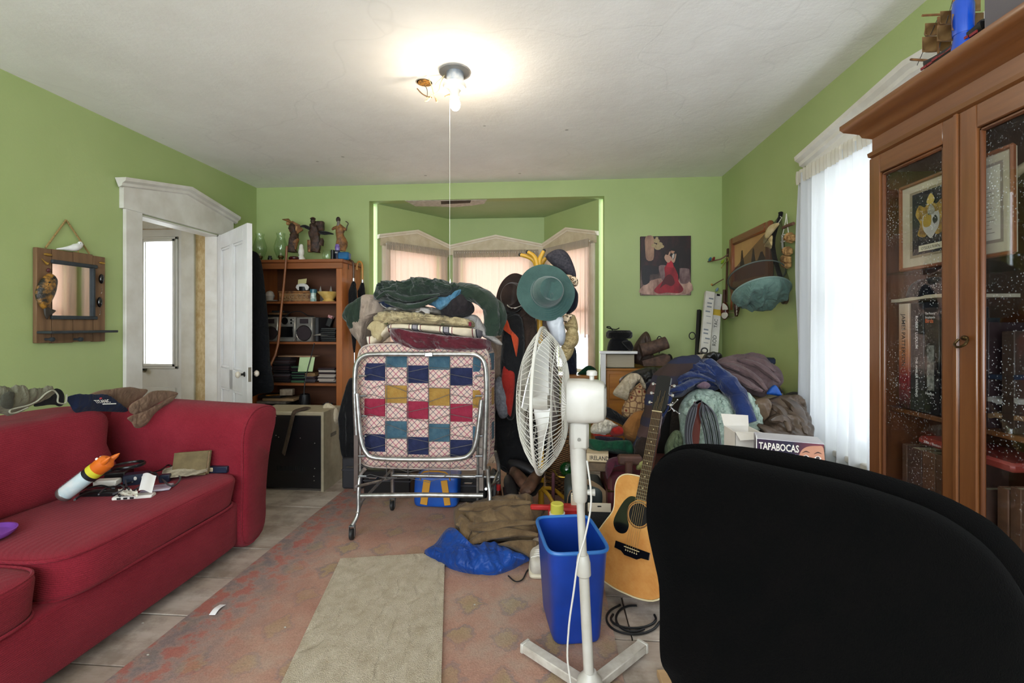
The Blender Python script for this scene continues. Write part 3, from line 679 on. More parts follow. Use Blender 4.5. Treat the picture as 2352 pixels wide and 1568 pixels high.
for r_ in range(1, 12, 2):
    for x0, x1 in ((824, 842), (1092, 1108)):
        p0, p1 = bp(x0, 842 + r_ * 23, ysp), bp(x1, 842 + r_ * 23, ysp); b.tube([p0, p1], .006, 8)
for xx in (822, 872, 937, 1034, 1095): b.tube([bp(xx, 1097, ysp), bp(xx + 40, 1099, ysp)], .0025, 5)
b.build('spring_mesh', DKW, bed)
# ---- bookcase
PINE = wood('pine_orange', '#8A4A20', '#B56A30', 'z', .45, .3, 10); PINEX = wood('pine_shelf', '#6E3C1C', '#935426', 'x', .45, .3, 10); PINED = wood('pine_back', '#4A2812', '#643A1E', 'x', .6, 0, 8)
x0, x1, y0, y1 = -2.95, -2.0, 4.36, 4.81
bc = thing('bookcase', ((x0 + x1) / 2, (y0 + y1) / 2, 0), 'tall orange pine bookcase crammed with things beside the bay', 'bookcase')
B().bx(x0, x0 + .03, y0, y1, 0, 1.86, .002).build('side_panel', PINE, bc); B().bx(x1 - .03, x1, y0, y1, 0, 1.86, .002).build('side_panel', PINE, bc)
B().bx(x0 + .03, x1 - .03, y1 - .012, y1, .05, 1.86).build('back_panel', PINED, bc)
b = B(); b.bx(x0 - .02, x1 + .02, y0 - .03, y1, 1.86, 1.89, .004); b.build('top', PINEX, bc)
B().bx(x0 - .008, x1 + .008, y0 - .015, y0 + .01, 1.80, 1.86, .004).build('top_rail', PINEX, bc)
B().bx(x1 - .055, x1 + .002, y0 - .01, y0 + .012, 0, 1.8, .003).build('face_stile', PINE, bc); B().bx(x0 - .002, x0 + .055, y0 - .01, y0 + .012, 0, 1.8, .003).build('face_stile', PINE, bc)
SHZ = [.42, .685, 1.09, 1.485]
for z in SHZ: B().bx(x0 + .031, x1 - .031, y0 + .013, y1 - .013, z - .022, z, .002).build('shelf', PINEX, bc)
# ---- old television seen from its back
tv = thing('television', (-2.0, 3.6, 0), 'large black-backed television with beige case in front of the bookcase', 'television')
CASE = mat('tv_beige', '#8E836C', '#9A8F78', sc=20, rough=.6, bump=.06, bsc=200); BLK = mat('tv_black', '#0B0B0D', '#141316', sc=5, rough=.4)
TX0, TX1, TY0, TZ = -2.24, at(740, 1000, Y=3.4).x, 3.39, .60
B().bx(TX0, TX1 - .004, TY0 + .006, TY0 + .03, .02, TZ - .03, .004).build('back_panel', BLK, tv)
B().bx(TX0 - .02, TX1 + .016, TY0, TY0 + .30, TZ - .03, TZ, .006).build('top_board', CASE, tv)
b = B(); b.prism([(TX1 - .004, TY0, .0), (TX1 - .004, TY0 + .34, 0), (TX1 - .004, TY0 + .34, .45), (TX1 - .004, TY0 + .30, .56), (TX1 - .004, TY0 + .2, TZ - .002), (TX1 - .004, TY0, TZ - .002)], (.02, 0, 0)); sp = b.build('side_panel', CASE, tv)
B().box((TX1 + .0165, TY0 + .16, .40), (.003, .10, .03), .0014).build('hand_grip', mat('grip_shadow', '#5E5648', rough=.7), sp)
B().bx(TX0 - .02, TX0, TY0, TY0 + .34, 0, TZ - .03, .004).build('side_panel', CASE, tv); B().bx(TX0, TX1 - .004, TY0 + .04, TY0 + .34, .01, TZ - .035).build('cabinet_body', BLK, tv)
for i in range(16): B().bx(TX0 + .17 + i * .0145, TX0 + .177 + i * .0145, TY0 + .002, TY0 + .008, .15, .185).build('vent_slot', mat('vent_black', '#030303', rough=.8), tv)
for px, py in ((633, 1000), (639, 1004), (689, 1006), (739, 1007), (722, 1018), (633, 956), (668, 957), (722, 1076), (720, 1094), (721, 1104)):
    p = at(px, py, Y=TY0); B().sph(p + V((0, .005, 0)), .004, 8, 6).build('screw', mat('screw_steel', '#9C9890', rough=.3, metal=.9), tv)
# ---- glass-fronted cabinet on the right wall
CX = 1.30; CW = wood('cabinet_wood', '#5E361A', '#7C4E2C', 'z', .28, .5, 16); CWY = wood('cabinet_wood_rail', '#5E361A', '#7C4E2C', 'y', .28, .5, 16); CWD = wood('cabinet_wood_dark', '#4C2812', '#663A1E', 'z', .35, .4, 16)
cb = thing('display_cabinet', (1.5, 1.15, 0), 'tall reddish wood display cabinet with glass doors', 'cabinet')
Y1, Y0 = 1.985, .33
B().bx(CX, XR - .025, Y1 - .02, Y1, .08, 2.068, .002).build('side_panel', CWD, cb); B().bx(CX, XR - .025, Y0, Y0 + .02, .08, 2.068, .002).build('side_panel', CWD, cb)
B().bx(XR - .034, XR - .026, Y0 + .02, Y1 - .02, .08, 2.068).build('back_panel', CWD, cb); B().bx(CX + .03, XR - .025, Y0 + .02, Y1 - .02, .0, .1).build('plinth', CWD, cb)
prof = [(0, 1.925), (.004, 1.925), (.016, 1.935), (.018, 1.95), (.006, 1.955), (.006, 2.005), (.03, 2.02), (.036, 2.035), (.05, 2.045), (.075, 2.06), (.085, 2.075), (.085, 2.09), (0, 2.09)]
b = B(); b.loft([[V((CX - o, Y0 - o, z)) for o, z in prof], [V((CX - o, Y1 + o, z)) for o, z in prof], [V((XR - .025, Y1 + o, z)) for o, z in prof]], caps=True); b.build('cornice', CWY, cb)
B().bx(CX, XR - .025, Y0, Y1, 2.07, 2.088).build('top', CWY, cb)
SH_ = [.13, .56, .94]
for z in SH_: B().bx(CX + .04, XR - .036, Y0 + .021, Y1 - .021, z - .018, z, .002).build('shelf', CWY, cb)
GC = glass('cabinet_glass', (.93, .95, .97), spots=.5); BRASS = mat('antique_brass', '#4A3A22', rough=.35, metal=.9)
for di in range(4):
    ya = Y1 - di * .4135; yb = ya - .4105
    dr_ = thing('door', (CX, (ya + yb) / 2, .1), None, None); dr_.parent = cb; dr_.location -= W[cb]
    sw = .06
    def db(nm, a, e, z0, z1, m, o=0, t=.022, bv=.003): return B().bx(CX - t - o, CX - o, min(a, e), max(a, e), z0, z1, bv).build(nm, m, dr_)
    db('stile', ya, ya - sw, .1, 1.922, CW); db('stile', yb, yb + sw, .1, 1.922, CW); db('rail', ya - sw, yb + sw, 1.85, 1.922, CWY); db('rail', ya - sw, yb + sw, .1, .19, CWY)
    b = B()
    for a, e, z0, z1 in ((ya - sw, ya - sw - .014, .19, 1.85), (yb + sw, yb + sw + .014, .19, 1.85), (ya - sw, yb + sw, 1.836, 1.85), (ya - sw, yb + sw, .19, .204)): b.bx(CX - .016, CX - .002, min(a, e), max(a, e), z0, z1, .005)
    b.build('glazing_bead', CWD, dr_)
    B().bx(CX - .008, CX - .004, yb + sw, ya - sw, .19, 1.85).build('pane', GC, dr_)
    if di % 2 == 0: db('astragal', yb - .004, yb + .012, .1, 1.922, CW, .022, .008, .003)
    if di == 1:
        yk = ya - .03; zk = at(2238, 785, X=CX).z
        B().sph((CX - .03, yk, zk + .012), (.008, .012, .008), 10, 8).build('pull_plate', BRASS, dr_)
        B().tube([(CX - .034, yk + .016, zk + .008), (CX - .045, yk + .018, zk - .008), (CX - .05, yk, zk - .016), (CX - .045, yk - .018, zk - .008), (CX - .034, yk - .016, zk + .008)], .0035, 8, sm=4).build('ring_pull', BRASS, dr_)
# ---- office chair
BLKF = fabric('black_upholstery', '#030303', '#050404', 20, 700, .3, .015, 1, 0)
for q_ in MATS['black_upholstery'].node_tree.nodes:
    if q_.type == 'BSDF_PRINCIPLED': q_.inputs['Specular IOR Level'].default_value = .03
ch = thing('office_chair', (.42, .62, 0), 'black fabric office chair with its high rounded backrest', 'chair')
def cpx(l): return [(1480 + .3707 * x, 1000 + .3707 * y) for x, y in l]
CDEP = .68
fo = cpx([(18, 600), (12, 470), (22, 340), (50, 235), (110, 165), (210, 115), (330, 105), (500, 145), (900, 228), (1300, 318), (1700, 448), (1950, 578), (2150, 738), (2320, 960), (2450, 1250), (2480, 1500), (2420, 1800), (2250, 2050), (1800, 2150), (1000, 2150), (500, 2050), (300, 1850), (165, 1540), (112, 1450), (95, 1350), (95, 1150), (90, 950), (60, 800)])
so_ = cpx([(60, 600), (40, 400), (60, 240), (105, 160), (200, 92), (300, 72), (450, 75), (700, 100), (1000, 150), (1400, 240), (1800, 370), (2100, 520), (2250, 640), (2380, 790), (2520, 1050), (2580, 1350), (2560, 1700), (2350, 2000), (1800, 2150), (1000, 2150), (500, 2050), (330, 1850), (200, 1540), (150, 1350), (150, 1150), (130, 950), (90, 780)])
def cpl(pts, dep):  # plane of the backrest: slightly turned and reclined
    out = []
    for x, y in pts:
        d = ray(x, y); nn = V((.10, -1, .10)); p0 = V((.5, dep, .85)); t = nn.dot(p0 - V((0, 0, HC))) / nn.dot(d); out.append(V((0, 0, HC)) + d * t)
    return out
F_ = cpl(fo, CDEP); G_ = cpl(so_, CDEP + .035); NB = V((.10, -1, .10)).normalized()
B().lump(F_, NB, .035, .02, fold=.0, rings=16, sm=3, p=7, edge=0).build('backrest', BLKF, ch, ang=60)
B().lump(G_, NB, .02, .03, fold=.0, rings=12, sm=3, p=6, edge=0).build('back_shell', BLKF, ch, ang=60)
PL = mat('chair_plastic', '#111111', rough=.45)
b = B(); sq(b, (.42, .40, .45), (.26, .25, .045), .35, wob=.02); b.build('seat', BLKF, ch)
B().tube([(.45, .62, .40), (.47, .74, .46), (.47, .775, .6), (.47, .77, .75)], .025, 10, sm=4, flat=.5).build('back_bracket', PL, ch)
B().cyl((.42, .4, .1), (.42, .4, .41), .028).build('gas_lift', PL, ch)
for i in range(5):
    a = i * 2 * PI / 5 + .3; e = V((.42 + .29 * math.cos(a), .4 + .29 * math.sin(a), .075))
    B().tube([(.42, .4, .12), e], [.026, .016], 8).build('base_arm', PL, ch); caster(e + V((0, 0, -.048)), ch, .027)
# ---- waste bin
bn = thing('waste_bin', (.085, 1.985, .0045), 'tall blue plastic waste bin standing behind the fan pole', 'bin')
BLUE = mat('blue_plastic', '#0B3184', '#0F3A98', sc=6, rough=.38, bump=.02, bsc=30); BLUE2 = mat('blue_plastic_rim', '#2A68B0', rough=.4)
xb = Matrix.Translation((.085, 1.985, .0045)) @ Matrix.Rotation(math.radians(10.5), 4, 'Z')
def rr(hx_, hy_, z, e=.32, n=48): return [V((hx_ * sgp(math.cos(2 * PI * j / n), e), hy_ * sgp(math.sin(2 * PI * j / n), e), z)) for j in range(n)]
b = B(xb); b.loft([rr(.08, .125, 0), rr(.095, .14, .004), rr(.10, .146, .02), rr(.122, .174, .365), rr(.124, .176, .37), rr(.117, .168, .37), rr(.095, .14, .02), rr(.02, .03, .012)]); b.build('bin_body', BLUE, bn)
b = B(xb); b.tube([p for p in rr(.123, .1745, .374)], .0075, 8, closed=True); b.build('rim', BLUE2, bn)
# ---- guitar
Rt = V((math.cos(TH), math.sin(TH), 0)); Fw = V((-math.sin(TH), math.cos(TH), 0)); UPv = V((0, 0, 1))
def camv(r, f, u): return Rt * r + Fw * f + UPv * u
gy = camv(.264, .27, .93).normalized(); gz = camv(-.62, -.66, .38); gz = (gz - gy * gz.dot(gy)).normalized(); gx = gy.cross(gz)
sh = at(1468, 1182, Y=2.2); gorg = sh - gy * .335
gM = Matrix.Translation(gorg) @ Matrix((gx, gy, gz)).transposed().to_4x4()
gu = thing('acoustic_guitar', gorg, 'natural-top acoustic guitar with black pickguard leaning behind the waste bin', 'guitar')
SPR = wood('spruce_top', '#B87838', '#CE9450', 'y', .22, .7, 22); MAH = wood('mahogany_side', '#3A1A0E', '#52281A', 'y', .25, .6); ROSE = wood('rosewood', '#2A1810', '#3E261A', 'y', .4, .1); BPL = mat('gloss_black', '#0A0A0B', rough=.15); BIND = mat('binding_cream', '#D8C9A0', rough=.3)
half = [(0, 0), (.06, .002), (.13, .018), (.178, .06), (.2, .125), (.195, .19), (.165, .255), (.138, .305), (.132, .34), (.14, .39), (.147, .43), (.14, .47), (.11, .495), (.06, .503), (0, .503)]
ol = [V((x, y, 0)) for x, y in half] + [V((-x, y, 0)) for x, y in half[-2:0:-1]]
OL = cat(ol, 3, True)
b = B(gM); b.loft([[p + V((0, 0, -.1)) for p in OL], OL], caps=False); b.add([p + V((0, 0, -.1)) for p in OL], [tuple(range(len(OL)))]); b.build('body_side', MAH, gu)
b = B(gM); b.loft([[p * .985 + V((0, .0038, 0)) for p in OL], [p * .985 + V((0, .0038, .003)) for p in OL]]); tp = b.build('soundboard', SPR, gu)
b = B(gM); b.tube(OL, .0035, 6, closed=True); b.build('binding', BIND, gu)
disc = lambda r, z, cx=0, cy=.335, n=36: [V((cx + r * math.cos(2 * PI * j / n), cy + r * math.sin(2 * PI * j / n), z)) for j in range(n)]
b = B(gM); b.loft([disc(.05, .0031), disc(.05, .0036)]); b.build('sound_hole', mat('hole_black', '#0A0604', rough=.9), tp)
b = B(gM); b.tube(disc(.0565, .0034), .0035, 6, closed=True, flat=.3); b.build('rosette', mat('rosette_dark', '#6A4424', rough=.3), tp)
pg = cat([V((x, y, .0034)) for x, y in ((-.052, .372), (-.075, .395), (-.06, .345), (-.058, .31), (-.035, .285), (-.03, .27), (-.055, .235), (-.09, .232), (-.112, .26), (-.108, .31), (-.09, .36), (-.06, .40), (-.03, .408), (-.035, .385))], 3, True)
pg = cat([V((x, y, .0034)) for x, y in ((-.02, .402), (-.055, .405), (-.085, .375), (-.11, .315), (-.118, .27), (-.1, .24), (-.07, .232), (-.045, .245), (-.038, .275), (-.052, .305), (-.059, .335), (-.052, .37))], 4, True)
b = B(gM); b.prism(pg, (0, 0, .0012)); b.build('pickguard', BPL, gu)
b = B(gM); b.prism([V((x, y, .003)) for x, y in ((-.085, .195), (-.085, .165), (-.05, .162), (-.03, .15), (.03, .15), (.05, .162), (.085, .165), (.085, .195))], (0, 0, .008)); br = b.build('bridge', BPL, gu)
b = B(gM); b.box((0, .185, .013), (.075, .003, .005)); b.build('saddle', BIND, br)
for i in range(6): B(gM).sph((-.027 + i * .0108, .172, .0125), .003, 8, 6).build('bridge_pin', BIND, br)
b = B(gM); b.box((0, .655, -.006), (.05, .31, .02), .008); b.build('neck', MAH, gu)
b = B(gM); b.box((0, .61, .008), (.052, .42, .007), .001); fb = b.build('fretboard', ROSE, gu)
b = B(gM)
for i in range(1, 20):
    y = .82 - .645 * (1 - 2 ** (-i / 12)); b.box((0, y, .0122), (.05, .0016, .0016))
b.build('frets', mat('fret_wire', '#B5B0A4', rough=.3, metal=.9), fb)
for i in (3, 5, 7, 9, 12, 15): B(gM).lathe([(.001, .0116), (.0035, .0116), (.0035, .0122), (.001, .0122)], (0, .82 - .645 * (1 - 2 ** (-(i - .5) / 12)), 0), 10).build('fret_dot', BIND, fb)
B(gM).box((0, .822, .012), (.05, .005, .008), .001).build('nut', BIND, gu)
b = B(gM); b.prism([V((x, y, -.012)) for x, y in ((-.025, .822), (-.037, .85), (-.036, 1.0), (-.02, 1.008), (.02, 1.008), (.036, 1.0), (.037, .85), (.025, .822))], (0, -.0, .014)); hs = b.build('headstock', BPL, gu)
CHR = mat('chrome', '#C8C8C8', rough=.15, metal=1)
for s_ in (-1, 1):
    for i in range(3):
        y = .865 + i * .048; b = B(gM); b.cyl((s_ * .036, y, -.006), (s_ * .048, y, -.006), .003, n=8); b.box((s_ * .055, y, -.006), (.014, .017, .008), .003); b.build('tuner', CHR, gu)
b = B(gM)
for i in range(6): b.tube([(-.027 + i * .0108, .172, .0135), (-.027 + i * .0108, .186, .0165), (-.0185 + i * .0074, .822, .0165), (-.02 + i * .008, .87 + (i % 3) * .03, .004)], .0007, 4)
b.build('strings', mat('string_bronze', '#B59A6A', rough=.3, metal=.9), gu)
# ---- pedestal fan
fan = thing('pedestal_fan', (.135, 1.6, 0), 'white pedestal fan with round wire cage and cross-shaped base', 'fan')
FW = mat('fan_white', '#BFBBB3', '#B5B0A6', sc=12, rough=.35); FB = mat('fan_base', '#C4BEB4', '#A89F94', sc=18, rough=.5)
FC = at(1348, 1600, Z=.02); FC = V((.135, 1.60, 0))
for e in (at(1206, 1482, Z=.03), at(1476, 1482, Z=.03)):
    for q in (e, 2 * V((FC.x, FC.y, .03)) - e):
        d = (q - V((FC.x, FC.y, .03))); L = d.length; an = math.atan2(d.y, d.x); c_ = V((FC.x, FC.y, .022)) + d * .5 + V((0, 0, -.0))
        c_.z = .023; arm = B().box(c_, (L, .042, .032), .003, rz=an).build('base_leg', FB, fan)
        B().box(V((q.x, q.y, .023)), (.014, .046, .036), .003, rz=an).build('end_cap', FW, arm)
ptop = at(1325, 990, Y=1.585); pm = FC.lerp(ptop, .5); pa = lambda z: FC + (ptop - FC) * (z / ptop.z)
B().lathe([(.02, .035), (.045, .035), (.04, .055), (.026, .07), (.022, .08)], (FC.x, FC.y, 0), 24).build('hub', FW, fan)
B().cyl(pa(.05), pa(.45), .0175, n=20).build('lower_pole', FW, fan)
B().tube([pa(.405), pa(.41), pa(.45), pa(.475), pa(.478)], [.02, .024, .024, .019, .017], 20).build('collar', FW, fan)
B().cyl(pa(.45), pa(.74), .0135, n=20).build('upper_pole', FW, fan)
B().tube([pa(.66), pa(.67), pa(.72), pa(.80), pa(.86)], [.024, .027, .029, .030, .03], 20, flat=.9).build('bracket', FW, fan)
B().tube([pa(.69) + V((.02, 0, 0)), pa(.69) + V((.05, 0, 0))], [.008, .012], 12).build('clamp_knob', FW, fan)
B().box(pa(.885) + V((.006, -.0, .0)), (.062, .06, .10), .012, rz=TH).build('tilt_yoke', FW, fan)
B().lathe([(.001, 0), (.006, 0), (.006, .003), (.001, .003)], pa(.875) + V((.004, -.031, 0)), 10, Matrix(((1, 0, 0), (0, 0, -1), (0, 1, 0)))).build('screw', mat('screw_steel', '#9C9890'), fan)
fz = (Rt * -math.cos(math.radians(12)) + Fw * math.sin(math.radians(12))).normalized(); fy = V((0, 0, 1)); fx_ = fy.cross(fz)
fc = at(1247, 920, Y=1.60)
fM = Matrix.Translation(fc) @ Matrix((fx_, fy, fz)).transposed().to_4x4()   # local z = blowing direction
R0 = .245
def circ(r, z, n=64): return [V((r * math.cos(2 * PI * j / n), r * math.sin(2 * PI * j / n), z)) for j in range(n)]
b = B(fM); b.tube(circ(R0, 0), .0055, 8, closed=True); b.build('cage_ring', FW, fan)
for nm, dp, nw in (('front_guard', .075, 72), ('rear_guard', -.085, 72)):
    b = B(fM); rin = .04 if dp > 0 else .06
    for i in range(nw):
        a = 2 * PI * i / nw; sw = .35 if dp > 0 else -.3; pts = []
        for q in range(8):
            t = q / 7; r = R0 + (rin - R0) * t; z = dp * (1 - (1 - t) ** 2.6) if 1 else 0
            an = a + sw * t * t; pts.append(V((r * math.cos(an), r * math.sin(an), z)))
        b.tube(pts, .0012, 4, caps=False)
    for t in (.3, .62):
        r = R0 + (rin - R0) * t; b.tube(circ(r, dp * (1 - (1 - t) ** 2.6), 48), .0015, 4, closed=True)
    b.tube(circ(rin, dp, 32), .003, 6, closed=True); b.build(nm, FW, fan)
b = B(fM); b.lathe([(.001, .082), (.042, .08), (.046, .074), (.001, .072)], n=24); b.build('badge', FW, fan)
b = B(fM); b.lathe([(.001, -.02), (.035, -.02), (.038, .0), (.035, .03), (.02, .045), (.001, .047)], n=24); b.build('blade_hub', FW, fan)
for i in range(3):
    a0 = i * 2 * PI / 3 + .5
    def bl(u, v):
        r = .03 + .19 * v; wdt = (.25 + .95 * math.sin(min(1, v * 1.1) * PI * .62)); an = a0 + (u - .5) * 1.25 * wdt + .25 * v
        return V((r * math.cos(an), r * math.sin(an), .03 - (u) * .055))
    B(fM).slab(bl, 10, 10, (0, 0, .003)).build('blade', mat('blade_white', '#E4E2DE', rough=.3), fan)
b = B(fM); n_ = 32; rings = []
for z, s_ in ((-.065, .7), (-.07, .95), (-.09, 1), (-.14, 1.0), (-.185, .97), (-.205, .86), (-.213, .6)): rings.append([V((.062 * s_ * sgp(math.cos(2 * PI * j / n_), .55), .072 * s_ * sgp(math.sin(2 * PI * j / n_), .55), z)) for j in range(n_)])
b.loft(rings); mo = b.build('motor_housing', FW, fan)
b = B(fM)
for i in range(7):
    for s_ in (-1, 1): b.box((s_ * .0, -.05 + i * .0165, -.207 - .004 * (1 - abs(i - 3) / 3)), (.07, .005, .008), .001)
b.build('vent_ribs', mat('vent_grey', '#8A867E', rough=.6), mo)
b = B(fM); b.lathe([(.005, 0), (.008, 0), (.008, .016), (.018, .018), (.018, .03), (.014, .034), (.002, .035)], (0, .068, -.165), 18, Matrix(((1, 0, 0), (0, 0, 1), (0, -1, 0)))); b.build('oscillation_knob', FW, fan)
q = at(1355, 1100, Y=1.56)
B().tube([pa(.80) + V((.028, -.01, 0)), at(1358, 1150, Y=1.55), at(1345, 1230, Y=1.54), at(1328, 1290, Y=1.53), at(1318, 1360, Y=1.53), at(1306, 1450, Y=1.53), at(1306, 1540, Y=1.53), at(1340, 1640, Y=1.50), V((.3, 1.3, .006))], .0032, 8, sm=6).build('power_cord', mat('cord_grey', '#C9C5BE', rough=.4), fan)
# ---- ceiling lamp
lp = thing('ceiling_lamp', (-.554, 2.70, 2.74), 'bare lit bulb in a dangling ceiling fixture with pull string', 'lamp')
STL = mat('box_steel', '#9FB0C4', '#C9CFD6', sc=30, rough=.35, metal=.8); fcx = V((-.554, 2.70, 0))
B().lathe([(.01, 2.739), (.092, 2.739), (.092, 2.734), (.01, 2.732)], fcx, 32).build('ceiling_plate', mat('plate_grey', '#8C8A88', '#9C958C', sc=20, rough=.5), lp)
B().lathe([(.05, 2.735), (.05, 2.66), (.046, 2.66), (.046, 2.733)], fcx, 24, caps=False).build('junction_box', STL, lp)
PCL = mat('porcelain_white', '#EAE6DC', rough=.25); WIRE = mat('wire_cream', '#C9B98C', rough=.6); WDK = mat('wire_dark', '#4A4238', rough=.6)
hl = fcx + V((0, -.012, 0))
B().lathe([(.005, 2.66), (.066, 2.66), (.069, 2.65), (.064, 2.635), (.035, 2.625), (.027, 2.61), (.027, 2.585), (.005, 2.585)], hl, 28).build('lamp_holder', PCL, lp)
B().box(hl + V((0, -.05, 2.632)), (.026, .004, .03), .003).build('outlet', PCL, lp)
bulb = hl + V((.004, -.004, 2.545))
B().lathe([(.004, -.036), (.018, -.034), (.029, -.018), (.031, 0), (.026, .018), (.016, .034), (.013, .045), (.004, .046)], bulb, 20).build('bulb', emit('bulb_glow', '#FFE9C4', 14), lp)
ld = bpy.data.lights.new('bulb_light', 'POINT'); ld.energy = 8; ld.color = (1, .86, .68); ld.shadow_soft_size = .035
lo_ = bpy.data.objects.new('bulb_light', ld); COL.objects.link(lo_); lo_.location = bulb + V((0, 0, -.075))
hc = V((-.765, 2.80, 0))
B().lathe([(.002, 2.738), (.046, 2.738), (.049, 2.735), (.049, 2.738)], hc, 28).build('hole_rim', mat('hole_rim', '#A89C8C'), lp)
B().lathe([(.002, 2.733), (.036, 2.733), (.040, 2.7365), (.002, 2.7368)], hc, 24).build('open_box', mat('rust_clump', '#3A2410', '#B07A2C', sc=70, rough=.8, bump=.8, bsc=60), lp)
def w3(*p): return [at(x, y, Y=2.72) for x, y in p]
for pts, r, m in ((w3((1020, 175), (1012, 190), (1006, 210), (985, 222), (978, 228)), .0028, WIRE), (w3((985, 180), (992, 200), (998, 222), (1003, 232)), .0025, WIRE), (w3((975, 196), (981, 206), (981, 225)), .0022, WDK), (w3((1022, 172), (1004, 188), (999, 195)), .0022, WIRE), (w3((958, 203), (968, 214), (980, 221), (992, 224)), .0035, mat('wire_brown', '#7A5A34', rough=.7)), (w3((990, 222), (982, 231), (976, 232)), .004, WIRE)):
    B().tube(pts, r, 6, sm=4).build('wire', m, lp)
B().tube(w3((1001, 226), (1004, 234)), .006, 8).build('wire_nut', mat('nut_tan', '#B08860', rough=.6), lp)
B().tube([hl + V((-.024, -.01, 2.60)), at(1022, 222, Y=2.66)], .0045, 8).build('switch_stub', mat('nut_tan', '#B08860'), lp)
sb = at(1034, 640, Y=2.66)
B().tube([hl + V((-.02, -.03, 2.60)), at(1033, 235, Y=2.66), at(1033, 640, Y=2.66)], .0011, 5).build('pull_string', mat('string_white', '#E6E2D6', rough=.8), lp)
B().lathe([(.0005, 0), (.003, -.004), (.0055, -.02), (.004, -.026), (.0005, -.027)], sb, 10).build('pull_bob', PCL, lp)
# ================================================================ SMALLER THINGS
ORD = 'lowest second third fourth fifth sixth seventh eighth ninth tenth eleventh twelfth thirteenth fourteenth fifteenth sixteenth seventeenth eighteenth nineteenth twentieth twenty-first twenty-second twenty-third twenty-fourth'.split()
def mp(pts, ox, oy, s): return [(ox + x * s, oy + y * s) for x, y in pts]
def obj1(b, name, m, label, cat_, group=None, **kw): return b.build(name, m, None, label, cat_, group, **kw)
# ---------------------------------------------------------------- on the sofa back
s8 = lambda *p: mp(p, 0, 870, .17857)
NS = (.55, -.15, .8)
OLV = fabric('olive_cotton', '#6B6A58', '#7E7C68', 9); NVY = fabric('navy_jersey', '#10182C', '#1A2440', 8, sheen=.1); BRN = fabric('brown_twill', '#6A5444', '#8A705C', 12); BLC = fabric('black_cloth', '#0C0C0E', '#18181A', 9, sheen=.1)
t = thing('trousers', at(60, 930, X=-2.5), 'greyish olive trousers with pale piped waistband on the sofa back', 'trousers')
lmp('trouser_body', s8((-300, 200), (0, 165), (200, 150), (420, 185), (620, 160), (720, 180), (640, 250), (420, 330), (300, 410), (110, 470), (0, 440), (-300, 440)), OLV, ('X', -2.36), NS, .035, t, fold=.5, fr=16, ang=.5, sd=1)
lmp('pocket_lining', s8((430, 345), (520, 250), (640, 170), (720, 145), (800, 180), (830, 240), (815, 330), (770, 350), (715, 330), (620, 330), (520, 345)), BLC, ('X', -2.37), NS, .02, t, fold=.4, sd=2)
B().tube([at(x, y, X=-2.33) + V((.012, 0, .012)) for x, y in s8((830, 230), (820, 330), (770, 350), (712, 325), (715, 240), (650, 180), (560, 220), (460, 310), (340, 370), (180, 410), (95, 440), (110, 475), (200, 460), (330, 400))], .0035, 6, sm=4).build('waistband_edge', fabric('pale_edge', '#A8A894', '#989884'), t)
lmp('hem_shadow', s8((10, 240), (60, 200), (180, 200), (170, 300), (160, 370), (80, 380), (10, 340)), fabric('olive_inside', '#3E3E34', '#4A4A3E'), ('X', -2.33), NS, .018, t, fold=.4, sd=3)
t = thing('t_shirt', at(220, 930, X=-2.5), 'folded navy t-shirt with small white lettering on the sofa back', 't-shirt')
lmp('shirt_body', s8((850, 250), (960, 225), (1150, 225), (1350, 225), (1450, 260), (1560, 350), (1640, 420), (1400, 415), (1150, 410), (970, 430), (900, 340)), NVY, ('X', -2.35), NS, .03, t, fold=.22, fr=12, sd=4)
q0 = at(*s8((1205, 352))[0], X=-2.32); q1 = at(*s8((1440, 335))[0], X=-2.32)
WPR = mat('white_print', '#E8E6E0', rough=.7); RPR = mat('red_print', '#A03038', rough=.7)
un = (q1 - q0).normalized(); vn = (V((-.75, .05, .66)) - un * V((-.75, .05, .66)).dot(un)).normalized(); nn_ = un.cross(vn)
text('TITANIC', q0 + nn_ * .02, un, vn, .034, WPR, t, sx=.62, bold=.01)
B().tube([q0 + nn_ * .02 + un * .03 - vn * .008, q0 + nn_ * .02 + un * .10 - vn * .012], .0028, 5).build('print_bar', WPR, t)
B().sph(q0 + nn_ * .018 + un * .045 + vn * .036, (.009, .009, .006), 10, 8).build('print_emblem', RPR, t)
t = thing('trousers', at(320, 930, X=-2.5), 'folded brown trousers draped over the sofa corner by the door', 'trousers')
BR = lambda *p, X=-2.42, **k: lmp('fold', s8(*p), BRN, ('X', X), (.6, -.35, .75), k.pop('T', .014), t, **k)
BR((1140, 230), (1250, 160), (1400, 140), (1640, 108), (1800, 130), (1900, 150), (1800, 260), (1680, 330), (1650, 430), (1560, 350), (1450, 260), X=-2.42, fold=.5, sd=5, ang=.9, fr=14)
BR((1660, 420), (1680, 330), (1830, 240), (1960, 160), (2180, 155), (2290, 190), (2200, 260), (2000, 350), (1850, 450), (1760, 470), X=-2.27, fold=.5, sd=6, ang=.7, fr=18)
BR((1640, 500), (1830, 440), (2000, 350), (2260, 210), (2220, 280), (2020, 420), (1900, 570), (1830, 620), (1740, 630), (1690, 560), X=-2.2, fold=.5, sd=7, ang=.7, fr=18)
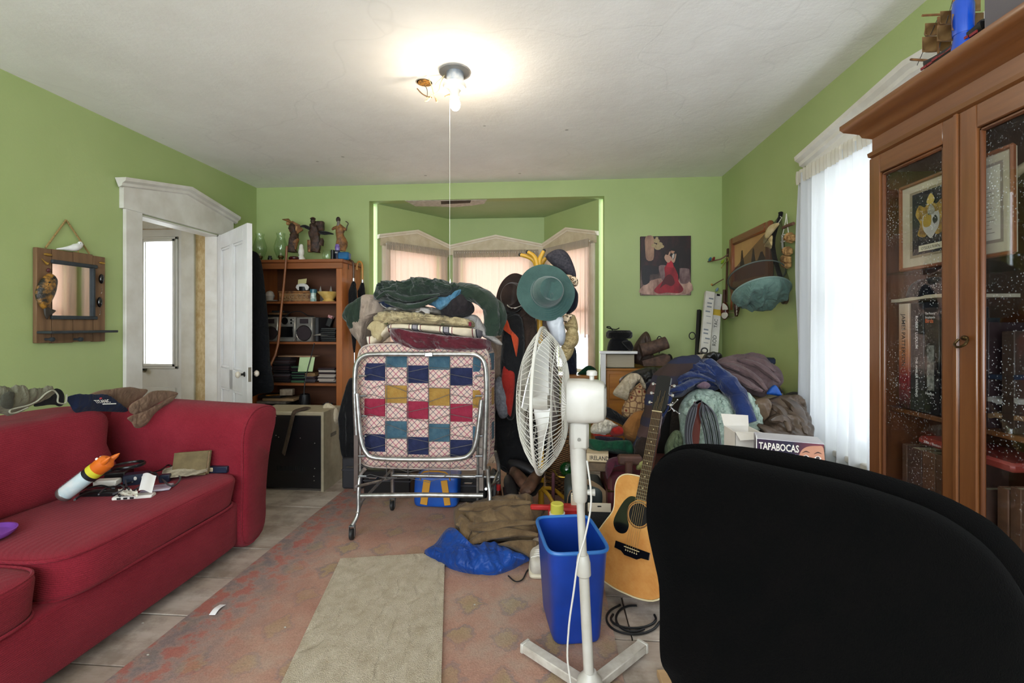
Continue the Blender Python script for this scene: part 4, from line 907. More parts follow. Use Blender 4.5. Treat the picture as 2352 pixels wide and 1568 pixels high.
# ---------------------------------------------------------------- on the sofa seat
s3 = lambda x, y: (100 + x * .20408, 980 + y * .20408)
def sz(x, y, z=.462): return at(*s3(x, y), Z=z)
t = thing('cardboard_tube', at(143, 1141, Z=.462), 'long white printed tube with orange animal cap leaning on the sofa cushion', 'tube')
p0 = at(143, 1138, Z=.497); p1 = at(203, 1092, Z=.58); dd = (p1 - p0).normalized(); L0 = (p1 - p0).length
B().tube([p0 + dd * .012, p1], .033, 24).build('tube_body', mat('tube_print', '#D8DAD8', '#9FC4CC', sc=9, rough=.5), t)
B().tube([p0, p0 + dd * .006, p0 + dd * .014, p0 + dd * .018], [.032, .035, .035, .0335], 24).build('steel_rim', mat('tube_steel', '#9A9A96', rough=.3, metal=.8), t)
B().tube([p0 - dd * .001, p0 + dd * .0005], .030, 24).build('end_disc', mat('end_brown', '#4A3430', rough=.6), t)
B().tube([p1, p1 + dd * .02], .034, 24).build('black_band', mat('band_black', '#15161A', rough=.5), t)
B().tube([p1 + dd * .02, p1 + dd * .045], .035, 24).build('yellow_band', mat('band_yellow', '#C8C232', rough=.5), t)
cp = B().tube([p1 + dd * .045, p1 + dd * .07, p1 + dd * .095, p1 + dd * .108], [.034, .036, .034, .02], 24).build('orange_cap', mat('cap_orange', '#D06A1A', '#C05A14', sc=10, rough=.45), t)
sd_ = dd.cross(V((0, 0, 1))).normalized(); up_ = sd_.cross(dd)
for s_ in (-1, 1):
    q = p1 + dd * .095 + sd_ * s_ * .024; B().tube([q, q + dd * .025 + sd_ * s_ * .008, q + dd * .04 + sd_ * s_ * .01], [.014, .009, .002], 10).build('ear', MATS['cap_orange'], cp)
    q = p1 + dd * .08 + sd_ * s_ * .014 + up_ * .033; B().sph(q, .006, 10, 8).build('eye', WPR, cp); B().sph(q + up_ * .004, .003, 8, 6).build('pupil', BPL, cp)
text('DON', p1 + dd * .04 + up_ * .0368 - sd_ * .026, sd_, -dd, .018, mat('ink', '#141414', rough=.6), t, bold=.02)
for i in range(9): B().box(p0 + dd * (.03 + i * .012) + up_ * .0332 + sd_ * .004, (.034, .0015, .0008), M=Matrix((sd_, dd, up_)).transposed()).build('print_line', mat('print_grey', '#7A8088', rough=.7), t)
t = thing('magnifying_glass', sz(820, 560), 'large black magnifying glass resting on the cables on the sofa', 'magnifier')
hz0, hz1 = .515, .555
h0, h1 = at(*s3(500, 585), Z=hz0), at(*s3(780, 480), Z=hz1); rc = at(*s3(960, 432), Z=.575); dl_ = (rc - h1); 
B().tube([h0, h0.lerp(h1, .5), h1], [.0125, .0115, .009], 14).build('handle', mat('handle_black', '#0E0E10', '#18181A', sc=60, rough=.6, bump=.3, bsc=120), t)
rg = [rc + V((.062 * math.cos(a), .062 * math.sin(a), .004 * math.cos(a))) for a in [2 * PI * i / 48 for i in range(48)]]
B().tube(rg, .0055, 8, closed=True, flat=1.5, up=(0, 0, 1)).build('ring', mat('ring_black', '#0F1013', rough=.25), t)
B().tube([h1, rc - dl_.normalized() * .06], [.008, .005], 10).build('neck', MATS['ring_black'], t)
B().lathe([(.001, -.004), (.04, -.003), (.058, 0), (.04, .003), (.001, .004)], rc, 32).build('lens', glass('lens_glass', (.9, .93, .95)), t)
NB2 = mat('dark_blue_plastic', '#141C2E', '#1A2338', sc=10, rough=.35); BKP = mat('black_plastic', '#0D0D0F', rough=.4); WHP = mat('white_plastic', '#D8D4CC', rough=.4)
def boxon(x, y, d, rz, m, name, label, cat_, z=.455, bev=.004, tilt=0):
    p = at(*s3(x, y), Z=z); M = Matrix.Rotation(rz, 3, 'Z') @ Matrix.Rotation(tilt, 3, 'X')
    return B().box(p + V((0, 0, d[2] / 2)), d, bev, M=M).build(name, m, None, label, cat_), p
o, p = boxon(1050, 640, (.10, .06, .055), .5, NB2, 'switch_box', 'dark blue box with two round jacks among the sofa cables', 'electronics')
fm = Matrix.Rotation(.5, 3, 'Z')
for i in (-1, 1):
    c_ = p + fm @ V((.018 + i * .016, -.031, .036)); B().lathe([(.003, 0), (.009, 0), (.009, .002), (.005, .003), (.003, .003)], c_, 14, Matrix(((1, 0, 0), (0, 0, -1), (0, 1, 0)))).build('jack', WHP, o)
boxon(800, 600, (.13, .10, .05), .35, BKP, 'power_supply', 'black power supply brick under the magnifying glass', 'electronics')
boxon(720, 655, (.10, .05, .028), .25, WHP, 'adapter', 'cream adapter box with a round hole beside the printed tube', 'electronics', z=.47)
o, p = boxon(660, 770, (.17, .05, .022), .15, BKP, 'remote_control', 'slim black remote control beside the printed tube', 'remote')
o, p = boxon(1020, 800, (.16, .045, .016), .30, WHP, 'power_strip', 'white multi-socket hub next to the white paper slip', 'hub')
for i in range(3): B().box(p + Matrix.Rotation(.3, 3, 'Z') @ V((-.05 + i * .026, -.0226, .008)), (.016, .002, .008), rz=.3).build('socket', BKP, o)
boxon(1280, 700, (.12, .09, .01), .5, mat('cd_clear', '#8A7A92', '#B8B4BE', sc=14, rough=.15), 'cd_case', 'clear compact disc case beside the white hub on the sofa', 'cd case', z=.46)
boxon(1370, 620, (.045, .035, .04), .4, NB2, 'plug_adapter', 'small dark plug adapter next to the newspaper on the sofa', 'electronics')
B().slab(lambda u, v: sz(1070 + 150 * u + 50 * v, 720 - 110 * v + 8 * u, .49) + V((0, 0, .035 * v + .006 * math.sin(u * 5))), 8, 8, (0, 0, .001)).build('paper_slip', mat('paper_white', '#E4E2E2', rough=.8), None, 'crumpled white paper slip lying over the sofa cables', 'paper')
B().slab(lambda u, v: sz(840 + 220 * u, 790 - 60 * v + 25 * u, .478) + V((0, 0, .012 * noise.noise(V((u * 7, v * 5, 1))) + .012)), 14, 10, (0, 0, .0012)).build('plastic_bag', mat('clear_film', '#B8B4A8', '#D8D4C8', sc=20, rough=.2), None, 'crinkled clear plastic bag beside the white hub', 'bag')
CB = mat('cable_black', '#0E0E10', rough=.5); CG = mat('cable_grey', '#3A3A40', rough=.45)
for i, (ps, r, m) in enumerate([
    ([(430, 700), (500, 640), (620, 600), (760, 620), (880, 660), (960, 690)], .004, CB), ([(350, 820), (450, 760), (640, 720), (820, 740), (860, 780)], .005, CB),
    ([(920, 600), (940, 680), (1000, 720), (1120, 640), (1180, 540), (1260, 520), (1310, 600)], .004, CG), ([(1190, 500), (1300, 560), (1420, 660), (1500, 640), (1540, 570), (1480, 540)], .0045, CG),
    ([(1240, 510), (1330, 480), (1400, 430), (1440, 450), (1380, 500)], .004, CB), ([(500, 690), (650, 660), (800, 690), (930, 640), (1000, 620)], .004, CB), ([(620, 760), (700, 690), (860, 660), (900, 700), (780, 760)], .0035, CG)]):
    B().tube([sz(x, y, .468 + .012 * ((j * 7 + i * 3) % 4)) for j, (x, y) in enumerate(ps)], r, 6, sm=5).build('cable', m, None, 'tangled thin cable in the heap on the sofa seat', 'cable', 'tangled cables on the sofa')
NEWS = mat('newsprint', '#B8AE98', '#7E7464', sc=26, rough=.85); 
o = B().slab(lambda u, v: sz(1320 + 520 * u + 20 * v, 585 - 60 * u - 90 * v * (1 - .2 * u), .475) + V((0, 0, .03 * v * math.sin(u * PI) + .006 * noise.noise(V((u * 8, v * 8, 3))) + .05 * max(0, u - .75))), 20, 10, (0, 0, .0025)).build('newspaper', NEWS, None, 'folded newspaper lying on the sofa in front of the old book', 'newspaper')
o, p = boxon(1990, 505, (.10, .055, .035), .12, NB2, 'small_case', 'small dark blue case against the sofa arm', 'case', z=.452); B().box(p + V((-.05, -.01, .02)), (.06, .05, .022), .003).build('paper_label', mat('label_tan', '#B8A888', rough=.8), o)
b0 = at(397, 1072, Y=2.33); b1 = at(476, 1066, Y=2.36); ub = (b1 - b0); bw = ub.length; ub.normalize(); nb = V((-ub.y, ub.x, 0)) * -1; vb = V((0, .18, 1)).normalized()
t = thing('old_book', b0, 'worn olive hardback book propped against the sofa arm', 'book')
Mbk = Matrix((ub, vb.cross(ub) * -1, vb)).transposed(); bh = .125; bc_ = (b0 + b1) / 2 + vb * bh / 2; bc_.z = .452 + bh / 2
B().box(bc_, (bw - .008, .026, bh - .01), .002, M=Mbk).build('page_block', mat('old_pages', '#C4B594', '#A89878', sc=40, rough=.9), t)
for s_ in (-1, 1): B().box(bc_ + Mbk @ V((0, s_ * .0155, 0)), (bw, .004, bh), .0015, M=Mbk).build('cover', mat('old_cover', '#5A4C30', '#6E5E3E', sc=15, rough=.8), t)
B().tube([bc_ + Mbk @ V((.012 + .022 * math.cos(a), -.0178, .01 + .022 * math.sin(a))) for a in [2 * PI * i / 28 for i in range(28)]], .0016, 5, closed=True).build('embossed_ring', mat('emboss', '#30281A', rough=.8), t)
text('2', bc_ + Mbk @ V((.006, -.0182, 0)), ub, vb, .022, MATS['emboss'], t)
t = B().lathe([(.002, 0), (.08, 0), (.092, .012), (.094, .02), (.088, .02), (.078, .006), (.002, .005)], at(-42, 1235, Z=.47), 40).build('flying_disc', glass('purple_plastic', (.5, .2, .75)), None, 'translucent purple flying disc on the sofa seat', 'toy')
k = NT('purple_disc'); k.b.inputs['Base Color'].default_value = lin('#9A5CC8'); k.b.inputs['Roughness'].default_value = .25; k.b.inputs['Transmission Weight'].default_value = .3; t.data.materials[0] = k.m
# ---------------------------------------------------------------- mirror rack on the left wall
sm_ = lambda x, y: (60 + x * .19766, 490 + y * .19771)
def mx(x, y, o=.03): return at(*sm_(x, y), X=XL + o)
RW = wood('rack_wood', '#5A4028', '#7E5E40', 'z', .7, 0, 26); DKT = mat('rack_dark', '#22272A', '#2E3438', sc=20, rough=.7)
rk = thing('mirror_rack', mx(500, 1500), 'rustic wooden mirror rack with carved fish beside the door casing', 'mirror')
yz = lambda x, y: (lambda p: (p.y, p.z))(mx(x, y))
ya, za = yz(120, 1500); yb_, zb = yz(920, 450); zt = zb - .01
z0b, z1b = 1.145, 1.735
xs = [yz(c, 900)[0] for c in (118, 302, 550, 782, 922)]
for i in range(4): B().bx(XL + .003, XL + .03, xs[i] + .001, xs[i + 1] - .001, z0b - .004 * (i % 2), z1b + .003 * (i % 3), .003).build('board', RW, rk)
my0, my1 = yz(300, 800)[0], yz(758, 800)[0]; mz0 = yz(500, 1195)[1]; mz1 = yz(520, 600)[1]
MIR = NT('mirror_silver'); MIR.b.inputs['Base Color'].default_value = (.85, .85, .85, 1); MIR.b.inputs['Metallic'].default_value = 1; MIR.b.inputs['Roughness'].default_value = .03
B().bx(XL + .030, XL + .033, my0, my1, mz0, mz1).build('mirror_glass', MIR.m, rk)
for a in ((my0 - .012, my1 + .03, mz1 - .004, mz1 + .02), (my0 - .015, my1 + .03, mz0 - .02, mz0 + .004), (my1 - .004, my1 + .014, mz0, mz1)): B().bx(XL + .03, XL + .05, a[0], a[1], a[2], a[3], .004).build('dark_bar', DKT, rk)
zs = yz(500, 1375)[1]; B().bx(XL + .03, XL + .13, xs[0] - .0, xs[-1] - .0, zs - .008, zs + .008, .003).build('shelf', DKT, rk)
for c in (225, 560):
    y, z = yz(c, 1462); B().tube([(XL + .03, y, z), (XL + .055, y, z), (XL + .07, y, z), (XL + .082, y, z), (XL + .086, y, z)], [.008, .007, .014, .014, .006], 12).build('peg', DKT, rk)
RP = mat('jute_rope', '#8A7040', '#A88E58', sc=120, rough=.9, bump=.8, bsc=200)
ax = mx(465, 75, .008)
for c in (225, 735):
    e = mx(c, 400 if c < 300 else 470, .02); B().tube([ax, ax.lerp(e, .5), e], .0055, 8).build('rope', RP, rk)
FISH = mat('fish_scale', '#1E1A12', '#A8762E', sc=16, rough=.35, bump=.5, bsc=120, lo=.45, hi=.6)
fo_ = [mx(x, y, .045) for x, y in ((105, 920), (130, 830), (190, 740), (260, 698), (325, 715), (355, 770), (345, 850), (315, 950), (275, 1030), (240, 1090), (195, 1110), (140, 1060), (112, 990))]
fi = B().lump(fo_, (1, 0, 0), .035, .02, fold=.08, rings=10, sm=4, p=2).build('carved_fish', FISH, rk)
B().lump([mx(x, y, .045) for x, y in ((200, 1080), (245, 1085), (300, 1110), (345, 1130), (300, 1170), (255, 1200), (240, 1232), (215, 1190), (205, 1140))], (1, 0, 0), .008, .008, fold=.4, rings=6).build('tail_fin', mat('fin_dark', '#2A2218', rough=.5), fi)
B().sph(mx(330, 740, .075), .007, 10, 8).build('eye', BPL, fi)
for i in range(7): B().sph(mx(262 - i * 8 + (10 if i < 3 else 0), 800 + i * 32, .079 - .002 * i), (.003, .007, .006), 8, 6).build('scale_mark', mat('fin_dark', '#2A2218'), fi)
def lure(pts, x, y, sx, sy): o = B().sph(mx(x, y, .045), (.014, sx, sy), 14, 10).build('lure', BPL, rk); B().tube([mx(x, y + pts, .05), mx(x + 8, y + pts + 60, .045), mx(x - 4, y + pts + 80, .045)], .0015, 5).build('hook', CHR, o)
lure(90, 875, 760, .016, .034); lure(70, 855, 1030, .016, .036)
GOLD = mat('brass_gold', '#A8823A', rough=.4, metal=.7)
for x, y, r in ((255, 478, .016), (885, 575, .014)): B().sph(mx(x, y, .038), (.008, r * 1.6, r * .6), 12, 8).build('ornament', GOLD, rk)
B().tube([mx(180, 525, .04), mx(215, 560, .04), mx(250, 585, .042)], [.002, .004, .011], 8).build('spoon', GOLD, rk); B().sph(mx(262, 660, .04), (.009, .012, .014), 10, 8).build('bead', mat('bead_red', '#4A2020', rough=.4), rk)
t = thing('dove_figurine', mx(560, 450, .04), 'white dove figurine perched on the mirror rack', 'figurine')
WDV = mat('dove_white', '#E2E2E0', '#CFCFCC', sc=20, rough=.6)
B().tube([mx(355, 412, .03), mx(430, 408, .035), mx(500, 405, .04), mx(570, 395, .045), mx(620, 372, .045), mx(640, 350, .045)], [.003, .008, .016, .024, .018, .012], 14, sm=3).build('body', WDV, t)
B().sph(mx(628, 350, .045), .014, 12, 8).build('head', WDV, t); B().sph(mx(634, 345, .058), .0025, 6, 6).build('eye', BPL, t)
B().tube([mx(600, 420, .045), mx(610, 455, .045)], .002, 6).build('foot', mat('foot_orange', '#B07A3A'), t)
# ---------------------------------------------------------------- bookcase contents
def bk(px, py, Y=4.45): return at(px, py, Y=Y)
st4 = lambda x, y: (580 + x * .13393, 590 + y * .13393)
ZT = 1.89
GLC = glass('lamp_chimney', (.93, .97, .93), gloss=.25)
for px, lab in ((597, 'oil lamp with clear glass chimney at the door end of the bookcase top'), (645, 'oil lamp with clear glass chimney next to the wooden carrier figurine')):
    p = bk(px, 560, 4.55); p.z = ZT; t = thing('oil_lamp', p, lab, 'lamp')
    B().lathe([(.002, 0), (.058, 0), (.06, .01), (.05, .02), (.02, .03), (.018, .045), (.03, .05), (.028, .07), (.002, .075)], p, 24).build('burner', mat('lamp_brass', '#6A5226', '#2A2418', sc=30, rough=.3, metal=.8), t)
    B().lathe([(.036, .04), (.04, .06), (.062, .12), (.066, .16), (.05, .22), (.036, .26), (.044, .30), (.0425, .30), (.0345, .26), (.0485, .22), (.0645, .16), (.0605, .12), (.0385, .06)], p, 28, caps=False).build('chimney', GLC, t)
    B().tube([p + V((0, 0, .07)), p + V((0, 0, .1))], .009, 8).build('wick', mat('wick', '#C8C0B0'), t)
def top(px, Y=4.55): p = bk(px, 560, Y); p.z = ZT; return p
p = top(620); B().lathe([(.002, 0), (.022, 0), (.022, .05), (.016, .055), (.016, .07), (.002, .072)], p, 16).build('small_jar', BKP, None, 'small black capped jar between the two oil lamps', 'jar')
p = top(676, 4.42); B().lathe([(.002, 0), (.04, 0), (.052, .015), (.052, .03), (.04, .04), (.03, .042), (.002, .03)], p, 24).build('glass_bowl', mat('ruby_glass', '#3A0C12', rough=.1), None, 'low dark red glass bowl on the bookcase top', 'bowl')
CARV = mat('carved_dark', '#1E1410', '#4A3020', sc=30, rough=.6, bump=.8, bsc=50); CARV2 = mat('carved_brown', '#4A2C16', '#9A6A3A', sc=22, rough=.6, bump=.6, bsc=50); CARV3 = mat('carved_tan', '#B08A56', '#8A6236', sc=30, rough=.6, bump=.5, bsc=60)
def f6(x, y, Y=4.58): return at(570 + x * .11905, 480 + y * .11905, Y=Y)
t = thing('wooden_figurine', top(680, 4.6), 'carved wooden figurine in wide hat carrying a bundle of sticks', 'figurine')
B().tube([f6(840, 830), f6(850, 700), f6(880, 560), f6(890, 470), f6(870, 360), f6(840, 290)], [.05, .04, .045, .035, .04, .02], 12, sm=3, wob=.5, sd=1).build('robe', CARV, t)
B().tube([f6(900, 780), f6(905, 660), f6(930, 560)], [.02, .03, .03], 10, wob=.4).build('leg', CARV2, t)
B().lathe([(.002, .03), (.012, .024), (.05, .004), (.056, 0), (.05, -.004), (.002, 0)], f6(760, 235), 18, Matrix.Rotation(.35, 3, 'Y')).build('wide_hat', CARV2, t); B().sph(f6(775, 275), .022, 12, 8).build('head', CARV3, t)
for i in range(6): B().tube([f6(850 + i * 26, 235 + i * 14), f6(950 + i * 20, 480 - i * 14)], .009, 8).build('bundle_stick', CARV2, t)
B().tube([f6(930, 330), f6(900, 440), f6(800, 410)], [.02, .018, .012], 10, sm=3).build('arm', CARV3, t)
p = top(692, 4.45); t = thing('owl_figurine', p, 'white porcelain owl figurine on the bookcase top', 'figurine'); OW = mat('owl_white', '#DAD8CE', '#C4C0B2', sc=30, rough=.4)
B().lathe([(.002, 0), (.034, 0), (.036, .03), (.022, .05), (.02, .06)], p, 14).build('stump', OW, t); B().lathe([(.002, .05), (.02, .05), (.028, .08), (.026, .11), (.021, .13), (.02, .15), (.012, .165), (.002, .168)], p, 16).build('body', OW, t)
t = thing('wooden_figurine', top(727, 4.6), 'carved dark warrior figurine with outspread eagle wings', 'figurine')
B().tube([f6(1300, 830), f6(1310, 700), f6(1290, 560), f6(1280, 430), f6(1250, 330), f6(1250, 280)], [.05, .045, .05, .045, .035, .02], 12, sm=3, wob=.6, sd=4).build('body', CARV, t)
B().sph(f6(1250, 235), (.024, .024, .03), 12, 10).build('head', CARV, t); B().lathe([(.002, .02), (.02, .012), (.03, 0), (.002, -.002)], f6(1250, 190), 14).build('cap', CARV, t)
for pts in (((1200, 380), (1120, 340), (1010, 335)), ((1390, 450), (1500, 460), (1640, 480))):
    B().tube([f6(*q, 4.56) for q in pts], [.035, .04, .012], 10, sm=3, flat=.45, wob=.5).build('wing', BLC, t)
B().box(f6(1380, 330, 4.62), (.09, .05, .1), .01).build('pack', CARV, t); B().tube([f6(1200, 830), f6(1195, 690), f6(1200, 600)], [.025, .022, .025], 10, wob=.4).build('leg', CARV2, t)
B().tube([f6(1400, 700, 4.5), f6(1430, 610, 4.5), f6(1430, 560, 4.5)], [.03, .02, .006], 10, wob=.6).build('claw', CARV, t)
t = thing('wooden_figurine', top(782, 4.62), 'carved bearded sage figurine holding a curved staff', 'figurine')
B().tube([f6(1780, 800), f6(1800, 640), f6(1770, 480), f6(1770, 380), f6(1740, 300)], [.045, .05, .04, .045, .02], 12, sm=3, wob=.4, sd=7).build('robe', CARV2, t); B().sph(f6(1738, 205), (.022, .022, .03), 12, 10).build('head', CARV, t)
B().tube([f6(1745, 240, 4.57), f6(1740, 330, 4.56), f6(1745, 400, 4.56)], [.016, .016, .004], 8).build('beard', mat('beard_grey', '#6A645C', rough=.7), t)
B().tube([f6(1890, 420), f6(1910, 330), f6(1930, 280), f6(1900, 245), f6(1880, 240)], .005, 8, sm=3).build('staff', CARV, t); B().tube([f6(1800, 360), f6(1880, 390), f6(1890, 370)], [.02, .015, .01], 8).build('sleeve', CARV2, t); B().tube([f6(1720, 350), f6(1650, 370), f6(1620, 400)], [.02, .015, .01], 8).build('sleeve', CARV2, t)
p = top(751, 4.42); B().lathe([(.002, 0), (.034, 0), (.045, .02), (.046, .06), (.036, .09), (.044, .1), (.0425, .1), (.034, .09), (.044, .06), (.042, .02), (.002, .006)], p, 24).build('glass_jar', GLC, None, 'round clear glass jar beside the purple bottle', 'jar')
p = top(775, 4.45); t = thing('spray_bottle', p, 'black and purple bottle with white logo on the bookcase top', 'bottle')
B().lathe([(.002, 0), (.026, 0), (.027, .09), (.024, .1), (.002, .1)], p, 18).build('body', NB2, t); B().lathe([(.002, .1), (.022, .1), (.024, .13), (.018, .16), (.002, .165)], p, 18).build('cap', mat('purple_foil', '#5A3A8A', '#8A7AB0', sc=40, rough=.25), t); text('su', p + V((-.014, -.0275, .07)), (1, 0, 0), (0, 0, 1), .03, WPR, t)
p = top(764, 4.42); B().lathe([(.002, 0), (.018, 0), (.018, .1), (.002, .102)], p, 14).build('dark_bottle', BKP, None, 'slim black cylinder beside the purple bottle', 'bottle')
p = top(790, 4.40); B().box(p + V((0, .01, .037)), (.11, .075, .074), .012).build('blue_tin', mat('blue_foil', '#0A3A6A', '#1A6AA0', sc=3, rough=.2), None, 'shiny blue tin beside the purple bottle', 'tin')
# bamboo stick leaning on the bookcase
B().tube([bk(659, 565, 4.31), bk(655, 620, 4.30), bk(645, 720, 4.25), bk(632, 815, 4.18)] + [V((bk(632, 815, 4.18).x - .13, 4.0, .6))], [.011, .011, .011, .012, .012], 10, sm=4).build('walking_stick', wood('stick_wood', '#6A3818', '#94582A', 'z', .4, .3), None, 'slender brown wooden walking stick leaning on the bookcase', 'stick')
# umbrellas hooked on the side
for px, lab, m, dy in ((811, 'black umbrella with dark crook handle hooked beside the bookcase', wood('crook_dark', '#3A2210', '#5A3A1C', 'z'), 4.5), (828, 'black umbrella with golden wooden crook handle by the bookcase', wood('crook_gold', '#A8742C', '#C08A3C', 'z'), 4.66)):
    X_ = -1.955 if px < 820 else -1.93; t = thing('umbrella', (X_, dy, 1.0), lab, 'umbrella')
    zt_ = 1.86 if px < 820 else 1.87; zc_ = 1.72
    B().tube([(X_ - .05, dy, zt_ - .05), (X_ - .05, dy, zt_), (X_ - .03, dy, zt_ + .035), (X_ - .0, dy, zt_ + .02), (X_ + .008, dy, zt_ - .04), (X_ + .008, dy, zc_ - .02)], .011, 10, sm=4).build('crook_handle', m, t)
    B().tube([(X_ + .008, dy, zc_ - .04), (X_ + .008, dy, zc_)], .013, 10).build('collar', CHR, t)
    B().tube([(X_ + .008, dy, zc_ - .03), (X_ + .01, dy - .01, zc_ - .12), (X_ + .012, dy - .01, zc_ - .3), (X_ + .015, dy, 1.2), (X_ + .015, dy, .98)], [.012, .034, .04, .03, .006], 14, sm=4, wob=.5, sd=px).build('folded_canopy', BLC, t)
    B().cyl((X_ + .015, dy, .88), (X_ + .015, dy, 1.0), .004, n=8).build('ferrule', CHR, t)
# hanging black coat by the door
lmp('coat', [(560, 590), (586, 578), (600, 600), (609, 660), (618, 760), (621, 830), (629, 893), (600, 903), (560, 900), (540, 760)], fabric('coat_black', '#08090C', '#0F1116', 5, sheen=.05), ('Y', 3.98, 3.98), (0.2, -1, .0), .05, None, 'long black coat with brass buttons hanging behind the open door', 'coat', fold=.3, fr=8, sd=3)
# shelf 1 (top)
zs1, zs2, zs3, zs4 = SHZ[3], SHZ[2], SHZ[1], SHZ[0]
p = bk(672, 680, 4.42); p.z = zs1; w1 = bk(712, 680, 4.42).x - bk(640, 680, 4.42).x
t = thing('carved_box', p, 'flat carved wooden box with scroll border on the top shelf', 'box'); c_ = V(((bk(640, 680, 4.42).x + bk(713, 680, 4.42).x) / 2, 4.52, zs1))
B().box(c_ + V((0, 0, .045)), (w1, .2, .09), .004).build('box_body', CARV2, t); B().box(c_ + V((0, 0, .098)), (w1 + .008, .208, .016), .003).build('lid', CARV2, t)
b = B()
for i in range(7): b.tube([c_ + V((-w1 / 2 + .02 + (w1 - .04) * (i + .5) / 7 + .014 * math.cos(a), -.102, .045 + .014 * math.sin(a))) for a in [2 * PI * q / 16 for q in range(16)]], .003, 5, closed=True)
for z in (.018, .072): b.box(c_ + V((0, -.101, z)), (w1 - .01, .004, .006))
b.build('scroll_band', mat('scroll_pale', '#8A7450', rough=.5), t)
p = bk(720, 690, 4.41); p.z = zs1; t = thing('shaker', p, 'white and green glass shaker with teal lid on the top shelf', 'shaker')
B().lathe([(.002, 0), (.03, 0), (.03, .02), (.026, .06), (.027, .085), (.002, .086)], p, 18).build('body', mat('shaker_glass', '#C8D4CC', '#3A6A60', sc=22, rough=.2), t); B().lathe([(.002, .085), (.032, .085), (.034, .1), (.032, .12), (.002, .124)], p, 18).build('lid', mat('teal_lid', '#2E5A66', rough=.3), t)
p = bk(755, 690, 4.44); p.z = zs1; t = thing('footed_bowl', p, 'yellow footed bowl full of oddments on the top shelf', 'bowl')
B().lathe([(.002, .008), (.055, 0), (.06, .008), (.045, .02), (.06, .04), (.1, .085), (.105, .095), (.1, .095), (.055, .045), (.002, .03)], p, 32).build('bowl', mat('bowl_yellow', '#C09A4C', '#D4B46C', sc=18, rough=.3), t)
for i, m in enumerate((RPR, NB2, WHP, BKP, RPR)): B().box(p + V((-.05 + i * .025, 0, .085)), (.022, .06, .012), .002, rz=i).build('oddment', m, t)
p = c_ + V((.02, -.02, .107)); t = thing('white_dish', p, 'white oval dish standing on the carved box', 'dish')
B().lathe([(.002, 0), (.06, .003), (.068, .012), (.06, .012), (.002, .008)], p + V((0, .02, .04)), 10, Matrix.Rotation(-1.25, 3, 'X') @ Matrix.Diagonal((1.05, .62, 1))).build('dish', WHP, t)
B().lathe([(.002, 0), (.05, 0), (.06, .05), (.052, .05), (.002, .01)], p + V((.0, .07, 0)), 20).build('bowl_behind', BKP, t)
B().slab(lambda u, v: p + V((-.06 + .09 * u, .05 + .01 * v, .075 + .05 * v + .01 * u)), 3, 3, (0, .001, 0)).build('note', mat('note_yellow', '#C8BE86', rough=.8), None, 'yellowish paper note tucked behind the white dish', 'paper')
p = bk(620, 690, 4.45); p.z = zs1; t = thing('gravy_boat', p, 'pale ceramic gravy boat on a saucer beside the carved box on the top shelf', 'dish'); GRY = mat('ceramic_grey', '#B0A8A0', rough=.3)
B().lathe([(.002, 0), (.07, .01), (.075, .018), (.002, .012)], p, 22).build('saucer', GRY, t); B().lathe([(.002, .02), (.03, .02), (.045, .06), (.03, .1), (.012, .11), (.002, .112)], p, 18).build('cover', GRY, t)
for i, (px, w_, h_, m) in enumerate(((615, .12, .02, BKP), (660, .08, .03, NB2), (735, .1, .015, WHP), (765, .09, .02, RPR))):
    q = bk(px, 690, 4.66); q.z = zs1; B().box(q + V((0, 0, .12 + h_ / 2 if 0 else h_ / 2 + .0)), (w_, .1, h_), .003).build('small_box', m, None, ('flat black case behind the gravy boat', 'dark blue packet behind the carved box', 'white packet behind the shaker', 'red packet behind the footed bowl')[i], 'box')
for i, px in enumerate((733, 757)): 
    q = bk(px, 690, 4.7); q.z = zs1 + .02; B().prism([q + V((-.03, 0, 0)), q + V((.05, 0, 0)), q + V((.005, .02, .16))], (0, .002, 0)).build('envelope', mat('envelope_grey', '#9A9488', rough=.8), None, ('small grey envelope corner behind the shaker', 'large grey envelope corner behind the yellow bowl')[i], 'paper')
# shelf 2: stereo
SIL = mat('stereo_silver', '#A09C94', '#8A867E', sc=12, rough=.28, metal=.6); DRD = mat('speaker_maroon', '#180A0C', '#221014', sc=60, rough=.7)
z0 = zs2; xl, xm0, xm1, xr = bk(606, 740, 4.4).x, bk(639, 740, 4.4).x, bk(679, 740, 4.4).x, bk(718, 740, 4.4).x
t = thing('stereo', V(((xl + xr) / 2, 4.5, z0)), 'silver compact stereo with two round speakers on the second shelf', 'stereo')
Mf = Matrix(((1, 0, 0), (0, 0, 1), (0, -1, 0)))
def face(x0_, x1_, n_):
    o = B().bx(x0_ + .002, x1_ - .002, 4.40, 4.60, z0, z0 + .245, .012).build(n_, SIL, t); return o
for x0_, x1_ in ((xl, xm0), (xm1, xr)):
    o = face(x0_, x1_, 'speaker'); cx = (x0_ + x1_) / 2; r_ = (x1_ - x0_) * .42
    B().lathe([(.002, 0), (r_, 0), (r_ + .006, .006), (r_ + .006, -.004), (.002, -.004)], (cx, 4.398, z0 + .085), 32, Matrix(((1, 0, 0), (0, 0, -1), (0, 1, 0)))).build('cone_ring', CHR, o)
    B().lathe([(.002, .004), (r_ - .004, .004), (r_ - .002, .0), (.002, 0)], (cx, 4.397, z0 + .085), 32, Matrix(((1, 0, 0), (0, 0, -1), (0, 1, 0)))).build('cone', DRD, o)
    B().bx(cx - r_ * .6, cx + r_ * .6, 4.394, 4.402, z0 + .18, z0 + .225, .006).build('tweeter', DRD, o)
o = face(xm0, xm1, 'console'); cx = (xm0 + xm1) / 2
B().lathe([(.002, 0), (.032, 0), (.034, .004), (.002, .004)], (cx - .02, 4.399, z0 + .205), 24, Matrix(((1, 0, 0), (0, 0, -1), (0, 1, 0)))).build('display', BPL, o)
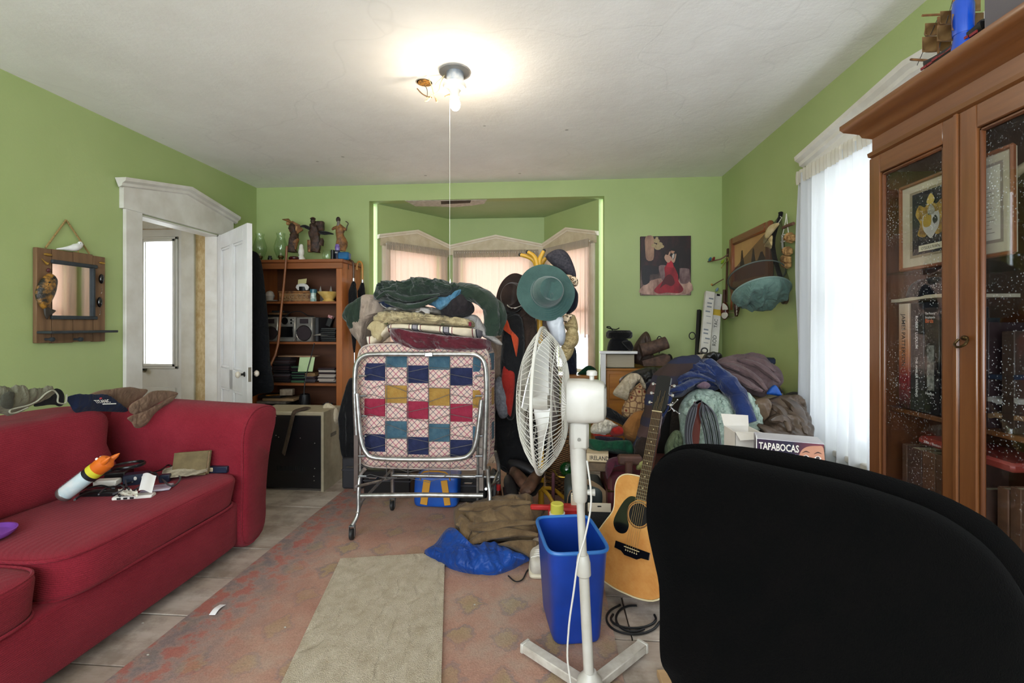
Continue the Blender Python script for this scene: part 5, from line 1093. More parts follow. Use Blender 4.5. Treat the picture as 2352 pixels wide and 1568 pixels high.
for dz in (.215, .185): B().lathe([(.002, 0), (.012, 0), (.01, .01), (.002, .01)], (cx + .05, 4.399, z0 + dz), 14, Matrix(((1, 0, 0), (0, 0, -1), (0, 1, 0)))).build('dial', CHR, o)
B().bx(xm0 + .012, xm1 - .025, 4.394, 4.402, z0 + .045, z0 + .15, .004).build('deck_door', BPL, o); B().bx(xm0 + .006, xm1 - .006, 4.385, 4.402, z0 + .004, z0 + .03, .004).build('button_row', SIL, o)
B().bx(xr + .004, bk(738, 740, 4.5).x, 4.44, 4.72, z0, z0 + .24, .006).build('dark_speaker', mat('charcoal_box', '#2A2A2C', rough=.6), None, 'charcoal box speaker beside the silver stereo', 'speaker')
for i in range(3): q = V(((xl + xm0) / 2 + .02 * i, 4.5, z0 + .2465 + i * .021)); B().box(q + V((0, 0, .01)), (.16 - .02 * i, .14, .019), .002, rz=.1 * i).build('flat_case', (BKP, mat('tan_case', '#6A4A2A', rough=.6), BKP)[i], None, ('flat black case directly on the stereo speaker by the walking stick', 'tan case between two black cases on the stereo', 'topmost flat black case on the stereo')[i], 'case')
B().tube([V((cx - .06, 4.48, z0 + .252)), V((cx - .02, 4.5, z0 + .29)), V((cx + .08, 4.5, z0 + .3)), V((cx + .16, 4.5, z0 + .26)), V((cx + .25, 4.45, z0 + .25))], .005, 8, sm=4).build('stereo_cable', CB, None, 'black cable arching over the stereo', 'cable')
for i in range(7):
    q = bk(762, 740, 4.46); q.z = z0 + .002 + i * .0195; B().box(q + V((random.uniform(-.006, .006), 0, .0095)), (.15, .14, .017), .002, rz=random.uniform(-.05, .05)).build('video_case', BKP, None, ORD[i] + ' flat black case up in the stack beside the stereo', 'case', 'black cases stacked right of the stereo')
q = bk(757, 705, 4.42); q.z = z0 + .145; o = B().box(q + V((0, .02, .055)), (.05, .05, .1), .003, M=Matrix.Rotation(.35, 3, 'Y')).build('carton', BKP, None, 'small tilted black carton with pink label above the cases', 'carton'); B().box(q + V((.022, -.012, .10)), (.045, .05, .028), .002, M=Matrix.Rotation(.35, 3, 'Y')).build('label_end', mat('carton_pink', '#C8A8A0', '#8A3A44', sc=60, rough=.6), o)
B().slab(lambda u, v: bk(720 + 45 * u, 772, 4.39 + .04 * v) + V((0, 0, .008 + .02 * math.sin(u * PI) * v)), 6, 4, (0, 0, .001)).build('loose_paper', mat('envelope_grey', '#9A9488'), None, 'loose grey paper in front of the black cases', 'paper')
# shelf 3: discs and tapes
CDM = [mat('cd_%d' % i, c, rough=.25) for i, c in enumerate(('#1A181C', '#2E2A2C', '#3A2A2C', '#221E24', '#4A4448', '#141418'))]
def cdstack(px0, px1, n, z, group, label, Y=4.42, th=.0105, extra=None):
    x0_, x1_ = bk(px0, 850, Y).x, bk(px1, 850, Y).x
    for i in range(n):
        m = random.choice(CDM) if not extra or random.random() > .3 else extra
        B().box((((x0_ + x1_) / 2) + random.uniform(-.008, .008), Y + .07 + random.uniform(-.008, .01), z + th * (i + .5)), (x1_ - x0_, .125, th * .93), .001, rz=random.uniform(-.06, .06)).build('disc_case', m, None, ORD[i] + ' case up in the ' + label, 'disc case', group)
cdstack(626, 664, 24, zs3 + .001, 'disc cases in the tall left stack', 'tall disc stack behind the white tube')
cdstack(668, 698, 15, zs3 + .001, 'disc cases in the middle stack', 'disc stack under the pale green note', extra=mat('cd_green', '#3A5A40', rough=.4))
cdstack(700, 722, 9, zs3 + .001, 'disc cases in the small stack', 'low disc stack beside the pale green note', extra=mat('cd_tan', '#8A6A44', rough=.5))
cdstack(730, 768, 14, zs3 + .001, 'disc cases in the right stack', 'disc stack against the bookcase side', extra=mat('cd_pale', '#A89C90', rough=.5))
p = bk(665, 845, 4.42); p.z = zs3 + .254; B().bx(bk(638, 845, 4.42).x, bk(720, 845, 4.42).x, 4.42, 4.56, p.z, p.z + .012, .002).build('folder', mat('kraft', '#8A6A4C', '#A88464', sc=10, rough=.8), None, 'brown cardboard folder across the disc stacks', 'folder')
p = bk(700, 830, 4.40); g0, g1 = bk(688, 820, 4.385), bk(722, 820, 4.385)
B().slab(lambda u, v: bk(684 + 34 * u + 5 * v, 853 - 33 * v, 4.385) + V((0, -.004 * math.sin(u * 3 + v), 0)), 6, 6, (0, .001, 0)).build('green_note', mat('green_paper', '#A9C08C', '#B9CC9C', sc=9, rough=.8), None, 'pale green sheet of paper hanging over the disc stacks', 'paper')
p = bk(617, 878, 4.40); p.z = zs3; t = thing('ointment_tube', p, 'white and orange tube with dark blue cap on the third shelf', 'tube')
B().lathe([(.002, 0), (.024, 0), (.024, .05), (.002, .05)], p, 16).build('orange_foot', mat('tube_orange', '#C8792A', rough=.4), t); B().lathe([(.002, .05), (.024, .05), (.03, .15), (.002, .15)], p, 16).build('body', WHP, t); B().box(p + V((0, 0, .165)), (.064, .012, .03), .003).build('crimp', mat('tube_blue', '#1A2458', rough=.4), t)
B().tube([bk(722, 788, 4.37), bk(714, 820, 4.37), bk(706, 850, 4.365), bk(700, 880, 4.35), bk(698, 910, 4.34), bk(696, 935, 4.33)], .0045, 8, sm=4).build('power_lead', CB, None, 'black lead dangling down the bookcase front', 'cable')
# shelf 4: magazines and oddments
for i, (pa_, pb, m, lab) in enumerate(((588, 662, mat('mag_brown', '#6A5444', '#3A302A', sc=12, rough=.6), 'lowest brown album on the bottom shelf'), (590, 668, BKP, 'black album in the bottom shelf pile'), (588, 655, mat('mag_grey', '#8A8074', '#5A5248', sc=12, rough=.6), 'grey magazine in the bottom shelf pile'), (600, 672, mat('mag_tan', '#A08460', rough=.7), 'tan folder on the bottom shelf pile'), (588, 640, mat('mag_dark', '#2A2624', rough=.6), 'dark booklet near the top of the bottom shelf pile'))):
    B().bx(bk(pa_, 900, 4.4).x, bk(pb, 900, 4.4).x, 4.385 + .01 * i, 4.62, zs4 + .001 + i * .027, zs4 + .026 + i * .027, .003).build('album', m, None, lab, 'album')
q = bk(612, 890, 4.42); q.z = zs4 + .136; B().tube([q, q + V((.14, .02, .006))], .016, 8, flat=.5).build('box_cutter', mat('tool_orange', '#B8792A', '#2A2018', sc=16, rough=.5), None, 'orange and black cutter lying on the bottom shelf pile', 'tool')
q = bk(645, 890, 4.43); q.z = zs4 + .136; B().box(q + V((.05, .03, .032)), (.12, .07, .062), .003, rz=.2).build('carton', mat('carton_cream', '#B8A890', '#8A7A68', sc=20, rough=.7), None, 'small cream carton on the bottom shelf pile', 'carton')
q = bk(700, 930, 4.45); q.z = zs4; B().lathe([(.002, 0), (.05, 0), (.055, .1), (.045, .15), (.002, .16)], q, 16).build('black_jar', BKP, None, 'squat black jar in the middle of the bottom shelf', 'jar')
q = bk(745, 930, 4.45); q.z = zs4
for i in range(5): B().tube([q + V((-.05 + .02 * i, .02 * (i % 2), .012)), q + V((-.02 + .02 * i, .04, .05 + .01 * (i % 3)))], .009, 8).build('bolt', mat('iron_bits', '#3A3A3C', rough=.35, metal=.7), None, 'small dark metal fitting heaped on the bottom shelf', 'fitting', 'metal fittings on the bottom shelf')
# on the television
b = B(); pth = [at(705, 935, Y=3.5), at(690, 939, Y=3.42), at(676, 946, Y=3.385), at(670, 965, Y=3.375), at(662, 1000, Y=3.375), at(651, 1042, Y=3.375)]
pth[0].z = pth[1].z = .612; b.tube(pth, .034, 10, sm=5, flat=.22, up=(0, -.5, 1)); b.build('leather_strap', mat('strap_brown', '#2E221C', '#4A382C', sc=30, rough=.6, bump=.2, bsc=80), None, 'wide dark brown leather strap hanging over the television', 'strap')
lmp('rag', [(742, 935), (752, 925), (765, 930), (776, 942), (778, 965), (768, 975), (752, 960)], fabric('cream_rag', '#B5A78E', '#C9BCA4', 9), ('Y', 3.6), (0, -1, .2), .035, None, 'cream rag bunched at the corner of the television', 'cloth', fold=.5, sd=4)
lmp('jacket', [(803, 870), (818, 880), (828, 960), (832, 1030), (826, 1057), (805, 1060), (790, 1055), (782, 1000), (780, 955), (790, 910)], BLC, ('Y', 3.56), (0, -1, .1), .06, None, 'black jacket hanging between the bookcase and the folded bed', 'jacket', fold=.3, sd=9)
# ================================================================ PILE ON THE FOLDED BED
s2 = lambda *p: mp(p, 780, 630, .17007)
GRN = fabric('green_fleece', '#1E2A20', '#2A3A2E', 6, sheen=.2); MAR = fabric('maroon_velvet', '#3E0A16', '#5E1424', 9, sheen=.35, rough=.7)
TAU = fabric('taupe_cotton', '#8A7A6C', '#A8988A', 7); GRY_ = fabric('grey_sheet', '#A8A29C', '#C0BAB4', 8); DGR = fabric('charcoal_cotton', '#1E1A1E', '#2E282A', 8); JNV = fabric('dark_denim', '#121C34', '#1C2A48', 14); JLT = fabric('light_denim', '#3A6A88', '#6A94AC', 14)
def stripes(name, cols, sc, axis=0, base=None, rot=(0, 0, 0)):
    if name in MATS: return MATS[name]
    k = NT(name); x = k.sepxyz(k.coord((1, 1, 1), rot))
    f = k.math('FRACT', k.math('MULTIPLY', k.math('ADD', x[axis], 10), sc)); k.l(k.ramp(f, cols, 'CONSTANT'), k.b.inputs['Base Color'])
    k.b.inputs['Roughness'].default_value = .9; k.bump(k.noise(k.coord(), 300, 2), .25, .003); MATS[name] = k.m; return k.m
PLB = stripes('plaid_blanket', [(0, '#C9BBA2'), (.34, '#6E2A30'), (.37, '#D8CEBC'), (.44, '#2A2A34'), (.47, '#8A8488'), (.62, '#2A2A34'), (.65, '#D8CEBC'), (.72, '#6E2A30'), (.75, '#C9BBA2')], 5.2)
BEI = fabric('beige_blanket', '#A8966E', '#C4B48E', 10); BEI2 = mat('blanket_motif_green', '#3E4A26', rough=.9); BEI3 = mat('blanket_motif_red', '#6E1E2E', rough=.9)
N2 = (0, -1, .15)
def pile(name, pts, m, Y, T, label, cat_, Tb=.14, **kw):
    return lmp(name, s2(*pts), m, ('Y', Y), N2, T, None, label, cat_, Tb=Tb, **kw)
pile('maroon_blanket', ((720, 740), (1000, 775), (1400, 830), (1840, 870), (2020, 890), (2050, 960), (2040, 1040), (1800, 1075), (1400, 1060), (1100, 1060), (880, 1000), (720, 880)), MAR, 2.885, .13, 'folded maroon velvety blanket directly on the folded mattress', 'blanket', p=5, fold=.22, ang=.9, fr=11, sd=2, Tb=.18)
t = thing('striped_blanket', at(960, 760, Y=2.95), 'cream blanket with grey and red stripes on the maroon blanket', 'blanket')
lmp('long_fold', s2((640, 745), (740, 690), (1200, 712), (1600, 738), (1900, 762), (1945, 800), (1850, 890), (1620, 850), (1300, 822), (1000, 788), (720, 765)), PLB, ('Y', 2.93), N2, .15, t, Tb=.15, p=5, fold=.08, sd=3)
lmp('hanging_flap', s2((380, 870), (440, 850), (560, 740), (720, 700), (735, 760), (640, 850), (560, 915), (450, 975), (400, 960)), PLB, ('Y', 2.88), N2, .06, t, Tb=.06, p=4, fold=.25, sd=8)
t = thing('patterned_blanket', at(960, 740, Y=2.95), 'beige blanket with small green and red motifs on the bed pile', 'blanket')
lmp('roll', s2((480, 640), (520, 570), (640, 525), (900, 532), (1150, 550), (1400, 585), (1700, 615), (1800, 630), (1835, 680), (1780, 730), (1400, 718), (1000, 705), (700, 712), (560, 700)), BEI, ('Y', 2.93), N2, .13, t, Tb=.14, p=4, fold=.35, ang=.3, fr=14, sd=5)
lmp('hanging_corner', s2((375, 722), (480, 620), (620, 640), (640, 730), (590, 850), (540, 910), (450, 840), (430, 770)), BEI, ('Y', 2.84), N2, .03, t, Tb=.03, p=4, fold=.4, sd=6)
for x, y, m in ((610, 580, BEI2), (625, 640, BEI2), (905, 620, BEI3), (1015, 610, BEI2), (1290, 640, BEI3), (1390, 650, BEI2), (1760, 670, BEI3), (540, 640, BEI3)):
    q = at(*s2((x, y))[0], Y=2.80 if x > 560 else 2.812); B().slab(lambda u, v: q + V((-.008 + .016 * u, .006 * math.sin(u * 3), -.013 + .026 * v)), 3, 3, (0, .012, 0)).build('motif', m, t)
pile('shiny_jacket', ((600, 540), (660, 490), (900, 470), (1100, 440), (1300, 470), (1410, 500), (1400, 570), (1100, 565), (800, 545)), mat('shiny_grey', '#4E4A44', '#7A746C', sc=14, rough=.35), 2.93, .11, 'shiny grey jacket flattened under the green sweater', 'jacket', p=4, fold=.3, sd=8)
B().lump([at(x, y, Y=2.805) for x, y in s2((1010, 450), (1060, 435), (1210, 470), (1220, 520), (1200, 550), (1150, 500), (1060, 500), (1030, 530))], N2, .012, fold=.3).build('white_cuff', GRY_, None, 'white fabric cuff poking from the bed pile', 'cloth')
pile('taupe_hoodie', ((300, 320), (420, 275), (560, 330), (660, 500), (540, 570), (440, 680), (400, 760), (330, 990), (250, 900), (150, 750), (280, 640)), TAU, 2.98, .08, 'taupe hooded sweatshirt draped over the bed pile beside the umbrellas', 'sweatshirt', fold=.3, sd=10, Tb=.1)
pile('dark_jeans', ((540, 380), (680, 372), (840, 430), (860, 460), (700, 485), (620, 450), (560, 410)), JNV, 2.86, .05, 'dark blue jeans waistband with white label under the green sweater', 'jeans', fold=.25, sd=11, Tb=.1)
B().tube([at(x, y, Y=2.808) for x, y in s2((555, 390), (575, 420), (630, 455), (700, 478), (840, 455))], .0025, 5, sm=3).build('stitched_hem', GRY_, None, 'pale stitched hem edge along the dark jeans', 'cloth')
pile('light_jeans', ((1190, 395), (1320, 310), (1480, 300), (1640, 205), (1600, 330), (1480, 420), (1360, 480), (1270, 430)), JLT, 2.85, .03, 'light blue crumpled jeans poking from under the green sweater', 'jeans', fold=.5, fr=20, sd=12, Tb=.08)
pile('dark_shirt', ((1370, 500), (1520, 350), (1660, 265), (1800, 400), (1815, 490), (1720, 560), (1500, 612), (1400, 570)), DGR, 2.9, .08, 'charcoal shirt bunched beside the light blue jeans', 'shirt', fold=.3, sd=13, Tb=.1)
pile('grey_sheet', ((1480, 620), (1700, 560), (1860, 560), (1990, 740), (2190, 920), (2150, 955), (1960, 860), (1800, 760), (1600, 690)), GRY_, 2.98, .06, 'light grey sheet trailing from the bed pile towards the hat stand', 'sheet', fold=.35, sd=14, Tb=.1)
t = thing('green_sweater', at(960, 690, Y=2.95), 'dark green sweatshirt with spread sleeves on top of the bed pile', 'sweater')
lmp('body', s2((480, 330), (540, 190), (600, 140), (700, 110), (770, 155), (960, 130), (1080, 90), (1250, 75), (1350, 130), (1450, 110), (1620, 140), (1700, 190), (1660, 240), (1520, 300), (1360, 320), (1270, 345), (1100, 420), (950, 460), (800, 440), (600, 370)), GRN, ('Y', 2.94), N2, .14, t, Tb=.16, fold=.42, fr=9, ang=.4, sd=15, rings=16)
B().tube([at(x, y, Y=Y) for (x, y), Y in zip(s2((1600, 190), (1800, 250), (1950, 330), (2040, 450), (2060, 600), (2055, 740), (2050, 830)), (2.92, 2.88, 2.85, 2.83, 2.82, 2.82, 2.82))], [.04, .055, .06, .055, .05, .042, .034], 16, sm=4, wob=.35, sd=2).build('sleeve', GRN, t)
B().tube([at(x, y, Y=Y) for (x, y), Y in zip(s2((1950, 330), (2090, 430), (2150, 560), (2120, 720), (2090, 800)), (2.9, 2.88, 2.86, 2.86, 2.86))], [.03, .045, .05, .045, .03], 14, sm=4, wob=.4, sd=5).build('sleeve_fold', GRN, t)
lmp('left_sleeve', s2((50, 580), (110, 440), (200, 370), (310, 310), (322, 500), (312, 700), (150, 748), (110, 660)), GRN, ('Y', 2.93), N2, .05, t, Tb=.05, fold=.3, sd=17)
# ================================================================ HAT STAND
YH = 3.25; YEL = mat('stand_yellow', '#B98A1E', '#C89A2E', sc=8, rough=.4); BKT = mat('tip_black', '#1A1A1A', rough=.5)
s4 = lambda x, y: (1140 + x * .16586, 560 + y * .16586)
def h4(x, y, Y=YH): return at(*s4(x, y), Y=Y)
hx0 = at(1243, 900, Y=YH).x
hs_ = thing('hat_stand', (hx0, YH, 0), 'yellow tubular hat stand loaded with hats and coats', 'hat stand')
B().tube([(hx0, YH, .0), (hx0, YH, 1.0), (h4(570, 300).x, YH, h4(570, 300).z)], .02, 14).build('pole', YEL, hs_)
for i in range(4):
    a = i * PI / 2 + .6; B().tube([(hx0, YH, .12), (hx0 + .1 * math.cos(a), YH + .1 * math.sin(a), .1), (hx0 + .2 * math.cos(a), YH + .2 * math.sin(a), .014)], .013, 8, sm=3).build('foot', YEL, hs_)
for pts, dy in ((((560, 320), (520, 230), (440, 180), (330, 150)), -.03), (((570, 320), (545, 210), (500, 150), (430, 110)), -.06), (((590, 320), (600, 220), (630, 150), (660, 95)), -.05), (((600, 320), (650, 240), (690, 195)), .04)):
    B().tube([h4(x, y, YH + dy) for x, y in pts], [.018, .016, .014, .012], 12, sm=4).build('prong', YEL, hs_)
    B().sph(h4(*pts[-1], YH + dy), .0125, 10, 8).build('prong_tip', BKT, hs_)
def hat(name, c, axis, R, r, h, m, label, band=None, dent=.35, ell=1., curl=.0, sd=0, brim=True, upv=(0, 0, 1), flop=.02):
    """brimmed hat: axis points from brim plane to crown top"""
    ax = V(axis).normalized(); uu = V(upv); uu = (uu - ax * uu.dot(ax)).normalized(); vv = ax.cross(uu); c = V(c)
    t = thing(name, c, label, 'hat'); N = 48
    def ring(rad, z, k=0):
        out = []
        for j in range(N):
            a = 2 * PI * j / N; ca, sa = math.cos(a), math.sin(a)
            zz = z + (flop * noise.noise(V((ca * 1.2, sa * 1.2, sd))) + curl * ca * ca) * k
            out.append(c + uu * rad * ca * ell + vv * rad * sa + ax * zz)
        return out
    b = B(); rings = []
    if brim: rings += [ring(R, -.004, 1), ring(R, 0, 1), ring((R + r) / 2, .004, .5)]
    rings += [ring(r * 1.04, .006), ring(r * 1.0, h * .35), ring(r * .9, h * .7), ring(r * .74, h * .95)]
    rr2 = []
    for f in (.55, .3, .04):
        q = []
        for j in range(N):
            a = 2 * PI * j / N; ca, sa = math.cos(a), math.sin(a); x = r * f * ca; y = r * f * sa
            q.append(c + uu * x * ell + vv * y + ax * (h * (1 - dent * math.exp(-(y / (r * .35)) ** 2))))
        rr2.append(q)
    b.loft(rings + rr2); b.build('felt', m, t, ang=50)
    if band: b = B(); b.loft([ring(r * 1.06, .008), ring(r * 1.07, .03), ring(r * 1.03, .031)], caps=False); b.build('band', band, t)
    return t, c, uu, vv, ax
GHAT = fabric('green_felt', '#3A5450', '#4A6660', 9, sheen=.3, wr=.25); BHAT = fabric('brown_felt', '#1E1512', '#33251E', 9, sheen=.15, wr=.3)
c = h4(690, 670, 3.02); t, c, uu, vv, ax = hat('wide_brim_hat', c, (.3, -1, .1), .19, .1, .13, GHAT, 'wide-brimmed green felt hat with gold badge on the hat stand', GHAT, dent=.28, ell=.97, sd=3, upv=(.35, 0, 1), flop=.035)
q = h4(690, 775, 2.96); B().lump([q + V((x, 0, z)) for x, z in ((-.035, .01), (-.01, .014), (.02, -.006), (.036, -.02), (.01, -.022), (-.02, -.008))], (0, -1, 0), .004, fold=.8, fr=60).build('badge', GOLD, t)
B().sph(h4(770, 720, 2.92), (.01, .012, .02), 10, 8).build('crown_pinch', GHAT, t)
for i in range(5): 
    R_ = .115 + i * .014; B().tube([c + uu * R_ * math.cos(a) * .97 + vv * R_ * math.sin(a) + ax * .008 for a in [-2.9 + q * .1 for q in range(20)]], .0012, 4).build('brim_stitch', mat('stitch_teal', '#35605C', rough=.9), t)
hat('brown_hat', h4(250, 760, 3.2), (-.25, -.9, .25), .135, .085, .10, BHAT, 'dark brown felt hat with metal chain band on the hat stand', mat('band_dark', '#0E0C0C', rough=.6), dent=.3, ell=1.25, sd=5, curl=.05)
B().tube([h4(150, 850, 3.1), h4(210, 890, 3.07), h4(300, 880, 3.07), h4(370, 840, 3.1)], .005, 6, sm=4).build('chain_band', CHR, None, 'silver chain around the dark brown felt hat', 'chain')
lmp('brim_back', [s4(*q) for q in ((45, 860), (60, 700), (120, 560), (240, 440), (360, 430), (350, 470), (220, 560), (120, 720), (150, 870))], BHAT, ('Y', 3.26), (0, -1, 0), .02, None, 'upturned brown leather brim behind the dark felt hat', 'hat', fold=.1, sd=2)
lmp('tweed_hat', [s4(*q) for q in ((690, 195), (760, 120), (860, 85), (950, 100), (1020, 180), (1080, 320), (1105, 440), (1060, 460), (950, 420), (820, 330))], mat('cap_tweed', '#24222A', '#3E3A40', sc=70, rough=.9, bump=.2, bsc=200), ('Y', 3.22), (-.3, -.8, .4), .05, None, 'dark grey tweed flat cap on top of the hat stand', 'cap', fold=.08, sd=3, Tb=.05)
k = NT('leopard'); vec = k.coord(); vo = k.n('ShaderNodeTexVoronoi'); vo.inputs['Scale'].default_value = 55; k.l(vec, vo.inputs['Vector'])
k.l(k.ramp(vo.outputs['Distance'], [(.18, '#C9A878'), (.26, '#1A120C'), (.42, '#1A120C'), (.5, '#D8C0A0')]), k.b.inputs['Base Color']); k.b.inputs['Roughness'].default_value = .95; LEO = k.m
lmp('leopard_scarf', [s4(*q) for q in ((960, 430), (1060, 450), (1130, 500), (1120, 580), (1060, 590), (1010, 530))], LEO, ('Y', 3.18), (0, -1, .1), .04, None, 'leopard print scarf beneath the grey flat cap', 'scarf', fold=.4, sd=2)
lmp('navy_cap', [s4(*q) for q in ((1060, 590), (1110, 640), (1135, 720), (1120, 860), (1060, 940), (980, 975), (940, 900), (1000, 700))], fabric('navy_wool', '#0C0E1A', '#161A2A', 9), ('Y', 3.24), (0, -1, 0), .06, None, 'navy wool cap behind the green felt hat', 'cap', fold=.15, sd=6)
lmp('spotted_cloth', [s4(*q) for q in ((920, 1000), (1000, 970), (1060, 980), (1010, 1060), (960, 1100), (925, 1060))], LEO, ('Y', 3.14), (0, -1, 0), .03, None, 'spotted cloth scrap below the green felt hat', 'cloth', fold=.4)
STRW = mat('straw', '#A08A5E', '#C4B080', sc=40, rough=.9, bump=.8, bsc=90)
for i, (pts, Y, lab) in enumerate(((((1000, 1000), (1080, 985), (1120, 1080), (1130, 1200), (1060, 1250), (960, 1180), (950, 1080)), 3.25, 'upper woven straw hat under the navy cap'), (((960, 1250), (1040, 1140), (1120, 1200), (1145, 1330), (1100, 1420), (980, 1480), (900, 1420)), 3.18, 'middle woven straw hat with rippled brim'), (((880, 1440), (1000, 1410), (1080, 1400), (1060, 1520), (980, 1620), (880, 1580)), 3.22, 'lowest woven straw hat beside the fan cage'))):
    lmp('straw_hat', [s4(*q) for q in pts], STRW, ('Y', Y), (-.2, -1, .1), .06, None, lab, 'hat', fold=.3, fr=22, ang=1.4, sd=i)
t = lmp('shiny_hat', [s4(*q) for q in ((700, 1040), (900, 1000), (935, 1100), (960, 1250), (935, 1380), (880, 1410), (800, 1330), (740, 1220))], mat('cap_white', '#C9CDD4', '#A8AEB8', sc=9, rough=.5), ('Y', 3.08), (0, -1, .1), .07, None, 'pale grey shiny cap hanging under the green felt hat', 'cap', fold=.15, fr=6, sd=9)
def coat(name, pts, m, Y, label, T=.05, **kw): return lmp(name, pts, m, ('Y', Y), (0, -1, .05), T, None, label, 'coat', **kw)
RED = fabric('jacket_red', '#7A1A16', '#A02C22', 8); RDO = fabric('jacket_orange', '#A83A1E', '#B84A2A', 8)
t = thing('sport_jacket', at(1180, 900, Y=3.1), 'black jacket with red panels hanging on the hat stand', 'jacket')
lmp('jacket_body', [(1155, 735), (1175, 720), (1200, 735), (1205, 830), (1190, 900), (1180, 960), (1160, 950), (1150, 860), (1152, 790)], BLC, ('Y', 3.1), (0, -1, .05), .05, t, fold=.3, sd=4)
lmp('red_collar', [s4(*q) for q in ((130, 1040), (165, 1080), (200, 1180), (290, 1280), (310, 1350), (280, 1560), (265, 1480), (270, 1370), (200, 1260), (100, 1190), (95, 1150))], RDO, ('Y', 3.04), (0, -1, .05), .02, t, fold=.3)
lmp('red_lower', [(1158, 840), (1180, 850), (1183, 880), (1175, 950), (1168, 952), (1158, 935), (1152, 880)], RED, ('Y', 3.05), (0, -1, .05), .02, t, fold=.3, sd=2)
coat('brown_coat', [(1195, 700), (1215, 690), (1230, 730), (1235, 850), (1228, 960), (1200, 980), (1190, 860)], fabric('coat_brown', '#2A201A', '#3E3028', 9), 3.18, 'dark brown coat hanging behind the fan cage', sd=7, fold=.3)
coat('black_coat', [(1140, 800), (1160, 780), (1200, 820), (1260, 850), (1270, 1000), (1255, 1080), (1190, 1090), (1140, 1060), (1128, 930)], BLC, 3.38, 'long black coat hanging low on the hat stand', T=.07, sd=8, fold=.35)
coat('grey_coat', [(1232, 730), (1262, 725), (1275, 800), (1285, 900), (1275, 990), (1240, 1000), (1230, 850)], fabric('coat_grey', '#4A423E', '#6A605A', 9), 3.3, 'grey-brown coat hanging beneath the pale cap', sd=9, fold=.3)
coat('mesh_vest', [(1135, 880), (1150, 865), (1165, 900), (1168, 950), (1150, 960), (1138, 930)], mat('grey_mesh', '#4A4A50', '#6A6A70', sc=50, rough=.8), 3.06, 'small grey mesh pouch hanging beside the bed', sd=3, T=.03)
lmp('cream_cardigan', [(1130, 745), (1150, 740), (1160, 790), (1155, 860), (1140, 870), (1128, 820)], TAU, ('Y', 3.25), (0, -1, 0), .04, None, 'cream cardigan hanging between the bed and hat stand', 'cardigan', fold=.3, sd=3)
lmp('maroon_coat', [(1122, 790), (1136, 800), (1142, 880), (1138, 950), (1126, 960), (1122, 880)], MAR, ('Y', 3.3), (0, -1, 0), .04, None, 'maroon coat hanging behind the bed mattress', 'coat', fold=.3, sd=5)
# ================================================================ FLOOR CLUTTER
KHA = fabric('khaki_canvas', '#5A4630', '#7A6448', 12, bump=.35); BLN = fabric('blue_nylon', '#0B2F70', '#16489A', 5, rough=.45, bump=.1)
s9 = lambda *p: mp(p, 960, 1060, .32397)
t = thing('drawstring_bag', at(1110, 1320, Z=.01), 'blue nylon drawstring bag crumpled on the rug', 'bag')
lmp('bag_body', s9((50, 650), (120, 580), (230, 470), (320, 560), (420, 620), (560, 580), (680, 640), (800, 690), (720, 740), (640, 800), (545, 838), (380, 830), (200, 770)), BLN, ('Y', 2.62, 2.36), (0, -.75, .65), .085, t, fold=.5, fr=6, ang=.6, sd=3, rings=16, Tb=.03)
B().tube([at(*q, Z=.012) for q in s9((640, 808), (690, 848), (740, 835), (770, 780), (800, 745))], .0035, 6, sm=4).build('cord', CB, t)
B().tube([at(x, y, Y=Y) + V((0, -.012, .008)) for (x, y), Y in zip(s9((50, 652), (200, 772), (380, 832), (545, 840)), (2.5, 2.41, 2.37, 2.36))], .004, 6, sm=4).build('black_edge', CB, t)
t = thing('work_trousers', at(1140, 1250, Y=2.55), 'brown canvas work trousers dumped on the blue bag', 'trousers')
lmp('seat_of_trousers', s9((255, 360), (285, 310), (330, 325), (400, 295), (520, 260), (640, 250), (800, 240), (820, 310), (900, 330), (870, 420), (850, 560), (800, 590), (650, 560), (480, 580), (340, 630), (290, 560), (262, 460)), KHA, ('Y', 2.85, 2.52), (0, -.7, .7), .09, t, fold=.28, fr=7, ang=.5, sd=6, rings=16, Tb=.08)
lmp('trouser_leg', s9((560, 590), (700, 560), (860, 570), (840, 640), (800, 680), (700, 640), (620, 610)), KHA, ('Y', 2.5, 2.44), (0, -.8, .6), .05, t, fold=.35, sd=8)
B().tube([at(x, y, Y=2.74) for x, y in s9((660, 262), (700, 300), (760, 300), (812, 285))], .011, 6, sm=3, flat=.4).build('waistband', KHA, t)
for x, y in ((680, 275), (770, 262)): B().box(at(*s9((x, y))[0], Y=2.70), (.012, .012, .05), .003).build('belt_loop', KHA, t)
b = B(); q = at(1236, 1325, Z=.004); sq(b, q + V((0, .12, .05)), (.045, .14, .048), .5, n=24, m=12); t = thing('white_shoe', q + V((0, .12, 0)), 'worn white sneaker tucked beside the blue bin', 'shoe'); b.build('upper', mat('shoe_white', '#BDB6AA', '#A89F92', sc=14, rough=.6), t)
b = B(); sq(b, q + V((0, .12, .012)), (.05, .145, .014), .4, n=24, m=8); b.build('sole', mat('sole_cream', '#C9BFA8', rough=.7), t)
for i in range(4): B().tube([q + V((-.035, .02 + .02 * i, .085)), q + V((0, .015 + .02 * i, .1)), q + V((.035, .02 + .02 * i, .085))], .004, 6, sm=2).build('lace', WHP, t)
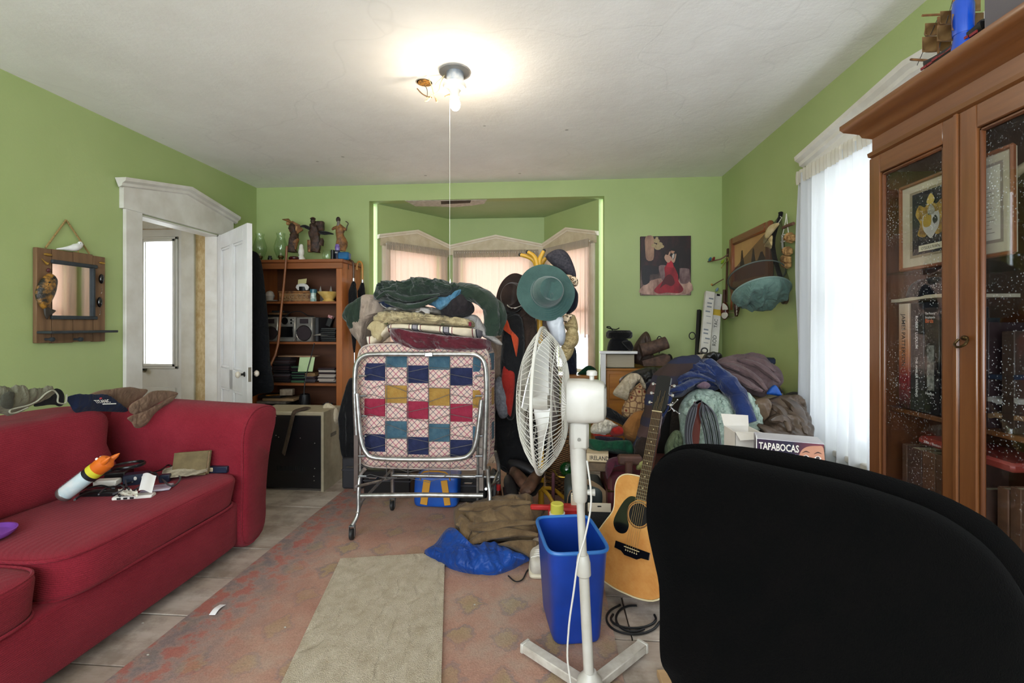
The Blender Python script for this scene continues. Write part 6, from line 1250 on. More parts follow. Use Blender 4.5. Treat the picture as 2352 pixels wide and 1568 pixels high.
# behind the bin
p = at(1280, 1185, Y=2.45); t = thing('yellow_lid_tub', V((p.x, 2.5, .0)), 'tub with a yellow screw lid behind the blue bin', 'tub')
zt_ = at(1280, 1155, Y=2.5).z; B().lathe([(.002, .0045), (.04, .0045), (.042, zt_ - .05), (.002, zt_ - .05)], (p.x, 2.5, 0), 24).build('tub_body', WHP, t); B().lathe([(.002, zt_ - .05), (.035, zt_ - .05), (.035, zt_ - .004), (.031, zt_), (.002, zt_)], (p.x, 2.5, 0), 24).build('lid', mat('lid_yellow', '#C9C24E', rough=.4), t)
a_, e_ = at(1218, 1160, Y=2.6), at(1330, 1168, Y=2.6); RPL = mat('red_plastic', '#9E1A1A', '#B02222', sc=6, rough=.4)
B().bx(a_.x + .1, e_.x, 2.57, 2.66, .0045, a_.z, .012).bx(a_.x, a_.x + .12, 2.6, 2.63, a_.z - .028, a_.z - .002, .006).build('red_crate', RPL, None, 'red plastic tool case behind the blue bin', 'case')
# sauce bottle, shoes, yellow-blue bag under bed
p = at(1145, 1150, Z=0); p = V((at(1145, 1120, Y=3.0).x, 3.0, 0)); t = thing('sauce_bottle', p, 'brown bottle with red cap standing by the bed leg', 'bottle')
B().lathe([(.002, .005), (.028, .005), (.03, .02), (.03, .12), (.02, .16), (.012, .19), (.002, .19)], p, 18).build('glass', mat('bottle_brown', '#3A1E0C', rough=.15), t); B().lathe([(.002, .19), (.014, .19), (.014, .225), (.002, .226)], p, 14).build('cap', RPL, t); B().lathe([(.0305, .04), (.0308, .041), (.0308, .1), (.0305, .101)], p, 18, caps=False).build('label', mat('bottle_label', '#A87A3A', '#2A1A10', sc=60, rough=.6), t)
SHO = mat('shoe_leather', '#3A2418', '#5E4030', sc=14, rough=.5, bump=.2, bsc=60); SHD = mat('shoe_dark', '#141214', rough=.5)
for i, (px, py, Y, rz, m, lab) in enumerate(((1195, 1100, 3.05, .5, SHO, 'scuffed brown leather shoe turned sideways in the shoe heap'), (1222, 1108, 2.98, -.3, SHO, 'brown leather shoe next to the work trousers'), (1205, 1075, 3.2, 1.2, SHD, 'black shoe next to the wicker basket'), (1172, 1120, 3.0, .2, SHD, 'black laced shoe beside the red-capped bottle'), (1140, 1060, 3.2, .3, SHD, 'dark boot standing behind the bed corner'))):
    q = at(px, py, Y=Y); q.z = max(q.z - .05, .005) if i != 4 else .005
    M_ = Matrix.Rotation(rz, 3, 'Z'); t = thing('shoe', q, lab, 'shoe'); hh = .09 if i != 4 else .22
    rings = []
    for y_, w_, z_ in ((-.14, .02, .03), (-.125, .038, .045), (-.07, .046, .055), (-.02, .042, .075), (.03, .036, hh), (.08, .036, hh * 1.02), (.115, .03, hh), (.125, .02, hh * .8)):
        rings.append([q + M_ @ V((w_ * math.cos(a), y_, .012 + z_ * (.5 + .5 * math.sin(a)))) for a in [2 * PI * j / 16 for j in range(16)]])
    B().loft(rings).build('upper', m, t); b = B(); b.prism([q + M_ @ V((x, y, 0)) for x, y in ((-.03, -.13), (.03, -.13), (.05, -.07), (.042, .0), (.038, .12), (-.038, .12), (-.042, 0), (-.05, -.07))], (0, 0, .016)); b.build('sole', SHD, t)
a_, e_ = at(948, 1170, Y=3.12), at(1050, 1170, Y=3.12); t = thing('shopping_bag', V(((a_.x + e_.x) / 2, 3.22, 0)), 'blue shopping bag with yellow stripes under the folded bed', 'bag')
b = B(); sq(b, ((a_.x + e_.x) / 2, 3.23, .115), ((e_.x - a_.x) / 2, .10, .11), .25, wob=.05, sd=4); b.build('bag_body', mat('bag_blue', '#12469A', '#1C5AB4', sc=8, rough=.4, bump=.3, bsc=14), t)
for f_, w_ in ((.28, .05), (.74, .045)): B().box((a_.x + (e_.x - a_.x) * f_, 3.127, .115), (w_, .006, .17), .002, M=Matrix.Rotation(.15 * (1 if f_ < .5 else -1), 3, 'Y')).build('yellow_stripe', mat('bag_yellow', '#C9902A', rough=.5), t)
B().tube([(a_.x + .05, 3.13, .2), (a_.x + .08, 3.11, .26), (e_.x - .08, 3.11, .26), (e_.x - .05, 3.13, .2)], .008, 6, sm=3, flat=.4).build('handle', MATS['bag_yellow'], t)
for px0, px1, Y, z, m, lab in ((835, 942, 3.3, .2, BKP, 'black equipment case under the folded bed'), (1052, 1118, 3.25, .2, BKP, 'small black case beside the blue shopping bag'), (785, 832, 3.45, .24, mat('grey_machine', '#2A2A2E', rough=.5), 'dark grey machine on the floor beside the television'), (870, 960, 3.6, .34, mat('dark_crate', '#1C1A18', rough=.7), 'dark crate standing behind the black equipment case')):
    x0_, x1_ = at(px0, 1100, Y=Y).x, at(px1, 1100, Y=Y).x; o = thing('equipment_case', V(((x0_ + x1_) / 2, Y + .12, 0)), lab, 'case')
    B().bx(x0_, x1_, Y, Y + .24, .005, z, .01).build('shell', m, o); B().bx(x0_ - .003, x1_ + .003, Y - .003, Y + .243, z * .6, z * .64, .002).build('lid_seam', CG, o); B().tube([(x0_ + .04, Y - .004, z * .75), (x0_ + .05, Y - .02, z * .75), (x0_ + .1, Y - .02, z * .75), (x0_ + .11, Y - .004, z * .75)], .005, 6).build('latch', CHR, o)
# wicker basket, green ball, brass hook, cane
k = NT('wicker'); vec = k.coord(); x = k.sepxyz(vec); wv1 = k.math('SINE', k.math('MULTIPLY', x[2], 420)); wv2 = k.math('SINE', k.math('MULTIPLY', k.math('ADD', x[0], x[1]), 150))
h = k.math('MULTIPLY', wv1, wv2); k.l(k.ramp(k.math('ADD', k.math('MULTIPLY', h, .5), .5), [(.2, '#241408'), (.6, '#6A4420'), (.9, '#9A7040')]), k.b.inputs['Base Color']); k.bump(h, .9, .01); k.b.inputs['Roughness'].default_value = .6; WICK = k.m
x0_, x1_ = at(1250, 1050, Y=3.42).x, at(1345, 1050, Y=3.42).x; t = thing('wicker_basket', V(((x0_ + x1_) / 2, 3.55, 0)), 'tall brown wicker basket behind the fan pole', 'basket')
xb2 = Matrix.Translation(((x0_ + x1_) / 2, 3.56, 0)); hw = (x1_ - x0_) / 2
b = B(xb2); b.loft([rr(hw * .9, .11, .005, .5), rr(hw, .13, .25, .5), rr(hw * 1.05, .14, .62, .5), rr(hw * .98, .13, .62, .5), rr(hw * .85, .1, .02, .5)]); b.build('woven_body', WICK, t)
b = B(xb2); b.tube(rr(hw * 1.04, .138, .63, .5), .014, 8, closed=True); b.build('rim', WICK, t)
b = B(xb2)
for i in range(22): b.tube([p + V((0, 0, 0)) for p in rr(hw * (.91 + .14 * i / 22), .112 + .028 * i / 22, .02 + i * .0275, .5)], .0065, 5, closed=True)
b.build('weave_rows', WICK, t)
p = at(1303, 1078, Y=3.3); t = B().sph(p, .055, 24, 16).build('green_ball', mat('green_glass', '#06280E', '#0A3A14', sc=9, rough=.08, coat=.5), None, 'glossy dark green glass ball in front of the wicker basket', 'ball')
BRS = mat('bright_brass', '#B8963E', rough=.25, metal=.9)
B().tube([at(x, y, Y=3.22) for x, y in ((1272, 1078), (1275, 1085), (1283, 1094), (1300, 1096), (1314, 1095))], .006, 8, sm=4).build('brass_hook', BRS, None, 'curved brass cane hook in front of the green ball', 'hook')
B().tube([at(1271, 1085, Y=3.23), V((at(1270, 1150, Y=3.23).x, 3.23, .005))], .012, 10).build('cane', wood('cane_purple', '#4A2A30', '#6A4048', 'z'), None, 'purplish cane standing before the wicker basket', 'cane')
# cooler bag, blister pack, black speaker
x0_, x1_ = at(1298, 1150, Y=2.72).x, at(1390, 1150, Y=2.72).x; t = thing('cooler_bag', V(((x0_ + x1_) / 2, 2.85, 0)), 'dark green padded case with tan strap behind the guitar', 'bag')
b = B(); sq(b, ((x0_ + x1_) / 2, 2.86, .165), ((x1_ - x0_) / 2, .13, .16), .25, n=40); b.build('case_body', mat('case_green', '#1E2624', '#2A3230', sc=10, rough=.6), t)
B().tube([(x0_ + .01, 2.73, .2), (x0_ + .03, 2.74, .29), (x0_ + .12, 2.75, .325), (x1_ - .1, 2.75, .345), (x1_ - .01, 2.74, .29), (x1_, 2.73, .2)], .02, 6, sm=3, flat=.2).build('strap', mat('strap_tan', '#7A6248', rough=.8), t)
x0_, x1_ = at(1350, 1180, Y=2.5).x, at(1403, 1180, Y=2.5).x; z1_ = at(1375, 1155, Y=2.5).z; t = thing('boxed_fan', V(((x0_ + x1_) / 2, 2.56, 0)), 'black grille gadget in a hanging retail pack behind the guitar', 'gadget')
B().bx(x0_, x1_, 2.5, 2.6, .005, z1_ - .04, .004).build('grille_body', mat('grille', '#161616', '#2A2A2A', sc=120, rough=.6), t); o = B().bx(x0_, x1_, 2.495, 2.503, z1_ - .045, z1_, .001).build('header_card', mat('card_cream', '#C9BBA4', rough=.7), t); B().box(((x0_ + x1_) / 2, 2.494, z1_ - .015), (.02, .002, .006)).build('hang_slot', BKP, o)
t = B().bx(at(1312, 1150, Y=2.6).x, at(1345, 1150, Y=2.6).x, 2.62, 2.66, .005, at(1330, 1140, Y=2.6).z, .003).build('cream_card', mat('card_cream', '#C9BBA4'), None, 'plain cream card standing behind the fan pole', 'card')
# cables below the guitar, floor scraps
for i, pts in enumerate([[(1455 + rx * math.cos(a), 1420 + ry * math.sin(a)) for a in [a0 + q * .5 for q in range(9)]] for rx, ry, a0 in ((52, 22, -.4), (62, 36, .2), (40, 30, .9))]):
    B().tube([at(x, y, Z=.006) for x, y in pts], .005, 6, sm=5).build('floor_cable', CB, None, 'black cable looped on the floor below the guitar', 'cable', 'cables on the floor below the guitar')
B().slab(lambda u, v: at(480 + 25 * u + 14 * v, 1412 - 26 * u, Z=.008) + V((0, 0, .006 * math.sin(u * 4))), 6, 3, (0, 0, .001)).build('paper_scrap', mat('paper_white', '#E4E2E2'), None, 'white torn paper strip on the red rug beside the sofa', 'paper')
B().slab(lambda u, v: at(295 + 25 * u, 1418 - 10 * u - 8 * v, Z=.003) + V((0, 0, .01 * math.sin(u * 5) * v)), 6, 3, (0, 0, .001)).build('wrapper', mat('wrapper_blue', '#4A7A94', rough=.4), None, 'blue wrapper scrap under the sofa edge', 'wrapper')
for i, (px, py) in enumerate(((328, 1430), (340, 1503), (655, 1440), (1090, 1388))): B().sph(at(px, py, Z=.006), (.006, .004, .003), 6, 5).build('crumb', mat('crumb', '#C9C0B0', '#3A3028', sc=3, rough=.9), None, 'tiny pale crumb on the floor', 'crumb', 'crumbs on the floor')
a_ = at(1520, 1556, Z=.01); B().box((a_.x + .06, a_.y - .02, .014), (.14, .09, .024), .002, rz=.1).build('wood_offcut', wood('offcut', '#A07E58', '#BE9C74', 'x', .7, 0), None, 'pale wooden offcut on the floor beside the office chair', 'wood')
for o in (bed, fan, ch): o.location.z += .005
# ================================================================ BACK RIGHT CORNER
DRS = wood('dresser_wood', '#8A5218', '#B0742A', 'x', .35, .4, 12)
dx0, dx1, dy0, dz = at(1394, 900, Y=4.32).x, 1.66, 4.32, .86
t = thing('dresser', ((dx0 + dx1) / 2, 4.55, 0), 'orange wooden dresser against the back wall under the heap', 'dresser')
B().bx(dx0, dx1, dy0, 4.79, .06, dz - .02, .003).build('carcass', DRS, t); B().bx(dx0 - .015, dx1 + .01, dy0 - .02, 4.795, dz - .02, dz, .005).build('top', DRS, t); B().bx(dx0 + .02, dx1 - .02, dy0 + .03, 4.78, 0, .06).build('plinth', DRS, t)
for i in range(3):
    for j in range(2):
        xa = dx0 + .02 + j * (dx1 - dx0 - .03) / 2; xb_ = xa + (dx1 - dx0 - .05) / 2; d_ = B().bx(xa, xb_, dy0 - .016, dy0 - .001, .09 + i * .245, .32 + i * .245, .004).build('drawer', DRS, t)
        for q in (.25, .75): B().lathe([(.002, 0), (.01, 0), (.016, .012), (.012, .02), (.002, .022)], (xa + (xb_ - xa) * q, dy0 - .016, .205 + i * .245), 12, Matrix(((1, 0, 0), (0, 0, -1), (0, 1, 0)))).build('knob', BRASS, d_)
xw = at(1386, 900, Y=4.25).x
t = thing('white_shelf_panel', (xw, 4.4, 0), 'tall narrow white panel standing at the end of the dresser', 'panel')
B().bx(xw - .025, xw + .02, 4.24, 4.30, 0, at(1386, 812, Y=4.25).z, .003).build('panel', WHITE2, t); B().bx(xw - .03, xw + .3, 4.235, 4.31, at(1386, 812, Y=4.25).z, at(1386, 806, Y=4.25).z, .002).build('top_lip', WHITE2, t)
# big book with hats
x0_, x1_ = at(1394, 820, Y=4.36).x, at(1457, 820, Y=4.36).x; t = thing('thick_book', ((x0_ + x1_) / 2, 4.5, dz), 'very thick book with cream page edges on the dresser', 'book')
B().bx(x0_, x1_, 4.36, 4.62, dz + .006, dz + .125, .003).build('page_block', mat('page_stack', '#B8AC94', '#A89C84', sc=2, rough=.9, bump=.6, bsc=160, st=(.05, .05, 1)), t); B().bx(x0_ - .006, x1_ + .006, 4.35, 4.63, dz + .125, dz + .133, .002).build('cover', mat('book_olive', '#4A4838', rough=.7), t); B().bx(x0_ - .006, x1_ + .006, 4.35, 4.63, dz + .001, dz + .006, .002).build('cover', MATS['book_olive'], t)
hb = V(((x0_ + x1_) / 2 + .0, 4.46, dz + .138)); BFELT = fabric('black_felt', '#070709', '#101014', 12, sheen=.1, wr=.3)
hat('felt_hat', hb, (0, 0, 1), .2, .12, .13, BFELT, 'black wide-brimmed felt hat on the thick book', None, dent=.0, ell=.9, sd=8, flop=.015, upv=(1, 0, 0))
b = B(); b.lathe([(.02, 0), (.11, 0), (.122, .02), (.12, .055), (.1, .075), (.02, .06)], hb + V((.0, -.01, .132)), 32); o = b.build('fur_hat', fabric('black_fur', '#040405', '#0A0A0C', 60, 200, 1., .2), None, 'black furry pillbox hat stacked on the felt hat', 'hat')
B().tube([hb + V((-.06, -.03, .2)), hb + V((-.09, -.04, .24)), hb + V((-.12, -.04, .235)), hb + V((-.04, -.03, .215)), hb + V((.0, -.02, .23))], .005, 6, sm=4).build('ribbon', BLC, o)
lmp('black_bow', [(1440, 800), (1428, 785), (1445, 782), (1452, 790), (1455, 800), (1450, 806)], BLC, ('Y', 4.3), (0, -1, .1), .03, None, 'black cloth bow at the side of the felt hat', 'bow', fold=.5)
RUST = mat('rusty_iron', '#3A2A22', '#5E463A', sc=18, rough=.75, bump=.4, bsc=60)
def d6(x, y, Y=4.42): return at(1320 + x * .28056, 660 + y * .28056, Y=Y)
t = thing('rusty_scoop', d6(640, 640), 'rusty brown metal scoop with wire handle on the dresser', 'scoop')
b = B(); b.tube([d6(540, 515), d6(640, 490), d6(755, 450)], [.062, .06, .058], 20); b.build('barrel', RUST, t); B().tube([d6(690, 540), d6(695, 510), d6(660, 470), d6(690, 400), d6(730, 440), d6(740, 490), d6(765, 490)], .005, 6, sm=4).build('wire', IRON, t)
t = thing('iron_wedge', d6(670, 640), 'dark rusty wedge-shaped metal box on the dresser', 'box'); b = B(); qs = [d6(552, 600), d6(565, 645), d6(785, 640), d6(780, 560), d6(750, 545)]; b.prism(qs, (0, .14, 0)); b.build('wedge', RUST, t); B().sph(d6(785, 590) + V((0, .05, 0)), (.03, .05, .05), 14, 10).build('end_cap', BKP, t)
t = thing('leather_pouch', d6(570, 600), 'brown pointed leather pouch behind the rusty scoop', 'pouch'); B().lump([d6(x, y, 4.56) for x, y in ((490, 620), (480, 500), (520, 420), (570, 365), (600, 370), (625, 430), (640, 530), (640, 620))], (0, -1, 0), .06, fold=.3, sd=3).build('pouch', mat('pouch_brown', '#2E221A', '#463428', sc=12, rough=.6), t)
lmp('folded_towels', [(1553, 830), (1562, 822), (1600, 817), (1625, 815), (1632, 830), (1600, 838), (1556, 838)], mat('towel_cream', '#C9BCA8', '#B8A894', sc=14, rough=.95), ('Y', 4.3), (0, -1, .4), .08, None, 'folded cream towels at the middle of the dresser', 'towel', fold=.15)
# rods and long boxes in the corner
p0, p1 = at(1606, 712, Y=4.72), V((at(1596, 820, Y=4.6).x, 4.55, dz + .012))
t = thing('curtain_rod', p1, 'black square curtain rod with ring leaning in the corner', 'rod'); B().tube([p1, p0], .022, 4).build('rod', BKP, t); B().tube([at(1590 + 7 * math.cos(a), 771 + 8 * math.sin(a), Y=4.6) for a in [2 * PI * i / 20 for i in range(20)]], .005, 6, closed=True).build('ring', BKP, t)
B().tube([V((at(1607, 820, Y=4.6).x, 4.6, dz + .02)), at(1612, 765, Y=4.66), at(1616, 730, Y=4.74)], .018, 8, sm=3).build('hose', BKP, None, 'curved black hose behind the white boxes', 'hose')
LBX = mat('long_box', '#D6D2CA', '#C4C0B8', sc=8, rough=.6); INK = mat('ink', '#141414')
for i, (pt, pb, w_, lab) in enumerate((((1630, 673), (1617, 812), .085, 'long white printed box leaning furthest from the wall net'), ((1648, 678), (1638, 815), .075, 'long white and yellow rod box leaning in the corner'))):
    a_ = at(*pb, Y=4.5 if i == 0 else 4.56); a_.z = max(a_.z, dz + .002); e_ = at(*pt, Y=4.68 if i == 0 else 4.72); ax_ = (e_ - a_).normalized(); L_ = (e_ - a_).length
    uu = V((1, 0, 0)); uu = (uu - ax_ * uu.dot(ax_)).normalized(); nn2 = uu.cross(ax_); nn2 = nn2 if nn2.y < 0 else -nn2; M_ = Matrix((uu, -nn2, ax_)).transposed()
    o = B().box((a_ + e_) / 2 + V((0, 0, .008)), (w_, .05, L_), .002, M=M_).build('long_carton', LBX, None, lab, 'carton')
    fr_ = lambda s_, h_: a_ + V((0, 0, .008)) + uu * s_ + ax_ * h_ + nn2 * .0257
    if i == 1:
        B().box(fr_(0, L_ * .68) , (w_ - .002, .001, .06), M=M_).build('yellow_band', mat('band_yellow2', '#C8A93A', rough=.5), o)
        text('ROD', fr_(.012, L_ * .12), -ax_ * -1, -uu, .05, INK, o); text('TAC', fr_(.012, L_ * .42), ax_, -uu, .045, INK, o)
        B().box(fr_(0, L_ - .014), (.03, .002, .02), M=M_).build('hang_notch', BKP, o)
    else:
        for h_ in (.15, .22, .3, .36, .47, .58, .66, .74, .8, .88): B().box(fr_(-.008 + .01 * (int(h_ * 50) % 3), L_ * h_), (w_ * .5, .001, .006 if int(h_ * 100) % 2 else .014), M=M_).build('print', mat('print_grey', '#7A8088'), o)
# ---------------------------------------------------------------- dance painting
cv = thing('painting', (at(1530, 680, Y=YB).x, YB - .02, 1.547), 'canvas painting of a dancing couple with a red dress', 'painting')
ca_, cb_ = at(1471, 678, Y=YB - .03), at(1587, 541, Y=YB - .03)
k = NT('dance_ground'); vec = k.coord((1, 1, .45)); f = k.noise(vec, 9, 6, .7); z_ = k.sepxyz(k.coord())[2]
c1 = k.ramp(f, [(.3, '#120A0E'), (.5, '#1E1014'), (.62, '#3A1A1E'), (.72, '#2A1618')]); c2 = k.ramp(f, [(.3, '#2A1A1C'), (.5, '#6E5650'), (.7, '#B09A8C')])
k.l(k.mix(k.ramp(z_, [(.06, (1, 1, 1)), (.26, (0, 0, 0))]), c1, c2), k.b.inputs['Base Color']); k.b.inputs['Roughness'].default_value = .5; k.bump(f, .2, .003)
B().bx(ca_.x, cb_.x, YB - .03, YB - .003, ca_.z, cb_.z, .002).build('canvas', k.m, cv)
def paint(nm, pts, col, o, col2=None, sm=3):
    P = cat([at(1420 + x * .21683, 440 + y * .21683, Y=YB - .031 - o * .0004) for x, y in pts], sm, True)
    return B().add(P, [tuple(range(len(P)))]).build(nm, mat('paint_%s_%s' % (nm, o), col, col2, sc=14, rough=.5, st=(1, 1, .4)), cv, recalc=False)
paint('light_shaft', ((290, 480), (370, 475), (380, 600), (370, 720), (300, 720), (285, 600)), '#7A5A4C', 1, '#B08A70')
paint('floor_glow', ((260, 1000), (420, 920), (740, 940), (745, 1080), (260, 1085)), '#6E4A40', 1, '#B89484')
paint('table_cloth', ((640, 815), (740, 815), (755, 850), (745, 960), (660, 970), (645, 880)), '#4A2C30', 2, '#8A7270')
paint('table_cloth', ((430, 790), (500, 780), (505, 820), (490, 960), (450, 900)), '#7A5A58', 2, '#B0908A')
paint('piano', ((255, 800), (340, 780), (420, 800), (420, 870), (340, 880), (330, 960), (260, 980)), '#0E0A10', 2, '#1E161E')
for i, (x, y, r) in enumerate(((405, 520, 34), (440, 555, 30), (380, 570, 30), (420, 590, 38), (460, 580, 26), (410, 490, 16))): paint('chandelier_glow', [(x + r * math.cos(a), y + r * .7 * math.sin(a)) for a in [2 * PI * q / 9 for q in range(9)]], '#8A7450', 2 + i, '#C4B088', 2)
paint('suit', ((575, 640), (610, 630), (640, 700), (650, 800), (640, 940), (600, 900), (570, 760), (560, 680)), '#0C0A0E', 9)
paint('shirt_front', ((572, 672), (588, 655), (596, 665), (588, 700), (578, 716), (570, 695)), '#B5AAA2', 10); paint('face_man', ((560, 625), (585, 610), (598, 635), (580, 655), (562, 648)), '#A87A64', 10); paint('hair_man', ((552, 622), (570, 595), (602, 600), (606, 630), (588, 628), (570, 625)), '#140E0E', 11)
paint('skirt', ((490, 800), (545, 770), (590, 790), (632, 880), (640, 950), (690, 1030), (645, 1075), (520, 1068), (430, 1080), (378, 1045), (440, 975), (495, 910)), '#9A1426', 12, '#6A0A18'); paint('skirt_fold', ((500, 900), (560, 880), (600, 960), (560, 1000), (500, 980), (440, 1020)), '#4E0812', 13); paint('bodice', ((505, 690), (560, 690), (575, 740), (585, 800), (545, 800), (510, 790), (520, 740)), '#A81A2C', 13)
paint('back_skin', ((488, 700), (510, 660), (545, 675), (560, 700), (550, 740), (520, 750)), '#B08874', 14); paint('arm', ((540, 700), (590, 755), (615, 670), (605, 660), (585, 720), (555, 690)), '#B08874', 15); paint('head_lady', ((515, 640), (545, 620), (555, 650), (540, 672), (520, 665)), '#B08874', 14); paint('hair_lady', ((508, 665), (510, 625), (545, 606), (556, 622), (540, 640), (528, 668)), '#2A120E', 15)
# ---------------------------------------------------------------- framed picture on the right wall
fy0, fy1 = 3.72, 4.52; fz0, fz1 = 1.585, 2.06; fr_ = thing('framed_picture', (XR - .02, (fy0 + fy1) / 2, fz0), 'wooden framed sunset picture behind the mesh net bag', 'picture')
FRW = wood('frame_wood', '#6A381C', '#8A4E2A', 'z', .4, .3); FRWY = wood('frame_wood_y', '#6A381C', '#8A4E2A', 'y', .4, .3)
for a in ((fy0, fy0 + .07, fz0, fz1), (fy1 - .07, fy1, fz0, fz1)): B().bx(XR - .045, XR - .003, *a, .012).build('frame_side', FRW, fr_)
for a in ((fy0 + .07, fy1 - .07, fz0, fz0 + .07), (fy0 + .07, fy1 - .07, fz1 - .07, fz1)): B().bx(XR - .045, XR - .003, *a, .012).build('frame_rail', FRWY, fr_)
B().bx(XR - .02, XR - .006, fy0 + .07, fy1 - .07, fz0 + .07, fz1 - .07).build('picture_sky', mat('sunset_sky', '#A87A4A', '#C09862', sc=3, rough=.4), fr_)
B().bx(XR - .0207, XR - .0200, fy0 + .07, fy1 - .07, fz0 + .07, fz0 + .2).build('picture_ground', mat('sunset_ground', '#5A2E2A', '#6E3A34', sc=6, rough=.4), fr_)
for y, h_, w_ in ((4.28, .13, .05), (4.05, .11, .045), (3.9, .06, .08)): B().prism([(XR - .0214, y - w_, fz0 + .19), (XR - .0214, y + w_, fz0 + .19), (XR - .0214, y + w_ * .5, fz0 + .2 + h_ * .5), (XR - .0214, y + w_ * .25, fz0 + .2 + h_), (XR - .0214, y - w_ * .25, fz0 + .2 + h_), (XR - .0214, y - w_ * .5, fz0 + .2 + h_ * .5)], (.0007, 0, 0)).build('tower_silhouette', mat('silhouette', '#3E2420', rough=.5), fr_)
# ---------------------------------------------------------------- hanging net
nt = thing('net_bag', (1.5, 3.5, 1.4), 'black mesh net bag with teal cloth base hanging before the framed picture', 'net')
k = NT('black_mesh'); tr = k.n('ShaderNodeBsdfTransparent'); m1 = k.n('ShaderNodeMixShader'); k.b.inputs['Base Color'].default_value = lin('#2A2822'); k.b.inputs['Roughness'].default_value = .9; m1.inputs[0].default_value = .36
k.l(tr.outputs[0], m1.inputs[1]); k.l(k.b.outputs[0], m1.inputs[2]); k.l(m1.outputs[0], k.out.inputs[0]); MESH = k.m
nc = at(1748, 672, X=1.49); axn = (camv(-.02, -.5, -.87)).normalized(); un_ = Rt.copy(); un_ = (un_ - axn * un_.dot(axn)).normalized(); vn_ = axn.cross(un_)
if vn_.z < 0: vn_ = -vn_
Rn = .19
def nring(c, r, n=40): return [c + un_ * r * math.cos(2 * PI * j / n) + vn_ * r * math.sin(2 * PI * j / n) for j in range(n)]
cu = nc - axn * .14; apx = at(1792, 497, X=XR - .025)
TEAL = fabric('teal_canvas', '#4C665E', '#6C867C', 9, bump=.3); TRIM = mat('net_hoop', '#6A8078', rough=.6)
B().tube(nring(nc, Rn), .006, 8, closed=True).build('hoop', TRIM, nt); B().tube(nring(cu, Rn), .005, 8, closed=True).build('hoop', mat('hoop_dark', '#4A524C', rough=.6), nt)
b = B(); b.loft([nring(nc, Rn), nring(cu, Rn)], caps=False); b.build('mesh_wall', MESH, nt, recalc=False)
rings = []
for i in range(9):
    t_ = i / 8; c__ = cu.lerp(apx, t_); rad = Rn * (1 - t_) ** 1.1 * (1 + .0 * t_) + .012
    rings.append([c__ + (un_ * math.cos(2 * PI * j / 40) + vn_ * math.sin(2 * PI * j / 40)) * rad * (1 + .12 * math.sin(j * .9 + i) * t_) for j in range(40)])
b = B(); b.loft(rings, caps=False); b.build('mesh_cone', MESH, nt, recalc=False)
b = B(); b.lump(nring(nc, Rn * .99, 20), axn, .05, -.005, fold=.7, fr=7, sd=6, rings=16, sm=3, p=2); b.build('cloth_base', TEAL, nt)
B().tube([apx + V((0, 0, .03)), apx, cu.lerp(apx, .5) + V((.03, 0, 0)), at(1800, 660, X=XR - .03)], .018, 8, sm=4, flat=.4).build('dark_strap', BLC, nt)
B().lathe([(.004, -.012), (.03, -.014), (.042, -.01), (.042, .01), (.03, .014), (.004, .012)], at(1802, 685, X=XR - .05), 24, Matrix(((0, 0, 1), (0, 1, 0), (-1, 0, 0)))).build('reel', mat('reel_brown', '#2E201A', '#4A342A', sc=20, rough=.4), nt)
def n7(x, y, o=.05): return at(1610 + x * .17857, 480 + y * .17857, X=XR - o)
t = thing('horn_knife', n7(900, 400, .1), 'cream carved horn hanging in front of the net', 'horn'); B().lump([n7(x, y, .16) for x, y in ((805, 435), (830, 310), (880, 220), (960, 180), (1010, 190), (960, 260), (880, 360), (830, 430))], (-1, -.2, 0), .012, fold=.1).build('horn_plate', mat('horn_cream', '#C4B48E', '#A89468', sc=20, rough=.5), t); B().lump([n7(x, y, .16) for x, y in ((820, 470), (910, 340), (920, 400), (905, 510), (850, 490))], (-1, -.2, 0), .01, fold=.2).build('woven_wrap', STRW, t); B().tube([n7(990, 190, .15), n7(1040, 110, .06), apx], .003, 6).build('cord', WHP, t)
t = thing('dream_catcher', n7(1130, 400), 'fur and feather charm hanging beside the net', 'charm'); FUR = mat('fur_brown', '#6E4A24', '#C49A64', sc=30, rough=1, bump=1, bsc=120)
for i, (x, y, r) in enumerate(((1165, 370, .04), (1135, 540, .034), (1110, 650, .04), (1125, 720, .026))): B().lump([n7(x + 45 * math.cos(a) * r / .04 * (1 + .2 * (q % 2)), y + 60 * math.sin(a) * r / .04 * (1 + .2 * (q % 2)), .05) for q, a in enumerate([2 * PI * q / 12 for q in range(12)])], (-1, -.2, 0), .03, fold=.5, fr=40, sd=i).build('fur_tuft', FUR, t)
B().tube([n7(1060, 240), n7(1120, 210), n7(1190, 185)], .012, 8).build('twig', mat('twig', '#6A4A3A', rough=.8), t); B().tube([n7(1040, 340), n7(1080, 330), n7(1110, 370), n7(1080, 410), n7(1030, 420)], .005, 6, sm=3).build('hoop', WHP, t); B().tube([n7(1045, 350), n7(1050, 480), n7(1060, 580)], .007, 6).build('white_bar', WHP, t)
for x0, x1_ in ((1080, 1050), (1110, 1130)): B().tube([n7(1100, 60, .03), n7(x0, 200), n7(x1_, 330)], .003, 5).build('thread', WHP, t)
